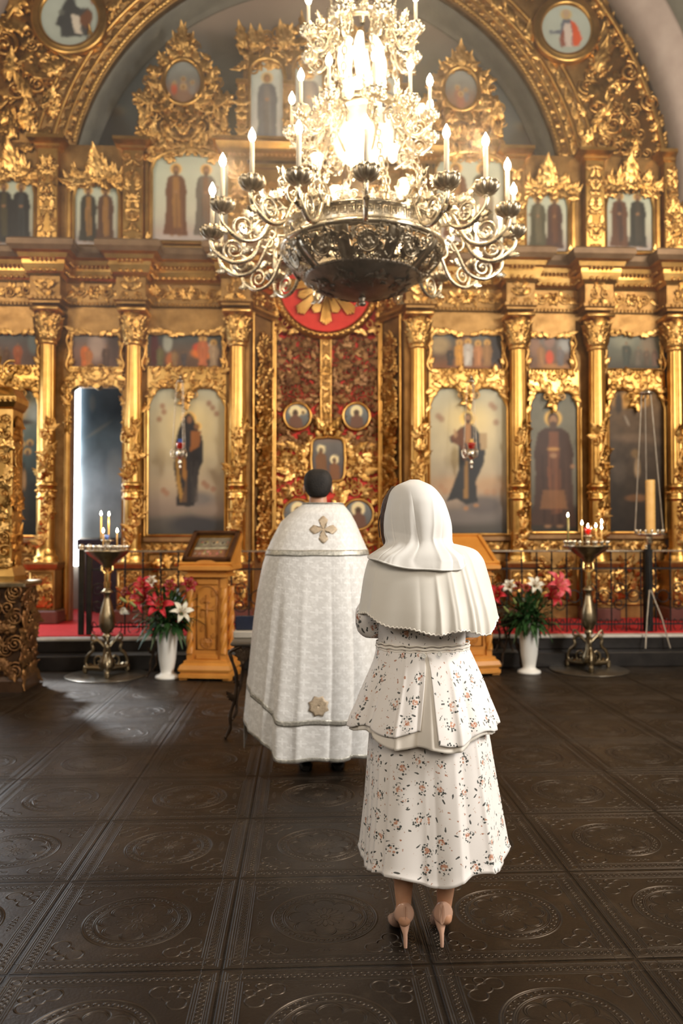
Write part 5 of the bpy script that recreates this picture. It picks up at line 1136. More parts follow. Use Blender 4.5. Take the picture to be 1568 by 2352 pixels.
# ================================================================== RAILING
YR = 9.22; zh = ZP(1266, YR); zrb_ = ZS+.013
def rail(name_lab, xa, xb, posts, pitch, seed, motif=True):
    t = thing('altar_railing', name_lab, 'railing', ((xa+xb)/2, YR, ZS), 'black iron altar railings')
    q = MB(); box(q, xa, xb, YR-.03, YR+.03, zh-.012, zh+.012, .008); q.build('handrail', BRASSL, t, False)
    for z in (ZP(1307, YR), ZP(1437, YR)): q = MB(); box(q, xa, xb, YR-.008, YR+.008, z-.009, z+.009); q.build('crossbar', IRON, t, False)
    n = int((xb-xa)/pitch); r = np.random.RandomState(seed)
    for i in range(n+1):
        x = xa+(xb-xa)*i/n; q = MB(); tube(q, [(x, YR, zrb_), (x, YR, zh-.01)], .0095, 6)
        for zz in (ZP(1307, YR)-.03, ZP(1307, YR)+.10, .72, .78): ball(q, (x, YR, zz), .017, 6)
        q.build('baluster', IRON, t)
    if motif:
        for i in range(n):
            x = xa+(xb-xa)*(i+.5)/n; q = MB(); zc = ZP(1372, YR); w_ = (xb-xa)/n/2
            if i % 2 == 0:
                for sg in (1, -1):
                    a_ = np.linspace(0, 1.5*2*pi, 22); rr = np.linspace(w_*.85, .015, 22); tube(q, np.stack([x+0*a_+sg*rr*np.sin(a_)*.0+rr*np.cos(a_), np.full(22, YR), zc+sg*.09+sg*rr*np.sin(a_)], 1), .007, 5)
            else:
                a_ = np.arange(20)*2*pi/20; tube(q, np.stack([x+w_*.8*np.cos(a_), np.full(20, YR), zc+w_*.8*np.sin(a_)], 1), .007, 5, True)
            for sg in (1, -1): tube(q, spline([(x, YR, ZP(1437, YR)), (x+sg*w_*.5, YR, ZP(1425, YR)), (x+sg*w_*.6, YR, ZP(1437, YR)-.04), (x+sg*w_*.3, YR, ZP(1437, YR)-.07)], 12), .006, 5)
            q.build('scroll_panel', IRON, t)
    for px, wd in posts:
        x = px; q = MB(); box(q, x-wd, x+wd, YR-wd, YR+wd, zrb_, zh+.02, .006); p = q.build('post', IRON, t, False)
        q = MB(); ball(q, (x, YR, zh+.055), .032, 10); lathe(q, [(.03, zh+.02), (.035, zh+.03), (.015, zh+.035)], 12, (x, YR, 0)); sub(q, 'post_cap', BRASSL, p)
Xr = lambda px: XP(px, 1350, YR)
rail('black iron railing section with pale posts left of the tall honey-coloured lectern', Xr(205), Xr(612), [(Xr(205), .028), (Xr(187), .03)], .20, 1)
rail('long black iron railing section at the right behind the white vase and candlestand', Xr(1060), Xr(1640), [(Xr(1487), .045)], .172, 2)
rail('short black iron railing end at the left edge beside the carved shrine', Xr(-60), Xr(38), [(Xr(38), .03)], .2, 3)

# ================================================================== LECTERNS
OAK = varied('honey_oak', (.52, .20, .030), (.66, .29, .055), .36, 0, 3, .5, .25, .003, 30)
OAKD = varied('carved_oak', (.40, .145, .022), (.52, .21, .04), .45, 0, 5)
def lectern(label, px, pbase, wbase, rot, icon_on):
    p = FL(px, pbase); Y0 = p.y; t = thing('lectern', label, 'lectern', (p.x, Y0+.20, 0), 'honey-coloured wooden lecterns'); cx, cy = p.x, Y0+.20
    B = wbase/2; D = .22; H = 1.13
    q = MB(); 
    for sx_ in (-1, 1):
        for sy in (-1, 1): box(q, cx+sx_*(B-.04)-.04, cx+sx_*(B-.04)+.04, cy+sy*(D-.04)-.04, cy+sy*(D-.04)+.04, 0, .03)
    sq = lambda b, d: [(cx-b, cy-d), (cx+b, cy-d), (cx+b, cy+d), (cx-b, cy+d)]
    sweep(q, sq(B-.09, D-.06), [(.09, .025), (.09, .06), (.075, .065), (.075, .085), (.09, .09), (.095, .11), (.08, .15), (.05, .17), (.05, .19), (0, .20), (-.1, .20)], True); box(q, cx-B+.02, cx+B-.02, cy-D+.02, cy+D-.02, .025, .05); q.build('base', OAK, t, False)
    q = MB(); b = B-.09; d = D-.06; box(q, cx-b+.03, cx+b-.03, cy-d+.02, cy+d-.02, .19, H-.10); 
    for sx_ in (-1, 1):
        box(q, cx+sx_*b-.03, cx+sx_*b+.03, cy-d-.005, cy-d+.03, .19, .26); box(q, cx+sx_*b-.03, cx+sx_*b+.03, cy-d-.005, cy-d+.03, H-.20, H-.10)
    box(q, cx-b+.06, cx+b-.06, cy-d-.0, cy-d+.03, .20, .25, .008); box(q, cx-b+.06, cx+b-.06, cy-d-.0, cy-d+.03, H-.17, H-.11, .008)
    q.build('cabinet_body', OAK, t, False)
    q = MB()
    for sx_ in (-1, 1):
        for sy in (-1, 1):
            n = 90; zs = np.linspace(.26, H-.20, n); nk = 24; a_ = np.arange(nk)*2*pi/nk; V = []
            for i, z in enumerate(zs):
                rr = .030+.007*np.cos(3*a_-z*42); V += [(cx+sx_*b+rr[j]*cos(a_[j]), cy+sy*d+rr[j]*sin(a_[j]), z) for j in range(nk)]
            q = MB(); q.add(V, gf(n, nk, False, True)); q.build('twisted_column', OAK, t)
    q = MB(); w_ = b-.07; y = cy-d+.013; P = [(cx-w_, y, .30), (cx+w_, y, .30), (cx+w_, y, .85)]+[(cx+w_*cos(a_), y, .85+.10*sin(a_)) for a_ in np.linspace(0, pi, 12)]+[(cx-w_, y, .85)]; tube(q, P, .008, 6, True)
    box(q, cx-.008, cx+.008, y-.008, y+.004, .42, .86); box(q, cx-w_*.62, cx+w_*.62, y-.008, y+.004, .70, .715); box(q, cx-w_*.3, cx+w_*.3, y-.008, y+.004, .775, .788)
    a_ = np.arange(20)*2*pi/20; tube(q, np.stack([cx+.055*np.cos(a_), np.full(20, y), .37+.055*np.sin(a_)], 1), .006, 5, True); put(q, TF[0], (cx, y, .37), .09, dz=.4)
    for i in range(8): put(q, TL[i % 4], (cx+(w_*.55)*(1 if i % 2 else -1), y, .35+.07*i), .07, 1.2, 1, dz=.25)
    q.build('carved_cross_panel', OAKD, t)
    q = MB(); sweep(q, sq(B-.10, D-.07), [(-.1, H-.10), (0, H-.10), (.05, H-.09), (.05, H-.065), (.03, H-.055), (.03, H-.04), (.075, H-.03), (.105, H-.015), (.105, H+.02), (.085, H+.03), (-.1, H+.03)], True); q.build('cornice', OAK, t, False)
    xs = np.linspace(-1, 1, 21); q = MB(); curtain(q, cx+xs*(B-.03), H+.02, H+.035+.05*np.exp(-(xs/.5)**4), cy-D+.0, cy-D+.03); q.build('curved_front_rail', OAK, t, False)
    # sloping desk
    z0, z1, y0, y1 = H+.03, H+.33, cy-D+.03, cy+D+.06
    q = MB(); sl = lambda u, v, o: (cx+u, y0+(y1-y0)*v-o*.55, z0+(z1-z0)*v+o*.83)
    def slab(u0, u1, v0, v1, o0, o1): q.add([sl(u, v, o) for u in (u0, u1) for v in (v0, v1) for o in (o0, o1)], np.array([(0, 1, 3, 2), (4, 6, 7, 5), (0, 4, 5, 1), (2, 3, 7, 6), (0, 2, 6, 4), (1, 5, 7, 3)]))
    slab(-B-.01, B+.01, 0, 1, -.02, 0); slab(-B-.01, B+.01, -.04, .02, 0, .035)
    for sx_ in (-1, 1): slab(sx_*(B-.01)-.02, sx_*(B-.01)+.02, 0, 1, 0, .02)
    slab(-B-.01, B+.01, .97, 1.02, 0, .02)
    for sx_ in (-1, 1): q.add([(cx+sx_*(B-.02)+o, y, z) for o in (-.012, .012) for (y, z) in ((y0, z0-.01), (y1, z0-.01), (y1, z1-.03))], [(0, 1, 2), (5, 4, 3), (0, 3, 4, 1), (1, 4, 5, 2), (2, 5, 3, 0)])
    q.build('sloping_desk', OAK, t, False)
    t.rotation_euler = (0, 0, rot)
    if icon_on:
        ti = thing('icon_in_frame', 'framed multi-scene icon in a dark wooden case lying on the left lectern', 'icon', (cx, cy, z0+.04), None)
        q = MB(); U = B-.015
        slab(-U, U, .04, .10, .0, .07); slab(-U, U, .93, .99, .0, .07)
        for sx_ in (-1, 1): slab(sx_*(U-.02)-.02, sx_*(U-.02)+.02, .04, .99, 0, .07)
        slab(-U, U, .04, .99, .0, .012); q.build('case', varied('dark_walnut', (.045, .018, .009), (.08, .033, .015), .35, 0, 6), ti, False)
        q = MB()
        slab(-U+.045, U-.045, .12, .16, .012, .045); slab(-U+.045, U-.045, .87, .91, .012, .045)
        for sx_ in (-1, 1): slab(sx_*(U-.055)-.012, sx_*(U-.055)+.012, .12, .91, .012, .045)
        q.build('gilded_inner_frame', GOLDP, ti, False)
        cv = Cv(70, 60, (.16, .13, .09)); r = np.random.RandomState(2)
        cv.poly([(0, .0), (1, .0), (1, .45), (0, .42)], (.20, .07, .03), .7); cv.poly([(0, .45), (1, .47), (1, .55), (0, .53)], (.38, .34, .22), .8)
        for i in range(22): cv.ell(r.uniform(.05, .95), r.choice([.25, .33, .68, .78]), .035, .05, (r.uniform(.1, .4), r.uniform(.08, .22), r.uniform(.04, .14)), .5)
        for u in (.25, .5, .75): cv.ell(u, .72, .07, .07, (.26, .24, .16), .5); cv.ell(u, .74, .04, .06, (.07, .05, .04), .4)
        cv.noise(.3, 9)
        us = np.linspace(-U+.068, U-.068, 70); vs = np.linspace(.16, .87, 60); q = MB(); V = [sl(u, v, .02) for u in us for v in vs]; q.add(V, gf(70, 60), cv.C.reshape(-1, 3)); 
        V2 = [sl(u, v, .013) for u in (us[0], us[-1]) for v in (.16, .87)]; q.add(V2, np.array([(0, 1, 3, 2)]), np.ones((4, 3))*.05); q.build('painted_panel', PAINT, ti, False); ti.rotation_euler = (0, 0, rot)
    return t
lectern('tall honey-coloured wooden lectern with twisted columns between left vase and priest', 478, 1562, .53, -.15, True)
lectern('honey-coloured wooden lectern mostly hidden behind the woman in white, its desk bare', 1082, 1552, .54, .20, False)

# ================================================================== VASES AND LILIES
LEAFG = varied('lily_leaves', (.012, .045, .012), (.035, .09, .022), .4, 0, 9, bs=.1)
STEMG = varied('pale_buds', (.25, .30, .08), (.38, .40, .14), .45, 0, 9, bs=.1)
REDL = varied('red_lily_petal', (.48, .012, .02), (.66, .04, .06), .45, 0, 12, bs=.1)
DRED = varied('dark_red_petal', (.20, .008, .012), (.32, .015, .022), .45, 0, 12, bs=.1)
PINKL = varied('pink_lily_petal', (.50, .045, .06), (.62, .10, .12), .45, 0, 12, bs=.1)
WHL = varied('white_lily_petal', (.72, .68, .55), (.80, .78, .68), .5, 0, 12, bs=.1)
STAM = varied('stamens', (.35, .16, .03), (.45, .22, .05), .6, 0, 9, bs=0)
def lily(c, s, dirv, mat, label, grp, openn=1.0, seed=0):
    c = np.array(c, float); d = np.array(dirv, float); d /= np.linalg.norm(d); a = np.cross(d, (0, 0, 1)); a /= np.linalg.norm(a); b = np.cross(d, a)
    t = thing('lily', label, 'flower', tuple(c), grp); r = np.random.RandomState(seed); q = MB()
    for k in range(6):
        th = k*pi/3+r.uniform(-.1, .1); rad = np.cos(th)*a+np.sin(th)*b; tan = -np.sin(th)*a+np.cos(th)*b
        nu, nv = 9, 5; V = []
        for u in np.linspace(0, 1, nu):
            w_ = s*.17*(sin(pi*min(1, u*.93+.07))**.8)*(1.0 if k % 2 else .8); rr = s*(.05+openn*.62*u**1.3); hh = s*(.62*sin(min(1.0, u*1.05)*pi*.62)-.18*openn*u**3)
            for v in np.linspace(-1, 1, nv): V.append(c+rad*rr+d*(hh-.03*s*abs(v)*(-1)+.05*s*(v*v))+tan*w_*v)
        q.add(V, gf(nu, nv))
    o = q.build('petals', mat, t); md = o.modifiers.new('thick', 'SOLIDIFY'); md.thickness = .0025
    q = MB()
    for k in range(6):
        th = k*pi/3+.5; rad = np.cos(th)*a+np.sin(th)*b; P = spline([c+d*s*.05, c+d*s*.4+rad*s*.10, c+d*s*.62+rad*s*.2], 6); tube(q, P, .002, 4); ball(q, P[-1], .006, 6)
    q.build('stamens', STAM, t)
def blade(q, p, d, L, w_, droop, rr):
    p = np.array(p, float); d = np.array(d, float); d /= np.linalg.norm(d); s = np.cross(d, (0, 0, 1)); s /= np.linalg.norm(s)+1e-9; V = []
    for u in np.linspace(0, 1, 7):
        c = p+d*L*u+np.array([0, 0, -droop*L*u*u]); ww = w_*sin(pi*(u*.9+.08))
        for v in (-1, -.5, 0, .5, 1): V.append(c+s*ww*v+np.array([0, 0, .25*ww*abs(v)]))
    q.add(V, gf(7, 5))
def vase(px, pbase, ptop, labv, labf, flowers, spread, seed, grp):
    p = FL(px, pbase); Y0 = p.y+.1; k = FPX/Y0; H = (pbase-ptop)/k+.02
    t = thing('white_vase', labv, 'vase', (p.x, Y0, 0), 'tall white ceramic vases'); q = MB()
    lathe(q, [(.001, .0), (.118, .0), (.124, .015), (.118, .03), (.085, .045), (.072, .055), (.066, .07), (.072, .11), (.088, .2), (.103, H*.75), (.116, H-.01), (.121, H), (.112, H), (.096, H*.75), (.06, .2), (.001, .15)], 40, (p.x, Y0, 0)); q.build('vase_body', WHITEC, t)
    r = np.random.RandomState(seed); q = MB(); top = np.array([p.x, Y0, H])
    n = 420
    for i in range(n):
        a_ = r.uniform(0, 2*pi); el = r.uniform(-.25, 1.4); R = r.uniform(.02, .8); d = np.array([cos(a_)*cos(el), sin(a_)*cos(el), sin(el)]); base = top+np.array([cos(a_)*.05, sin(a_)*.05, 0])+d*R*spread*np.array([.85, .7, 1.25])
        blade(q, base, d+np.array([0, 0, .2]), r.uniform(.10, .18), r.uniform(.012, .022), r.uniform(.1, .9), r)
    for i in range(14): a_ = r.uniform(0, 2*pi); blade(q, top+np.array([cos(a_)*.08, sin(a_)*.08, .0]), (cos(a_), sin(a_), .1), r.uniform(.15, .24), .024, 1.1, r)
    for i in range(14): a_ = r.uniform(0, 2*pi); R = r.uniform(.1, .8); tube(q, [top-np.array([0, 0, .12]), top+np.array([cos(a_)*R*spread*.6, sin(a_)*R*spread*.5, spread*.7*(1-.3*R)])], .005, 5)
    f = q.build('bouquet_foliage', LEAFG); f['kind'] = 'stuff'; tag(f, labf, 'foliage'); 
    for i, (fx, fy, s, mt, op, lab) in enumerate(flowers):
        Yf = Y0+r.uniform(-.16, -.02); c = W(fx, fy, Yf); d = np.array([(c.x-p.x)*1.6, -.55, .35])
        if mt is STEMG:
            q = MB(); dd = np.array([d[0], -.2, .5]); dd /= np.linalg.norm(dd); tube(q, [np.array(c)-dd*.05, np.array(c)-dd*.02, np.array(c)+dd*.02, np.array(c)+dd*.05], [.004, .016, .015, .004], 8); o = q.build('lily_bud', STEMG); tag(rebase(o), lab, 'flower bud', grp)
        else: lily(c, s*1.25, d, mt, lab, grp, op, i)
vase(380, 1562, 1443, 'tall white vase of red and white lilies left of the tall lectern', 'dark green lily leaves and stems in the left white vase',
 [(336, 1352, .14, REDL, 1.0, 'dark red lily at the top of the left bouquet'), (338, 1384, .17, REDL, 1.2, 'bright red open lily at the centre left of the left bouquet'), (372, 1398, .17, REDL, 1.2, 'bright red open lily lowest in the left bouquet'), (428, 1350, .13, DRED, .9, 'dark red lily at the right of the left bouquet against the lectern'), (352, 1342, .10, WHL, .9, 'white lily at the top of the left bouquet'), (414, 1412, .13, WHL, 1.2, 'white open lily low at the right of the left bouquet'), (298, 1410, .12, WHL, .35, 'half-closed white lily at the far left of the left bouquet'), (300, 1365, .11, DRED, .5, 'dark red drooping lily at the upper left of the left bouquet'), (390, 1352, .11, DRED, .8, 'dark red lily in the middle top of the left bouquet'),
  (283, 1378, .1, STEMG, 1, 'pale green bud at the far left of the left bouquet'), (305, 1388, .1, STEMG, 1, 'pale green bud above the half-closed white lily'), (400, 1365, .1, STEMG, 1, 'pale green bud near the top right of the left bouquet'), (318, 1360, .1, STEMG, 1, 'pale green bud at the upper left of the left bouquet'), (425, 1382, .1, STEMG, 1, 'pale green bud beside the lectern')], .34, 4, 'lilies in the left bouquet')
vase(1221, 1550, 1437, 'tall white vase of lilies at the right beside the tall candlestand', 'dark green lily leaves and stems in the right white vase',
 [(1268, 1352, .19, PINKL, 1.1, 'large pink-red lily at the right of the right bouquet'), (1258, 1376, .15, REDL, 1.1, 'red lily below the large pink one in the right bouquet'), (1172, 1352, .11, WHL, .9, 'white lily at the upper left of the right bouquet'), (1224, 1350, .12, WHL, 1.1, 'white open lily at the top of the right bouquet'), (1190, 1352, .11, DRED, .5, 'closed dark red lily beside the upper left white one'), (1207, 1358, .11, DRED, .5, 'closed dark red lily in the middle top of the right bouquet'), (1148, 1372, .15, REDL, 1.0, 'red lily at the left of the right bouquet beside the white cape'), (1243, 1375, .1, STEMG, 1, 'pale bud between white and pink lilies of the right bouquet'), (1182, 1382, .1, STEMG, 1, 'pale bud low at the left of the right bouquet'), (1234, 1388, .1, STEMG, 1, 'pale bud in the centre of the right bouquet'), (1162, 1400, .1, STEMG, 1, 'lowest pale bud of the right bouquet')], .33, 8, 'lilies in the right bouquet')

# ================================================================== CANDLE STANDS
REDG, _ = newmat('red_glass', (.75, .02, .01), .08, 0, **{'Transmission Weight': .6})
BLUEG = varied('blue_cup', (.05, .10, .35), (.08, .16, .5), .3, 0, 5, bs=0)
GOLDF = varied('golden_putto', (.80, .52, .18), (.9, .65, .28), .25, 1, 5)
OLDB = varied('tarnished_brass', (.22, .17, .10), (.42, .34, .22), .26, 1, 6, .42)
def loose_candle(c, h, r0, mat, label, grp, flame=True):
    t = thing('candle', label, 'candle', tuple(c), grp); q = MB(); x, y, z = c; lathe(q, [(.001, z), (r0, z), (r0*.95, z+h), (r0*.4, z+h+.002), (.001, z+h)], 10, (x, y, 0)); tube(q, [(x, y, z+h-.002), (x, y, z+h+.008)], .0012, 5); q.build('wax_stick', mat, t)
    if flame: q = MB(); lathe(q, [(.001, z+h+.004), (.009, z+h+.014), (.010, z+h+.022), (.005, z+h+.038), (.001, z+h+.05)], 10, (x, y, 0)); q.build('flame', FLAME, t)
def candlestand(label, px, pbase, ptop, side, kk):
    p = FL(px, pbase-6); x, y = p.x, p.y; k = FPX/y; H = 1.5-(ptop-1222)/k; t = thing('candlestand', label, 'candlestand', (x, y, 0), 'tall tarnished candlestands')
    q = MB(); lathe(q, [(.001, 0), (.42, 0), (.425, .008), (.41, .014), (.001, .016)], 56, (x, y, 0)); q.build('floor_plate', varied('worn_iron_plate', (.10, .085, .065), (.2, .17, .13), .35, .8, 6), t)
    for i in range(3):
        a_ = -pi/2+.25*side+i*2*pi/3; er = np.array([cos(a_), sin(a_), 0]); o = np.array([x, y, 0.]); q = MB()
        F = lambda P: spline([o+er*r_+np.array([0, 0, z_]) for r_, z_ in P], 30)
        tube(q, F([(.03, .30), (.10, .36), (.17, .33), (.16, .26), (.22, .20), (.245, .12), (.21, .085), (.18, .11)]), np.linspace(.022, .012, 30)[:len(F([(0, 0), (1, 1)]))] if 0 else .018, 8)
        tube(q, F([(.06, .12), (.13, .10), (.14, .17), (.09, .20), (.06, .16), (.10, .14)]), .012, 6); tube(q, F([(.08, .34), (.13, .40), (.17, .42), (.18, .37), (.15, .36)]), .012, 6)
        tube(q, [o+er*.05+np.array([0, 0, .075]), o+er*.26+np.array([0, 0, .075])], [.035, .028], 4); tube(q, [o+er*.25+np.array([0, 0, .017]), o+er*.25+np.array([0, 0, .045]), o+er*.25+np.array([0, 0, .08])], [.020, .030, .022], 10)
        q.build('scroll_foot', OLDB, t)
    q = MB(); S = H/1.36
    lathe(q, [(.001, .06), (.05, .06), (.085, .10), (.075, .16), (.045, .22), (.03, .30), (.028, .38), (.045, .40), (.05, .42), (.03, .44)], 28, (x, y, 0)); q.build('lower_stem', OLDB, t)
    q = MB(); lathe(q, [(.03, .44), (.05, .455), (.075, .50), (.085, .56), (.078, .64), (.055, .72), (.035, .80), (.030, .84), (.045, .86), (.07, .87), (.045, .89), (.03, .91)], 36, (x, y, 0), lambda a: 1+.02*np.cos(12*a)); q.build('urn_baluster', OLDB, t)
    q = MB(); zb = .90                           # small gilded putto holding the bowl
    for a, b_, r0, r1 in (((-.012, 0, zb), (-.016, 0, zb+.08), .018, .022), ((.012, 0, zb), (.02, -.01, zb+.08), .018, .022), ((0, 0, zb+.08), (0, 0, zb+.17), .03, .032), ((-.025, 0, zb+.165), (-.055, -.01, zb+.20), .014, .012), ((-.055, -.01, zb+.20), (-.05, 0, zb+.27), .012, .010), ((.025, 0, zb+.165), (.055, -.01, zb+.20), .014, .012), ((.055, -.01, zb+.20), (.05, 0, zb+.27), .012, .010), ((0, 0, zb+.17), (0, 0, zb+.20), .014, .014)):
        tube(q, [np.array(a)+(x, y, 0), (np.array(a)+np.array(b_))/2+(x, y, 0), np.array(b_)+(x, y, 0)], [r0, (r0+r1)/2*1.08, r1], 9)
    ball(q, (x, y, zb+.225), .030, 10); tube(q, [(x, y, zb+.24), (x, y, H-.12)], .02, 8); q.build('putto_figure', GOLDF, t)
    q = MB(); lathe(q, [(.02, H-.20), (.05, H-.18), (.07, H-.15), (.12, H-.11), (.19, H-.06), (.225, H-.02), (.235, H-.01), (.22, H-.005), (.15, H-.01), (.001, H-.012)], 44, (x, y, 0), lambda a: 1+.015*np.cos(16*a)); q.build('bowl_tray', OLDB, t)
    q = MB()
    for rr, n in ((.21, 16), (.14, 10), (.07, 6)):
        for i in range(n):
            a_ = i*2*pi/n; cc = (x+rr*cos(a_), y+rr*sin(a_), 0); z = H-.01
            lathe(q, [(.008, z), (.006, z+.02), (.016, z+.035), (.017, z+.055), (.013, z+.055), (.006, z+.035)], 10, cc)
    q.build('candle_sockets', SILVER, t)
    q = MB(); lathe(q, [(.02, H), (.03, H+.02), (.02, H+.06), (.035, H+.09), (.07, H+.095), (.07, H+.102), (.001, H+.102)], 16, (x, y, 0)); q.build('centre_holder', BRASSL, t)
    return x, y, H, t
x, y, H, t = candlestand('ornate brass candlestand with lit candles in front of the open side door', 245, 1558, 1262, 1, 0)
cgL = 'lit candles on the left candlestand'
tag_c = [((232, 1205), .13, HONEY, 'tall lit candle on the left stand, taller pair, left one'), ((250, 1205), .13, HONEY, 'tall lit candle on the left stand, taller pair, right one')]
kpx = FPX/y
for px, top, dy, h, lab in ((232, 1185, .05, .14, 'left one of the two tallest lit candles on the left candlestand'), (250, 1186, .05, .14, 'right one of the two tallest lit candles on the left candlestand'), (237, 1224, -.10, .08, 'short lit candle low in front on the left candlestand'), (269, 1224, -.06, .06, 'small lit candle at the right of the left candlestand')):
    zt = ZP(top, y+dy, px); zb_ = H+.102 if dy > 0 else H-.012; loose_candle((XP(px, top, y+(0 if dy > 0 else dy)), y+(0 if dy > 0 else dy), zb_), zt-zb_, .0075, HONEY, lab, cgL)
q = MB(); lathe(q, [(.012, H+.103), (.022, H+.12), (.026, H+.155), (.023, H+.155), (.018, H+.12), (.001, H+.11)], 20, (x, y-.04, 0)); tag(rebase(q.build('blue_lamp_cup', BLUEG)), 'small blue glass cup on the centre of the left candlestand', 'lamp cup')
point('candles_left_lamp', (x, y-.02, H+.30), 2.2, (1, .6, .25), .03)
x, y, H, t = candlestand('ornate brass candlestand with red glass lamp at the right beside the white vase', 1352, 1545, 1252, -1, 1)
q = MB(); xs_, ys_ = XP(1308, 1250, y-.05), y-.05; lathe(q, [(.01, H-.05), (.03, H-.03), (.08, H-.015), (.085, H-.005), (.001, H-.008)], 24, (xs_, ys_, 0)); tube(q, [(xs_, ys_, H-.04), (x-.15, y, H-.09)], .010, 6)
for i in range(6): a_ = i*pi/3; lathe(q, [(.008, H-.008), (.006, H+.01), (.016, H+.03), (.017, H+.05), (.013, H+.05)], 8, (xs_+.055*cos(a_), ys_+.055*sin(a_), 0))
q.build('side_tray', SILVER, t)
cgR = 'lit candles on the right candlestand'
OLIVEW = varied('olive_wax', (.22, .18, .06), (.3, .25, .09), .4, 0, 9, bs=0)
loose_candle((XP(1304, 1200, ys_), ys_, H-.005), ZP(1187, ys_, 1304)-H, .013, OLIVEW, 'tall olive-coloured lit candle standing apart at the left of the right candlestand', cgR)
for px, top, dy, h, mt, lab in ((1336, 1206, -.10, .12, HONEY, 'lit candle just left of the red glass lamp on the right stand'), (1368, 1212, -.12, .10, HONEY, 'lit candle front right of the red glass lamp, right stand'), (1381, 1203, -.02, .13, HONEY, 'highest lit candle at the right of the right candlestand'), (1381, 1216, -.14, .09, HONEY, 'lowest lit candle at the right of the right candlestand')):
    zt = ZP(top, y+dy, px); loose_candle((XP(px, top, y+dy), y+dy, H-.012), zt-H+.012, .0075, mt, lab, cgR)
t = thing('red_lamp', 'small red glass oil lamp burning in the middle of the right candlestand', 'lamp', (x, y, H+.10)); q = MB()
lathe(q, [(.015, H+.10), (.032, H+.115), (.036, H+.15), (.045, H+.19), (.042, H+.19), (.032, H+.15), (.026, H+.12), (.001, H+.115)], 24, (x, y, 0), lambda a: 1+.06*np.cos(8*a)); q.build('glass_cup', REDG, t)
q = MB(); lathe(q, [(.001, H+.185), (.009, H+.195), (.008, H+.21), (.001, H+.235)], 8, (x, y, 0)); q.build('flame', FLAME, t)
point('candles_right_lamp', (x, y-.05, H+.27), 2.6, (1, .6, .25), .03)

DULLM = varied('dull_brown_metal', (.24, .20, .15), (.38, .32, .25), .4, .8, 9)
# ---- tall framed candle at the right
Yt = 9.10; xt = XP(1490, 1200, Yt); zt0_ = ZP(1228, Yt, 1490); zt1_ = ZP(902, Yt, 1487)
t = thing('candle_tray_frame', 'tall slim metal frame with round tray holding a thick candle, far right', 'candle holder', (xt, Yt, 0.16)); fr = t
q = MB(); lathe(q, [(.001, zt0_-.02), (.12, zt0_-.015), (.175, zt0_), (.18, zt0_+.015), (.17, zt0_+.015), (.12, zt0_), (.001, zt0_)], 36, (xt, Yt, 0)); q.build('round_tray', SILVER, t)
q = MB()
for i in range(14): a_ = i*2*pi/14; lathe(q, [(.008, zt0_), (.006, zt0_+.02), (.017, zt0_+.035), (.018, zt0_+.06), (.013, zt0_+.06)], 8, (xt+.15*cos(a_), Yt+.15*sin(a_), 0))
q.build('candle_sockets', SILVER, t)
for a_ in (2.9, -.25, 1.4): q = MB(); tube(q, [(xt+.16*cos(a_), Yt+.12*sin(a_), zt0_+.01), (xt-.02+.05*cos(a_), Yt+.05*sin(a_), zt1_)], .008, 6); q.build('frame_rod', DULLM, t)
q = MB(); lathe(q, [(.001, zt1_+.05), (.02, zt1_+.045), (.04, zt1_+.02), (.085, zt1_), (.085, zt1_-.015), (.001, zt1_-.012)], 28, (xt-.02, Yt, 0)); q.build('top_cap', SILVER, t)
q = MB(); lathe(q, [(.03, zt0_-.02), (.045, zt0_-.045), (.025, zt0_-.06), (.04, zt0_-.09), (.02, zt0_-.11)], 20, (xt, Yt, 0)); q.build('gilt_knob', BRASSL, t)
q = MB(); tube(q, [(xt, Yt, zt0_-.10), (xt, Yt, .42)], .022, 8); q.build('pole', IRON, t)
for a_, rr in ((-.9, .24), (-2.2, .24), (1.5, .2)):
    q = MB(); zf = .165 if a_ < 0 else ZS+.013; tube(q, [(xt, Yt, .86), (xt+rr*.6*cos(a_), Yt+rr*.6*sin(a_), (.86+zf)*.5), (xt+rr*cos(a_), Yt+rr*sin(a_), zf+.012)], .009, 6); q.build('leg', DULLM, t)
q = MB(); xc_ = XP(1493, 1160, Yt); hh = ZP(1103, Yt, 1493); rr = 10.5/FPX*Yt; lathe(q, [(.001, zt0_+.002)]+[(rr*(1+.03*(i % 2)), zt0_+.002+(hh-zt0_)*i/26) for i in range(27)]+[(.001, hh-.005)], 24, (xc_, Yt, 0)); 
tag(rebase(q.build('thick_candle', HONEY)), 'thick unlit honey wax candle standing in the far right metal frame', 'candle')

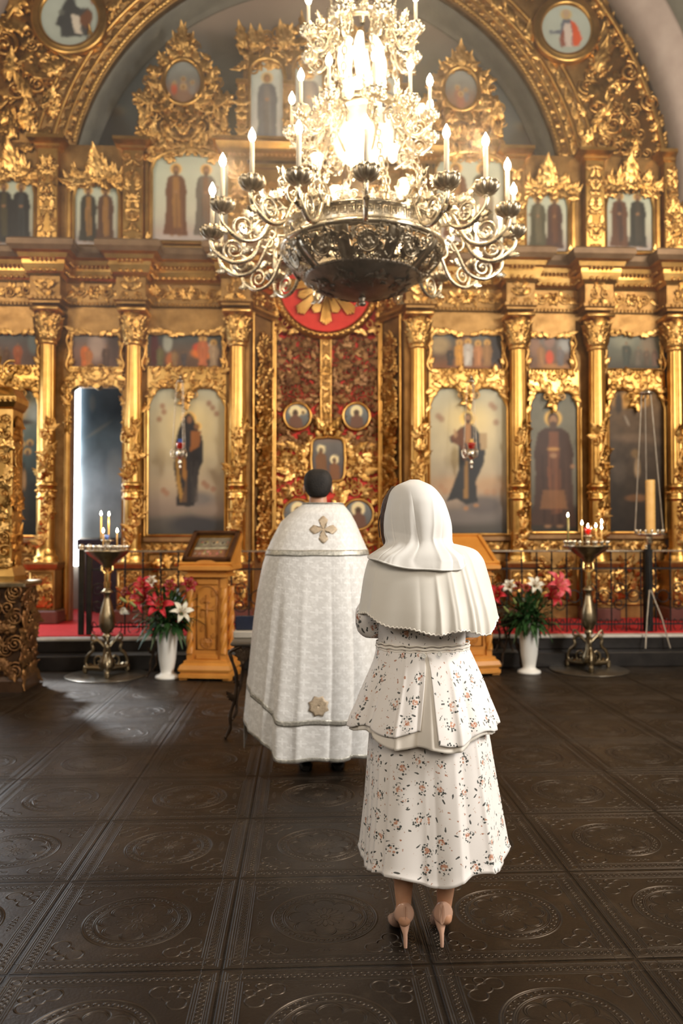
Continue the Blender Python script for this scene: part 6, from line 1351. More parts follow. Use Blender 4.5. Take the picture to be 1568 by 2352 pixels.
# ---- hanging oil lamps before the two large icons
def hanging(px, label, cupm, seed):
    Y = 10.30; x = XP(px, 980, Y); zt, zb = ZP(872, Y, px), ZP(1078, Y, px); zc = ZP(1035, Y, px)
    t = thing('hanging_lamp', label, 'oil lamp', (x, Y, zb), 'oil lamps hanging on bead chains')
    q = MB(); tube(q, spline([(x, Y, zt-.02), (x, Y, zt+.05), (x, Y+.10, zt+.08), (x, YI-.06, zt+.02)], 12), .010, 6); lathe(q, [(.001, zt+.03), (.02, zt+.02), (.03, zt), (.055, zt-.02), (.05, zt-.035), (.001, zt-.03)], 20, (x, Y, 0), lambda a: 1+.1*np.cos(6*a)); q.build('top_bracket', SILVER, t)
    for i in range(3):
        a_ = -pi/2+.5+i*2*pi/3; q = MB(); p0 = np.array([x+.05*cos(a_), Y+.05*sin(a_), zt-.03]); p1 = np.array([x+.10*cos(a_), Y+.10*sin(a_), zc+.01]); beads(q, p0, p1, .030, .009, 6); tube(q, [p0, p1], .003, 4); q.build('bead_chain', SILVER, t)
    q = MB(); z = zc; lathe(q, [(.001, z-.005), (.025, z), (.045, z+.03), (.05, z+.07), (.062, z+.10), (.058, z+.10), (.045, z+.07), (.04, z+.03), (.001, z+.012)], 24, (x, Y, 0), lambda a: 1+.03*np.cos(8*a)); q.build('red_glass_cup', REDG, t)
    q = MB(); lathe(q, [(.001, zb), (.012, zb+.01), (.018, zb+.03), (.008, zb+.045), (.022, zb+.07), (.03, zb+.09), (.012, zb+.11), (.03, zb+.14), (.055, zb+.17), (.06, z+.01), (.04, z+.02)], 20, (x, Y, 0))
    for i in range(3):
        a_ = -pi/2+.5+i*2*pi/3; er = np.array([cos(a_), sin(a_), 0]); o = np.array([x, Y, z]); tube(q, spline([o+er*.03+(0, 0, -.08), o+er*.10+(0, 0, -.09), o+er*.125+(0, 0, -.03), o+er*.10+(0, 0, .015), o+er*.075+(0, 0, -.02), o+er*.09+(0, 0, -.045)], 20), .008, 6)
    q.build('silver_holder', SILVER, t)
    q = MB(); lathe(q, [(.001, z+.02), (.028, z+.02), (.03, z+.15), (.001, z+.15)], 16, (x, Y, 0)); q.build('inner_candle_glass', cupm, t)
hanging(414, 'hanging red glass oil lamp with blue insert before the mother-and-child icon', BLUEG, 0)
hanging(1082, 'hanging red glass oil lamp with amber insert before the bearded saviour icon', HONEY, 1)

# ================================================================== IRON TABLES
VINEI = varied('dark_twig_iron', (.035, .022, .014), (.10, .065, .04), .4, .7, 9)
def iron_table(label, xa, xb, ya, yb, ztop_, group='slender iron tables'):
    t = thing('iron_table', label, 'table', ((xa+xb)/2, (ya+yb)/2, 0), group)
    q = MB(); box(q, xa-.03, xb+.03, ya-.03, yb+.03, ztop_-.03, ztop_, .01); q.build('table_top', varied('dark_stone_top', (.09, .075, .06), (.15, .13, .10), .35, 0, 6), t, False)
    for sx_, x in ((-1, xa), (1, xb)):
        for sy, y in ((-1, ya), (1, yb)):
            q = MB(); P = spline([(x+sx_*.0-sx_*.05, y, ztop_-.03), (x+sx_*.03, y, ztop_-.07), (x+sx_*.02, y, ztop_-.13), (x-sx_*.015, y, ztop_-.25), (x-sx_*.005, y, ztop_*.42), (x+sx_*.03, y, ztop_*.25), (x+sx_*.03, y, .08), (x+sx_*.06, y, .014)], 40)
            tube(q, P, .010+.004*np.abs(np.sin(np.arange(len(P))*.55)), 7); ball(q, (x+sx_*.065, y, .014), .014, 8); put(q, TL[0], (x+sx_*.01, y-.01, ztop_*.4), .08, 1.9, 1, dz=.6); q.build('curved_leg', VINEI, t)
    q = MB()
    for i in range(9): u = (i+.5)/9; put(q, TL[i % 4], (xa+(xb-xa)*u, ya, ztop_-.05), .11, -pi/2, 1, dz=.5); put(q, TS[i % 3], (xa+(xb-xa)*u, ya, ztop_-.07), .07, 0, 1, dz=.5)
    q.build('leaf_apron', VINEI, t)
pf = FL(519, 1697)
iron_table('slender dark table with curved legs just in front of the robed priest', pf.x+.06, pf.x+.62, pf.y, pf.y+.55, .70)
Yb = pf.y+.28; xb0 = XP(538, 1450, Yb)
q = MB(); box(q, xb0, xb0+.30, Yb-.1, Yb+.14, .702, .752, .006); tag(rebase(q.build('pale_book', varied('pale_book_cover', (.42, .38, .32), (.5, .46, .4), .5, 0, 9), smooth=False)), 'thick pale closed book lying on the small table beside the priest', 'book')
q = MB(); box(q, xb0+.01, xb0+.26, Yb-.02, Yb+.03, .754, .86, .006); tag(rebase(q.build('dark_blue_case', varied('navy_cover', (.008, .012, .028), (.015, .02, .045), .4, 0, 9), smooth=False)), 'dark blue upright case standing on the pale book beside the priest', 'case')
pl = FL(338, 1556); iron_table('slender dark table with curved legs behind the left white vase', pl.x+.06, pl.x+.72, pl.y+.0, pl.y+.35, .62)
pr_ = FL(1147, 1541); iron_table('slender dark table with curved legs between the right lectern and vase', pr_.x+.06, pr_.x+.20, pr_.y+.0, pr_.y+.30, .62)

# ================================================================== SHRINE AT THE LEFT EDGE
ps = FL(46, 1590); t = thing('carved_shrine', 'dark gilded carved shrine cabinet cut off by the left edge', 'shrine', (ps.x-.5, ps.y+.45, 0))
x1, y0 = ps.x+.02, ps.y; x0 = x1-.75; y1 = y0+.50; zl = ZP(1338, y0, 40)
q = MB(); box(q, x0, x1-.04, y0+.04, y1, 0, zl-.05, .01); sweep(q, [(x0, y0+.04), (x1-.04, y0+.04), (x1-.04, y1)], [(0, 0), (.04, 0), (.04, .10), (.02, .14), (0, .16)]); q.build('lower_cabinet', varied('dark_shrine_wood', (.05, .025, .012), (.10, .05, .025), .3, .3, 5), t, False)
q = MB(); box(q, x0, x1+.02, y0-.02, y1, zl-.05, zl, .012); q.build('ledge', OLDB, t, False)
q = MB(); carve(q, (x1-.04-.16, y0+.035, zl*.52), .26, zl*.8, .19, 3, 1.3, dz=1.3); carve(q, (x1-.035, (y0+y1)/2, zl*.52), .40, zl*.8, .19, 4, 1.2, ex=(0, 1, 0), en=(1, 0, 0), dz=1.0)
for zz in (.2, .45, .7, .95): put(q, TS[1], (x1-.07, y0+.02, zz), .16, 1, 1, dz=1.5)
q.build('lower_carving', OLDGILT, t)
xu = XP(26, 1200, y0+.2); zu0, zu1 = zl, ZP(935, y0+.2, 20)
q = MB(); box(q, x0, xu, y0+.2, y1, zu0, zu1, .01); sweep(q, [(x0, y0+.2), (xu, y0+.2), (xu, y1)], [(-.1, zu1-.02), (0, zu1-.02), (.02, zu1+.0), (.05, zu1+.05), (.05, zu1+.10), (-.02, zu1+.20), (-.2, zu1+.26)]); sweep(q, [(x0, y0+.2), (xu, y0+.2), (xu, y1)], [(0, zu0), (.05, zu0), (.05, zu0+.05), (.02, zu0+.12), (0, zu0+.15)]); q.build('upper_case', GOLDP, t, False)
q = MB(); carve(q, (xu-.11, y0+.195, (zu0+zu1)/2), .17, (zu1-zu0)*.9, .15, 8, 1.3, dz=1.3); carve(q, (xu, y0+.35, (zu0+zu1)/2), .25, (zu1-zu0)*.9, .15, 9, 1, ex=(0, 1, 0), en=(1, 0, 0), dz=.6)
beads(q, (x0, y0+.15, zu1+.07), (xu+.05, y0+.15, zu1+.07), .05, .022); carve(q, (xu-.2, y0+.2, zu1+.3), .5, .2, .2, 5, 1.2, dz=1)
q.build('upper_carving', GOLD, t)

# ================================================================== BLOOM HAZE: scatter volume added for the lens glow around the chandelier
hz_m = bpy.data.materials.new('bloom_haze'); hz_m.use_nodes = True; nt = hz_m.node_tree; nt.nodes.clear()
vs_ = nt.nodes.new('ShaderNodeVolumeScatter'); vs_.inputs['Density'].default_value = .030; vs_.inputs['Anisotropy'].default_value = .75; vs_.inputs['Color'].default_value = (1, .95, .88, 1)
om_ = nt.nodes.new('ShaderNodeOutputMaterial'); nt.links.new(vs_.outputs[0], om_.inputs['Volume'])
q = MB(); box(q, ccx-2.6, ccx+2.6, CY-2.4, CY+2.6, 2.75, 7.6); hz_o = q.build('bloom_haze', hz_m, smooth=False); hz_o['kind'] = 'stuff'; tag(rebase(hz_o), 'thin warm haze volume added for the bloom around the lit chandelier', 'haze')
# ================================================================== PEOPLE
def caps(q, a, b, r0, r1, n=14):           # closed tapered capsule
    a = np.array(a, float); b = np.array(b, float); L = np.linalg.norm(b-a); t = (b-a)/L; k = 5
    pts = [a-t*r0*cos(u) for u in np.linspace(0, pi/2, k)][:-1]; rs = [r0*sin(u)+1e-4 for u in np.linspace(0, pi/2, k)][:-1]
    pts += [a, (a+b)/2, b]; rs += [r0, (r0+r1)/2, r1]
    pts += [b+t*r1*sin(u) for u in np.linspace(0, pi/2, k)][1:]; rs += [r1*cos(u)+1e-4 for u in np.linspace(0, pi/2, k)][1:]
    tube(q, pts, rs, n)
def body_obj(q, name, mat, parent, vox=.007):
    o = q.build(name, mat, parent); m = o.modifiers.new('skin', 'REMESH'); m.mode = 'VOXEL'; m.voxel_size = vox; m.use_smooth_shade = True
    s = o.modifiers.new('soften', 'SMOOTH'); s.iterations = 6; s.factor = .5; return o
def head_parts(q, c, s, yaw=0.):           # facing +y (away from the camera), rotated by yaw; c = head centre, s = head height
    cy_, sy_ = cos(yaw), sin(yaw)
    def T(p): return np.array([c[0]+(p[0]*cy_-p[1]*sy_)*s, c[1]+(p[0]*sy_+p[1]*cy_)*s, c[2]+p[2]*s])
    def el(p, r, n=18):
        m = MB(); ball(m, (0, 0, 0), 1, n); V = m.V[0]*np.array(r); V = np.array([T(np.array(p)+v) for v in V]); q.add(V, m.F[0])
    el((0, -.05, .10), (.33, .40, .38), 24); el((0, .12, -.10), (.27, .28, .36)); el((0, .22, -.33), (.15, .14, .12)); el((0, .40, -.08), (.055, .09, .10)); el((0, .36, .02), (.06, .06, .12))
    for sg in (-1, 1):
        el((sg*.335, -.02, -.03), (.035, .07, .12)); el((sg*.345, -.05, .0), (.03, .05, .085)); el((sg*.13, .33, .02), (.07, .05, .045)); el((sg*.14, .33, .10), (.10, .05, .025)); el((sg*.19, .22, -.12), (.10, .12, .09))
    el((0, .36, -.23), (.10, .06, .025)); el((0, .355, -.27), (.08, .06, .028)); return T
def hand(q, wrist, dirv, palmn, s=1.0, curl=.6, side=1):
    """palm, five curled fingers and a thumb; dirv = wrist to knuckles, palmn = palm normal"""
    d = np.array(dirv, float); d /= np.linalg.norm(d); n = np.array(palmn, float); n -= d*np.dot(n, d); n /= np.linalg.norm(n); u = np.cross(d, n)*side; w0 = np.array(wrist, float)
    for k in (-1.3, -.45, .4, 1.25): caps(q, w0+u*k*.012*s, w0+d*.085*s+u*k*.0195*s, .013*s, .0105*s, 8)
    for k, L in zip((-1.5, -.5, .5, 1.5), (.062, .078, .084, .075)):
        p = w0+d*.088*s+u*k*.0195*s; a = 0.
        for seg, f in enumerate((.45, .32, .23)): a += curl*(.55+.25*seg); nd = d*cos(a)+n*sin(a); p2 = p+nd*L*f*s; caps(q, p, p2, (.0092-.001*seg)*s, (.0085-.001*seg)*s, 8); p = p2
    p = w0+d*.03*s+u*.026*s
    for a, L in ((.75, .042), (.45, .030), (.25, .024)): nd = d*cos(a)+u*sin(a)*.8+n*.35; nd /= np.linalg.norm(nd); p2 = p+nd*L*s; caps(q, p, p2, .0115*s, .0095*s, 8); p = p2
SKIN = varied('warm_skin', (.52, .27, .16), (.62, .34, .21), .45, 0, 12, bs=.06, **{'Subsurface Weight': .08})
HAIRD = varied('black_hair', (.008, .006, .005), (.020, .014, .010), .75, 0, 30, bs=.6, bd=.004, bscale=120)
HAIRB = varied('brown_hair', (.045, .018, .009), (.09, .04, .02), .4, 0, 20, bs=.5, bd=.003, bscale=140)
# --- fabrics
def floral(name, sheer=0., op=1.0):
    m, b = newmat(name, (.9, .87, .84), .55); uv = coord('UV'); U, V, _ = xyz(uv)
    S = 11.5; vo = tex_voro(uv, S, .55); d = E(vo.outputs['Distance']); 
    pos = xyz(vo.outputs['Position']); dx, dy = U*S-pos[0]*1.0, V*S-pos[1]*1.0
    # Position is given in unscaled texture space: recompute local offset
    dx = (U-pos[0])*S; dy = (V-pos[1])*S; cc = xyz(vo.outputs['Color'])
    rr = length(dx, dy); fine = tex_voro(uv, 120, 1.0); fd = E(fine.outputs['Distance']); fc = xyz(fine.outputs['Color'])
    sel = lt(.12, cc[0]); R0 = .25+cc[1]*.06
    wob = tex_noise(uv, 95, 2); ok = step(rr-R0+(wob-.5)*.28, .02)*sel
    core = step(rr-.125+(wob-.5)*.20, .02)*sel
    dots = step(fd-.50, .06)
    green = ok*(1.0-core)*dots*lt(.38, fc[0]); orange = core*step(fd-.58, .06); brownc = core*lt(fc[1], .25)*dots
    # small loose sprigs between the bunches
    v2 = tex_voro(uv, 30, .85); d2 = E(v2.outputs['Distance']); c2 = xyz(v2.outputs['Color']); p2 = xyz(v2.outputs['Position'])
    ex_, ey_ = (U-p2[0])*30, (V-p2[1])*30; ang = c2[2]*6.28; ca, sa = ang.cos(), ang.sin(); lx, ly = ex_*ca+ey_*sa, ey_*ca-ex_*sa
    sp = step(length(lx*.55, ly*1.5)-.14-(wob-.5)*.22, .02)*(1.0-step(rr-.36, .02)*sel)
    spd = sp*lt(.70, c2[0]); spo = sp*lt(c2[0], .22)*dots; spf = step(length(lx*.35, ly*.9)-.16-(wob-.5)*.2, .03)*lt(.30, c2[0])*lt(c2[0], .52)*step(fd-.30, .05)*(1.0-step(rr-.36, .02)*sel)
    base = mixc(tex_noise(uv, 3, 2)*.25, (.90, .86, .83), (.86, .81, .77)); k = op
    c = mixc(spf*.55*k, base, (.55, .36, .26)); c = mixc(spo*.9*k, c, (.42, .16, .07)); c = mixc(spd*.95*k, c, (.035, .04, .035)); c = mixc(orange*.9*k, c, (.60, .27, .15)); c = mixc(brownc*.8*k, c, (.45, .14, .07)); c = mixc(green*.96*k, c, (.025, .035, .03))
    link(c, b.inputs['Base Color']); link(bump(tex_noise(uv, 500, 1), .10, .001), b.inputs['Normal']); b.inputs['Sheen Weight'].default_value = .15
    return m
FLOR = floral('floral_cotton')
CHIF = varied('ivory_chiffon', (.86, .82, .74), (.90, .87, .80), .6, 0, 6, bs=.12, bd=.001, bscale=350, **{'Alpha': .84, 'Sheen Weight': .2})
SCARF = varied('white_chiffon_scarf', (.87, .85, .81), (.92, .90, .86), .6, 0, 6, bs=.12, bd=.001, bscale=350, **{'Alpha': .87, 'Sheen Weight': .2})
LINING = varied('ivory_lining', (.84, .78, .70), (.88, .83, .75), .5, 0, 5, bs=.05)
NUDE = varied('nude_patent_leather', (.60, .36, .26), (.64, .40, .29), .18, 0, 5, bs=.03, **{'Coat Weight': .5})
SEAM = varied('seam_leather', (.42, .22, .14), (.46, .25, .16), .4, 0, 5, bs=0)
def cloth(fn, nth, nt, name, mat, parent, thick=.003, uvr=.25, a0=-pi, a1=pi, closed=True, subpart=None, uvoff=(0, 0)):
    """fn(theta array, t) -> x,y,z arrays ; theta=-90deg faces the camera"""
    th = np.linspace(a0, a1, nth, endpoint=not closed); ts = np.linspace(0, 1, nt); V = np.zeros((nth, nt, 3)); UVs = np.zeros((nth, nt, 2))
    for j, t in enumerate(ts): x, y, z = fn(th, t); V[:, j, 0] = x; V[:, j, 1] = y; V[:, j, 2] = z
    d = np.zeros((nth, nt)); d[:, 1:] = np.cumsum(np.linalg.norm(np.diff(V, axis=1), axis=2), 1); UVs[:, :, 1] = -d+uvoff[1]; UVs[:, :, 0] = (th[:, None]+pi/2)*uvr+uvoff[0]
    q = MB(); q.add(V.reshape(-1, 3), gf(nth, nt, closed), None, UVs.reshape(-1, 2))
    o = q.build(name, mat, parent) if subpart is None else sub(q, name, mat, subpart)
    if thick:
        m = o.modifiers.new('thickness', 'SOLIDIFY'); m.thickness = thick
        if mat is FLOR: o.data.materials.append(LINING); m.material_offset_rim = 1
    return o
def itab(tab, z):       # table of (z, cx, rx, cy, ry) interpolated
    T = np.array(sorted(tab)); o = np.linspace(-.016, .016, 7); wt = 1-np.abs(o)/.022; wt /= wt.sum(); return [float(np.sum(np.interp(z+o, T[:, 0], T[:, i])*wt)) if np.ndim(z) == 0 else np.interp(z, T[:, 0], T[:, i]) for i in range(1, T.shape[1])]

def folds(th, seed, n, amp, w0=.04, w1=.14, lo=-pi, hi=pi, pw=1.35):
    r = np.random.RandomState(seed); o = np.zeros_like(th)
    for i in range(n):
        c = lo+(hi-lo)*(i+r.uniform(.15, .85))/n; w_ = r.uniform(w0, w1); a = r.uniform(.5, 1)*(1 if r.rand() < .6 else -.8); d = (th-c+pi) % (2*pi)-pi
        o = o+a*np.exp(-np.abs(d/(w_*np.where(d > 0, 1, .55)))**pw)
    return o*amp
# ---------------------------------------------------------------- WOMAN
YW = 2.95; kx = lambda px, py=1600, Y=YW: XP(px, py, Y); kz = lambda py, Y=YW, px=980: ZP(py, Y, px)
wx = kx(985); wom = thing('person', 'woman seen from behind in white chiffon headscarf, cape and white floral dress, nude heels', 'person', (wx, YW, 0))
# body: one continuous surface
q = MB(); hipx = kx(978); neckx = kx(962, 1250)
La, Ra = (kx(925, 2060), YW-.015, .135), (kx(1019, 2060), YW-.01, .135)
legs = (((hipx-.085, YW, .86), (hipx-.078, YW-.01, .48), (La[0]+.0, YW-.005, .30), La), ((hipx+.085, YW, .86), (hipx+.085, YW-.01, .48), (Ra[0]+.012, YW-.005, .30), Ra))
for (h, k_, c_, a_) in legs:
    caps(q, h, k_, .080, .052); caps(q, k_, np.array(c_)+(0, -.012, .03), .050, .049); caps(q, np.array(c_)+(0, -.012, .03), a_, .047, .0285); caps(q, a_, (a_[0], a_[1]+.03, .095), .028, .03); caps(q, (a_[0], a_[1]-.005, .125), (a_[0], a_[1]-.022, .095), .024, .026)
    caps(q, (a_[0], a_[1]+.04, .085), (a_[0], a_[1]+.13, .035), .030, .026)
caps(q, (hipx-.05, YW, .92), (hipx+.05, YW, .92), .115, .115); caps(q, (hipx, YW, .95), (kx(972), YW, 1.08), .118, .100); caps(q, (kx(972), YW, 1.08), (kx(970), YW, 1.28), .100, .115); caps(q, (kx(970)-.09, YW, 1.28), (kx(970)+.09, YW, 1.28), .075, .075); caps(q, (neckx, YW, 1.33), (neckx, YW+.01, 1.46), .055, .048)
hz = 1.562; hc = (kx(960, 1170), YW+.015, hz); head_parts(q, hc, .225, .10)
for sg, sh_, el_, wr in ((-1, (kx(885, 1290), YW, 1.30), (kx(850, 1425), YW+.03, 1.165), (kx(890, 1400), YW+.20, 1.16)), (1, (kx(1062, 1290), YW, 1.30), (kx(1095, 1425), YW+.05, 1.16), (kx(1010, 1400), YW+.23, 1.17))):
    caps(q, sh_, el_, .048, .036); caps(q, el_, wr, .035, .025); hand(q, wr, (-sg*.6, .5, .15), (0, -.1, 1 if sg > 0 else 1), .9, .5, sg)
body_obj(q, 'body', SKIN, wom, .0065)
# hair at the left edge of the scarf
q = MB(); P = spline([(kx(905, 1120), YW+.10, kz(1118)), (kx(886, 1150), YW+.11, kz(1150)), (kx(880, 1195), YW+.12, kz(1195)), (kx(884, 1235), YW+.12, kz(1238)), (kx(893, 1262), YW+.10, kz(1262))], 24)
ball(q, (hc[0], hc[1]+.0, hc[2]+.015), 1, 28, (.090, .103, .103))
for i in range(7): tube(q, P+np.array([.012+.004*i, -.012*i, .002*sin(i)]), .013-.0008*i, 8)
P = spline([(kx(886, 1165), YW+.11, kz(1165)), (kx(877, 1195), YW+.13, kz(1198)), (kx(879, 1230), YW+.12, kz(1235))], 14); tube(q, P, .0025, 5)
q.build('hair', HAIRB, wom)
# shoes
def pump(ax, heel_px, toe_out, lab=None):
    hx = XP(heel_px, 2165, 2.885); q = MB(); n = 26; k = 28; V = []
    L = .235; y0 = 2.895
    for i, u in enumerate(np.linspace(0, 1, n)):
        y = y0+L*u; x = hx+(toe_out*u*u*.9)+(ax-hx)*(1 if u > .1 else u*10)*(1-u)*.55
        sole = .072*(1-np.clip(u/.62, 0, 1))**1.25+.004; sole = .078*(.5+.5*cos(pi*min(1, u/.66)))+.004
        top = np.interp(u, [0, .06, .2, .38, .55, .7, .85, 1], [.158, .160, .135, .098, .072, .052, .036, .012]); w_ = np.interp(u, [0, .03, .1, .25, .45, .65, .8, .92, 1], [.010, .027, .037, .036, .036, .042, .039, .024, .004])
        zc = (sole+top)/2; h_ = (top-sole)/2
        for j in range(k):
            a_ = j*2*pi/k; c_, s_ = cos(a_), sin(a_); V.append((x+w_*np.sign(c_)*abs(c_)**.75*(1-.22*max(0, s_)), y, zc+h_*np.sign(s_)*abs(s_)**.8))
    q.add(V, gf(n, k, False, True)); q.add(np.array(V[:k])[::-1], [list(range(k))]); q.add(V[-k:], [list(range(k))])
    s = q.build('shoe', NUDE, wom)
    q = MB(); P = spline([(hx+.0, y0+.032, .088), (hx, y0+.022, .066), (hx, y0+.008, .045), (hx, y0+.003, .02), (hx, y0+.002, .001)], 18); tube(q, P, np.interp(np.linspace(0, 1, len(P)), [0, .25, .5, 1], [.026, .017, .0085, .0062]), 12); sub(q, 'stiletto_heel', NUDE, s)
    q = MB(); z = np.linspace(.09, .150, 8); tube(q, [(hx+(ax-hx)*.1, y0-.0025-.001*sin(i), zz) for i, zz in enumerate(z)], .0010, 5); sub(q, 'heel_seam', SEAM, s)
pump(La[0], 932, -.012); pump(Ra[0], 1016, .045)
# skirt
SK = [(kz(1480), kx(972), kx(1072)-kx(972), YW, .115), (kz(1530), kx(977), .178, YW, .135), (kz(1620), kx(980), .205, YW, .155), (kz(1720), kx(983), .222, YW, .175), (kz(1850), kx(987), .240, YW, .195), (kz(1960), kx(989), .258, YW, .21), (.300, kx(990), .266, YW, .218)]
zt, zb = kz(1478), .302
def skirt(th, t):
    z = zt+(zb-zt)*t; cx, rx, cy, ry = itab(SK, z); am = .022*t**1.3
    f = 1+.6*am/.24*(np.sin(5*th+.6)*.9+.7*np.sin(9*th+1.9)+.45*np.sin(3*th+2.5))+.07*t**2*np.exp(-((th+.35)/.22)**2)+folds(th, 4, 17, .055*t**1.1, .05, .16)+.035*t*np.exp(-np.abs((th+1.28)/.07)**1.3)+.004*np.sin(23*th+9*t)*t
    zz = z+.012*t*np.sin(5*th+.4)-.016*t*np.exp(-((th+pi/2-.05)/.35)**2)+.03*t*np.exp(-((th+.12)/.30)**2)
    return cx+rx*np.cos(th)*f, cy+ry*np.sin(th)*f, zz+0*th
sk = cloth(skirt, 420, 80, 'skirt', FLOR, wom, .003, .25)
# peplum: a white lining layer and the floral layer over it, slit at the back
PE = [(kz(1482), kx(970), .163, YW, .122), (kz(1520), kx(974), .180, YW, .145), (kz(1560), kx(974), .203, YW, .165), (kz(1600), kx(973), .222, YW, .182), (kz(1650), kx(972), .247, YW, .20), (kz(1720), kx(972), .262, YW, .215)]
def peplum(len_, out, slit0, slit1, wav):
    def fn(th, t):
        if slit1: c0 = sl+pi; th = c0+(th-c0)*(1-(.012+slit1*t**.8)/pi)
        zt_ = kz(1484); back = np.exp(-((th+pi/2)/.95)**2); zb_ = kz(1648)-len_*(.35+.9*back)+.012*np.sin(7*th+wav)
        z = zt_+(zb_-zt_)*t; V = np.array([itab(PE, zz) for zz in z]); am = .040*t**1.2
        f = 1+out*(.3+.7*t)+am*(np.sin(8*th+wav)*.6+.4*np.sin(13*th+1+wav))+folds(th, 9, 22, .075*t**.9, .03, .10); return V[:, 0]+V[:, 1]*np.cos(th)*f, V[:, 2]+V[:, 3]*np.sin(th)*f, z
    return fn
sl = -pi/2-.05
cloth(peplum(.055, .03, 0, 0, .9), 360, 40, 'peplum_lining', LINING, wom, .002)
cloth(peplum(.036, .07, 0, .10, .9), 360, 50, 'peplum', FLOR, wom, .003, .25, sl, sl+2*pi, False, None, (.07, .03))
q = MB(); a_ = np.linspace(-pi, pi, 90, endpoint=False)
for dz, r_ in ((0, .003), (.010, .005), (.022, .003)): tube(q, [(kx(971)+.167*cos(t)*1.03, YW+.126*sin(t)*1.03, kz(1487)+dz+.002*sin(20*t)) for t in a_], r_, 6, True)
q.build('waistband', LINING, wom)
q = MB(); bx, by = kx(993, 1502), YW-.155
for c_ in ((kx(993, 1502), kz(1502, YW-.15)), (kx(958, 1506), kz(1506, YW-.15))): lathe(q, [(.001, .004), (.006, .0035), (.0085, .005), (.009, .002), (.008, -.003)], 18, (c_[0], by, c_[1]), axis='y')
q.build('waist_buttons', WHITEC, wom)
# bodice
BO = [(kz(1490), kx(970), .160, YW, .118), (kz(1450), kx(968), .165, YW, .125), (kz(1400), kx(966), .175, YW, .130), (kz(1340), kx(966), .185, YW, .125), (kz(1290), kx(965), .165, YW, .105), (kz(1262), kx(963), .09, YW, .07)]
def bodice(th, t):
    z = kz(1490)+(kz(1262)-kz(1490))*t; cx, rx, cy, ry = itab(BO, z); f = 1+.012*np.sin(16*th)*np.exp(-t*6)+.01*np.sin(4*th); return cx+rx*np.cos(th)*f, cy+ry*np.sin(th)*f, z+0*th
cloth(bodice, 120, 30, 'bodice', FLOR, wom, .002, .18, uvoff=(.3, .2))
for sg in (-1, 1):                        # puffed sleeves with a frilled cuff
    q = MB(); S = np.array([kx(887 if sg < 0 else 1060, 1290), YW, 1.30]); Eb = np.array([kx(849 if sg < 0 else 1092, 1420), YW+.01, 1.168]); Wd = np.array([kx(885 if sg < 0 else 1050, 1440), YW+.12, 1.16])
    P = spline([S, S*.5+Eb*.5+(sg*.01, -.01, 0), Eb, Eb*.35+Wd*.65+(0, -.03, -.012), Wd], 30); R = np.interp(np.linspace(0, 1, len(P)), [0, .25, .5, .68, .85, .93, 1], [.05, .058, .055, .052, .038, .030, .048]); R = R*(1+.05*np.sin(np.arange(len(P))*1.3)); k0 = q.n
    tube(q, P, R, 20); V = q.V[0]; d = np.arange(len(P))*.012; n_ = len(P)
    q.U.append(np.concatenate([np.stack([np.tile(np.arange(20)*2*pi/20*.05, n_), np.repeat(d, 20)], 1), np.zeros((40, 2))])+sg*.11); q.build('sleeve', FLOR, wom)
# cape: gathered chiffon capelet with a scalloped hem
CT = [(1.466, neckx, .06, YW, .05), (1.455, kx(972, 1250), .125, YW, .075), (1.438, kx(979, 1262), .182, YW, .09), (1.40, kx(978, 1285), .214, YW, .118), (1.36, kx(978, 1305), .226, YW, .138), (1.32, kx(979, 1330), .236, YW, .155), (1.22, kx(982, 1370), .255, YW, .188), (1.17, kx(982, 1400), .264, YW, .20), (1.13, kx(982, 1400), .264, YW, .205)]
def cape(th, t):
    back = np.exp(-((th+pi/2+.0)/.9)**2); right = np.exp(-((th+.75)/.35)**2); zb_ = 1.195-.045*back-.030*right+.02*np.exp(-((th+pi-.3)/.5)**2)+.006*np.sin(9*th)
    z = 1.465+(zb_-1.465)*t; V = np.array([itab(CT, zz) for zz in z]); am = .040*t**1.1
    gath = np.exp(-((th+1.25)/.42)**2); f = 1+am*(.35*np.sin(7*th+.5)+.3*np.sin(11*th+2.2))+folds(th, 12, 13, .038*t, .05, .16)+folds(th, 3, 6, .085*np.clip(t*1.4, 0, 1)*(.6+.4*t), .03, .06, -1.60, -.70, 1.3)
    return V[:, 0]+V[:, 1]*np.cos(th)*f, V[:, 2]+V[:, 3]*np.sin(th)*f, z
cape_o = cloth(cape, 480, 60, 'chiffon_cape', CHIF, wom, .0015)
th_ = np.linspace(-pi, pi, 300, endpoint=False); x_, y_, z_ = cape(th_, 1.0); P = np.stack([x_, y_, z_+.003*np.sin(th_*100)], 1); q = MB(); tube(q, P, .0035, 5, True); sub(q, 'scalloped_hem', LINING, cape_o)
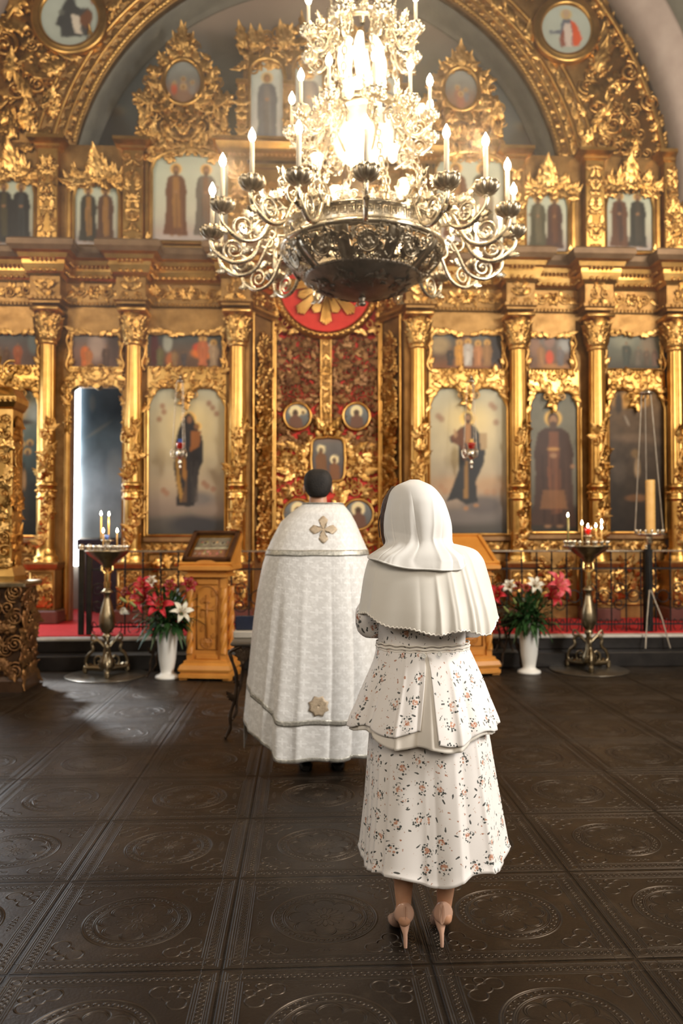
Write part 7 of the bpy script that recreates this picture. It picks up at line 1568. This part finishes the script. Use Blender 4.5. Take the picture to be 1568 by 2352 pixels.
# headscarf
SCT = [(kz(1102), kx(954, 1102), .002, YW+.03, .004), (kz(1105), kx(953, 1105), .034, YW+.03, .04), (kz(1113), kx(952, 1113), .064, YW+.03, .075), (kz(1128), kx(953, 1128), .088, YW+.03, .100), (kz(1150), kx(957, 1150), .105, YW+.03, .118), (kz(1180), kx(959, 1180), .119, YW+.03, .125), (kz(1205), kx(961, 1205), .1245, YW+.028, .125), (kz(1230), kx(962, 1230), .1235, YW+.025, .120), (kz(1246), kx(964, 1246), .117, YW+.02, .115), (kz(1258), kx(963, 1258), .131, YW+.01, .118), (kz(1272), kx(957, 1272), .167, YW, .132), (kz(1288), kx(951, 1288), .181, YW-.004, .138), (kz(1300), kx(951, 1300), .184, YW-.005, .146), (kz(1320), kx(951, 1310), .186, YW-.006, .153)]
def scarf(th, t):
    zt_ = kz(1102); back = np.exp(-((th+1.35)/.75)**2); zb_ = kz(1281)-.038*back-.014*np.exp(-((th+.75)/.35)**2)+.045*np.clip(np.sin(th), 0, 1)
    z = zt_+(zb_-zt_)*t; V = np.array([itab(SCT, zz) for zz in z]); s = np.clip((t-.12)/.5, 0, 1)
    fold = .035*s*np.exp(-((th+1.95)/.10)**2)-.03*s*np.exp(-((th+1.75)/.12)**2)+.022*s*np.exp(-((th+2.3)/.12)**2)+.022*s*np.exp(-((th+.95-.25*t)/.16)**2)-.02*s*np.exp(-((th+1.25-.1*t)/.2)**2)+.008*s*np.sin(9*th+6*t)+folds(th+.35*(t-.4)*np.sign(th+1.5), 21, 15, .045*s, .03, .10)
    low = np.clip((t-.66)/.25, 0, 1); fold = fold+.02*low*np.sin(5*th+9*t)+.05*low*np.exp(-np.abs((th+2.0+.8*(t-.8))/.09)**1.3)+.04*low*np.exp(-np.abs((th+.95-.6*(t-.8))/.09)**1.3)
    e = 1-.42*low; c, s = np.cos(th), np.sin(th)
    return V[:, 0]+V[:, 1]*np.sign(c)*np.abs(c)**e*(1+fold*.6), V[:, 2]+V[:, 3]*np.sign(s)*np.abs(s)**e*(1+fold), z
g = .62                                    # open at the face side
sc = cloth(scarf, 400, 100, 'headscarf', SCARF, wom, .0015, .12, pi/2+g-2*pi, pi/2-g, False)
for e_ in (pi/2+g-2*pi, pi/2-g):
    P = np.array([[c[0] for c in scarf(np.array([e_]), t)] for t in np.linspace(.02, 1, 70)]); q = MB(); tube(q, P, .0028+.0008*np.abs(np.sin(np.arange(70)*1.2)), 5); sub(q, 'scalloped_edge', LINING, sc)
th_ = np.linspace(pi/2+g-2*pi, pi/2-g, 200); P = np.stack(scarf(th_, 1.0), 1); q = MB(); tube(q, P, .0035, 6); sub(q, 'rolled_hem', SCARF, sc)

# ---------------------------------------------------------------- PRIEST
YP = 5.15; px_ = lambda px, py=1500: XP(px, py, YP); pz_ = lambda py: ZP(py, YP, 730)
pri = thing('person', 'man with short black hair seen from behind in a long white brocade priest robe', 'person', (px_(728), YP, 0))
q = MB(); hx = px_(728); 
for sg in (-1, 1):
    x = hx+.02+sg*.105; caps(q, (x, YP, .92), (x, YP, .5), .095, .065); caps(q, (x, YP, .5), (x, YP-.01, .10), .06, .045); caps(q, (x, YP, .06), (x, YP+.14, .04), .045, .035)
caps(q, (hx-.07, YP, .98), (hx+.09, YP, .98), .14, .14); caps(q, (hx, YP, 1.0), (hx, YP, 1.4), .14, .15); caps(q, (hx-.15, YP, 1.52), (hx+.17, YP, 1.52), .085, .085); caps(q, (px_(731, 1160), YP, 1.55), (px_(730, 1140), YP+.01, 1.74), .062, .057)
T = head_parts(q, (px_(730, 1110), YP+.02, 1.79), .235, 0.)
for sg in (-1, 1): ball(q, (px_(730, 1110)+sg*.088, YP-.012, 1.777), 1, 14, (.011, .017, .032))
for sg in (-1, 1):
    s0 = (hx+sg*.20, YP, 1.50); e0 = (hx+sg*.27, YP+.02, 1.22); w0 = (hx+sg*.12, YP+.30, 1.25); caps(q, s0, e0, .06, .047); caps(q, e0, w0, .045, .03); hand(q, w0, (-sg*.6, .6, .2), (0, 0, 1), 1.0, .5, sg)
body_obj(q, 'body', SKIN, pri, .008)
q = MB(); m = MB(); ball(m, (0, 0, 0), 1, 40); V = m.V[0].copy(); r = np.random.RandomState(1); V /= (np.sum(np.abs(V)**2.7, 1)**(1/2.7))[:, None]
cx, cy, cz = px_(730, 1110), YP+.0, 1.812
V = V*np.array([.091, .106, .095]); low = V[:, 2] < -.035; back = V[:, 1] < .03
V[:, 2] = np.where(low & back, V[:, 2]*1.05-.010, V[:, 2]); V[:, 2] = np.where(~back, np.maximum(V[:, 2], .012+.25*V[:, 1]), V[:, 2]); V[:, 0] *= 1-.13*np.clip((-.012-V[:, 2])/.04, 0, 1)
V[:, 2] = np.where((V[:, 2] < -.086), -.086, V[:, 2]); V[:, 0] *= 1-.22*np.clip((-.05-V[:, 2])/.04, 0, 1); V *= (1+.012*r.rand(len(V)))[:, None]
q.add(V+np.array([cx, cy, cz]), m.F[0]); q.build('hair', HAIRD, pri)
def brocade():
    m, b = newmat('white_brocade', (.7, .68, .64), .45); uv = coord('UV'); U, Vv, _ = xyz(uv)
    def star(S, ox):
        u = (U*S+ox).fract()-.5; v = (Vv*S+ox*.7).fract()-.5; r_ = length(u, v); th = E.m('ARCTAN2', v, u); return step(r_-.16-(th*4).cos()*.10-(th*2).cos()*.03, .03)
    s = emax(star(11.0, 0.), star(11.0, .5)); dam = tex_noise(uv, 38, 3); s2 = step(.52-dam, .03)*.45; f = emax(s, s2*(1.0-s))
    link(mixc(f, (.70, .685, .66), (.86, .85, .83)), b.inputs['Base Color']); link(f*(-.20)+.46, b.inputs['Roughness']); link(bump(f*.5+tex_noise(uv, 300, 1)*.3, .35, .003), b.inputs['Normal']); b.inputs['Sheen Weight'].default_value = .3
    return m
BRO = brocade(); SLV = varied('silver_braid', (.34, .33, .29), (.62, .60, .54), .32, .6, 60, .5, .6, .004, 160); GEMB = varied('gold_embroidery', (.46, .36, .25), (.60, .48, .34), .5, .2, 40, bs=.6, bd=.004, bscale=150)
PT = [(pz_(1160), 694, 788), (pz_(1180), 667, 804), (pz_(1200), 645, 815), (pz_(1240), 624, 832), (pz_(1262), 614, 842), (pz_(1300), 603, 850), (pz_(1356), 592, 857), (pz_(1424), 583, 865), (pz_(1526), 573, 872), (pz_(1594), 566, 874), (pz_(1655), 561, 872), (pz_(1760), 562, 866)]
def pprof(z):
    T_ = np.array(sorted(PT)); l = np.interp(z, T_[:, 0], T_[:, 1]); r_ = np.interp(z, T_[:, 0], T_[:, 2]); xl_, xr_ = px_(l), px_(r_)
    ry = np.interp(z, [0, .4, 1.0, 1.35, 1.5, 1.62, 1.68], [.33, .33, .29, .25, .20, .14, .085]); return (xl_+xr_)/2, (xr_-xl_)/2, ry
zt_p = pz_(1160)
def hemz(th):                              # lowest at the back, left side swings up in a step
    base = ZP(1748, YP-.30, 730); left = np.clip(1/(1+np.exp((th+2.12)/.06)), 0, 1); return base+left*(.085+.12*np.clip((-2.1-th)/1.0, 0, 1))+.30*np.clip(np.sin(th)-.1, 0, 1)
def robe(th, t, out=0.):
    zb_ = hemz(th)+.006*np.sin(11*th); z = zt_p+(zb_-zt_p)*t; A = np.array([pprof(zz) for zz in z]); am = np.clip((t-.22)/.6, 0, 1)*.035
    f = 1+out+am*(.6*np.sin(6*th+.8)+.4*np.sin(10*th+2.4))+folds(th, 31, 16, .10*np.clip((t-.12)*1.3, 0, 1), .05, .15)-.09*np.clip(t-.3, 0, 1)*np.exp(-((th+2.12)/.07)**2)+.05*np.clip(t-.3, 0, 1)*np.exp(-((th+1.98)/.08)**2)
    ex = .82; c, s = np.cos(th), np.sin(th); return A[:, 0]+A[:, 1]*np.sign(c)*np.abs(c)**ex*(1+out*.6+(f-1-out)*np.clip((.98-np.abs(c))/.5, 0, 1)), YP+A[:, 2]*np.sign(s)*np.abs(s)**.9*f, z
rob = cloth(robe, 420, 110, 'brocade_robe', BRO, pri, .004, .40)
def strip(t_of, w_, name, mat, out, th=None, nth=240):
    th = np.linspace(-pi, pi, nth, endpoint=False) if th is None else th; V = []
    for dt in (-w_, -w_*.4, w_*.4, w_):
        x, y, z = robe2(th, t_of, dt, out); V.append(np.stack([x, y, z], 1))
    V = np.stack(V, 1); q = MB(); q.add(V.reshape(-1, 3), gf(len(th), 4, len(th) == nth)); o = sub(q, name, mat, rob); m = o.modifiers.new('t', 'SOLIDIFY'); m.thickness = .003; return o
def robe2(th, t_of, dz, out):
    t = t_of(th)-dz/(zt_p-hemz(th)); X = np.zeros(len(th)); Y = X.copy(); Z = X.copy()
    for i, (a, b_) in enumerate(zip(th, t)): x, y, z = robe(np.array([a]), b_, out); X[i], Y[i], Z[i] = x[0], y[0], z[0]
    return X, Y, Z
tz = lambda zf: (lambda th: (zt_p-zf(th))/(zt_p-hemz(th)))
strip(tz(lambda th: pz_(1268)+.0*th), .018, 'shoulder_braid', SLV, .040)
strip(tz(lambda th: hemz(th)+.235), .016, 'lower_braid', SLV, .028)
strip(tz(lambda th: hemz(th)+.014), .010, 'hem_braid', SLV, .026)
q = MB(); a_ = np.linspace(-pi, pi, 60, endpoint=False)
for dz, rr in ((-.012, .006), (0, .006), (.010, .004)):
    x, y, z = robe(a_, 0.0); tube(q, np.stack([x, y, z+dz], 1), rr, 6, True)
sub(q, 'collar_braid', SLV, rob)
def emblem(px, py, shape, name, mat):
    """flat embroidered patch laid on the back of the robe"""
    c = W(px, py, YP-.25); q = MB(); pts = np.array(shape); th_g = None; V = []
    def ysurf(x, z):
        cx, rx, ry = pprof(z); th = -math.acos(max(-.999, min(.999, (abs((x-cx)/rx)**(1/.82))*np.sign(x-cx)))); t = (zt_p-z)/(zt_p-hemz(np.array([th]))[0]); return robe(np.array([th]), t, .012)[1][0]-.006
    cen = pts.mean(0); n = len(pts); rings = 5
    for i in range(rings):
        s = (i+.001)/(rings-1)
        for p in pts: x, z = c.x+(cen[0]+(p[0]-cen[0])*s), c.z+(cen[1]+(p[1]-cen[1])*s); V.append((x, ysurf(x, z), z))
    q.add(V, gf(rings, n, False, True)); o = sub(q, name, mat, rob); m = o.modifiers.new('t', 'SOLIDIFY'); m.thickness = .003
cr = []
for k in range(4):
    a0 = k*pi/2
    for (x, z) in ((.018, -.018), (.016, -.035), (.024, -.045), (.026, -.055), (.018, -.062), (.012, -.070), (0, -.078), (-.012, -.070), (-.018, -.062), (-.026, -.055), (-.024, -.045), (-.016, -.035)): cr.append((x*cos(a0)-z*sin(a0), x*sin(a0)+z*cos(a0)))
cr = [(-x, z) for x, z in cr]
cr = [(x*1.12+.0*z, z*1.12) for x, z in cr]
emblem(743, 1216, cr, 'embroidered_cross', GEMB)
st = [((.066 if i % 2 else .052)*cos(i*pi/8), (.066 if i % 2 else .052)*sin(i*pi/8)) for i in range(16)]
emblem(731, 1616, st, 'embroidered_star', GEMB)
q = MB(); px0 = px_(700, 1770)
BLK = varied('black_leather', (.012, .010, .010), (.02, .018, .018), .3, 0, 8, bs=.1)
for x in (px_(702, 1770), px_(775, 1770)):
    q = MB(); V = []; k = 20
    for u in np.linspace(0, 1, 16):
        y = YP-.10+.30*u; w_ = np.interp(u, [0, .05, .2, .5, .75, .92, 1], [.022, .040, .044, .042, .052, .040, .01]); h_ = np.interp(u, [0, .05, .3, .5, .8, 1], [.03, .055, .065, .055, .035, .012])
        for j in range(k): a_ = j*2*pi/k; V.append((x+w_*cos(a_), y, h_*(.5+.5*sin(a_)) if sin(a_) > -.5 else .002))
    q.add(V, gf(16, k, False, True)); q.add(np.array(V[:k])[::-1], [list(range(k))]); q.add(V[-k:], [list(range(k))]); q.build('shoe', BLK, pri)
q = MB(); lathe(q, [(.20, .10), (.22, .3), (.24, .6), (.20, 1.0)], 40, (px_(738, 1700), YP, 0)); q.build('dark_cassock', varied('black_cassock', (.012, .012, .014), (.02, .02, .024), .7, 0, 8), pri)
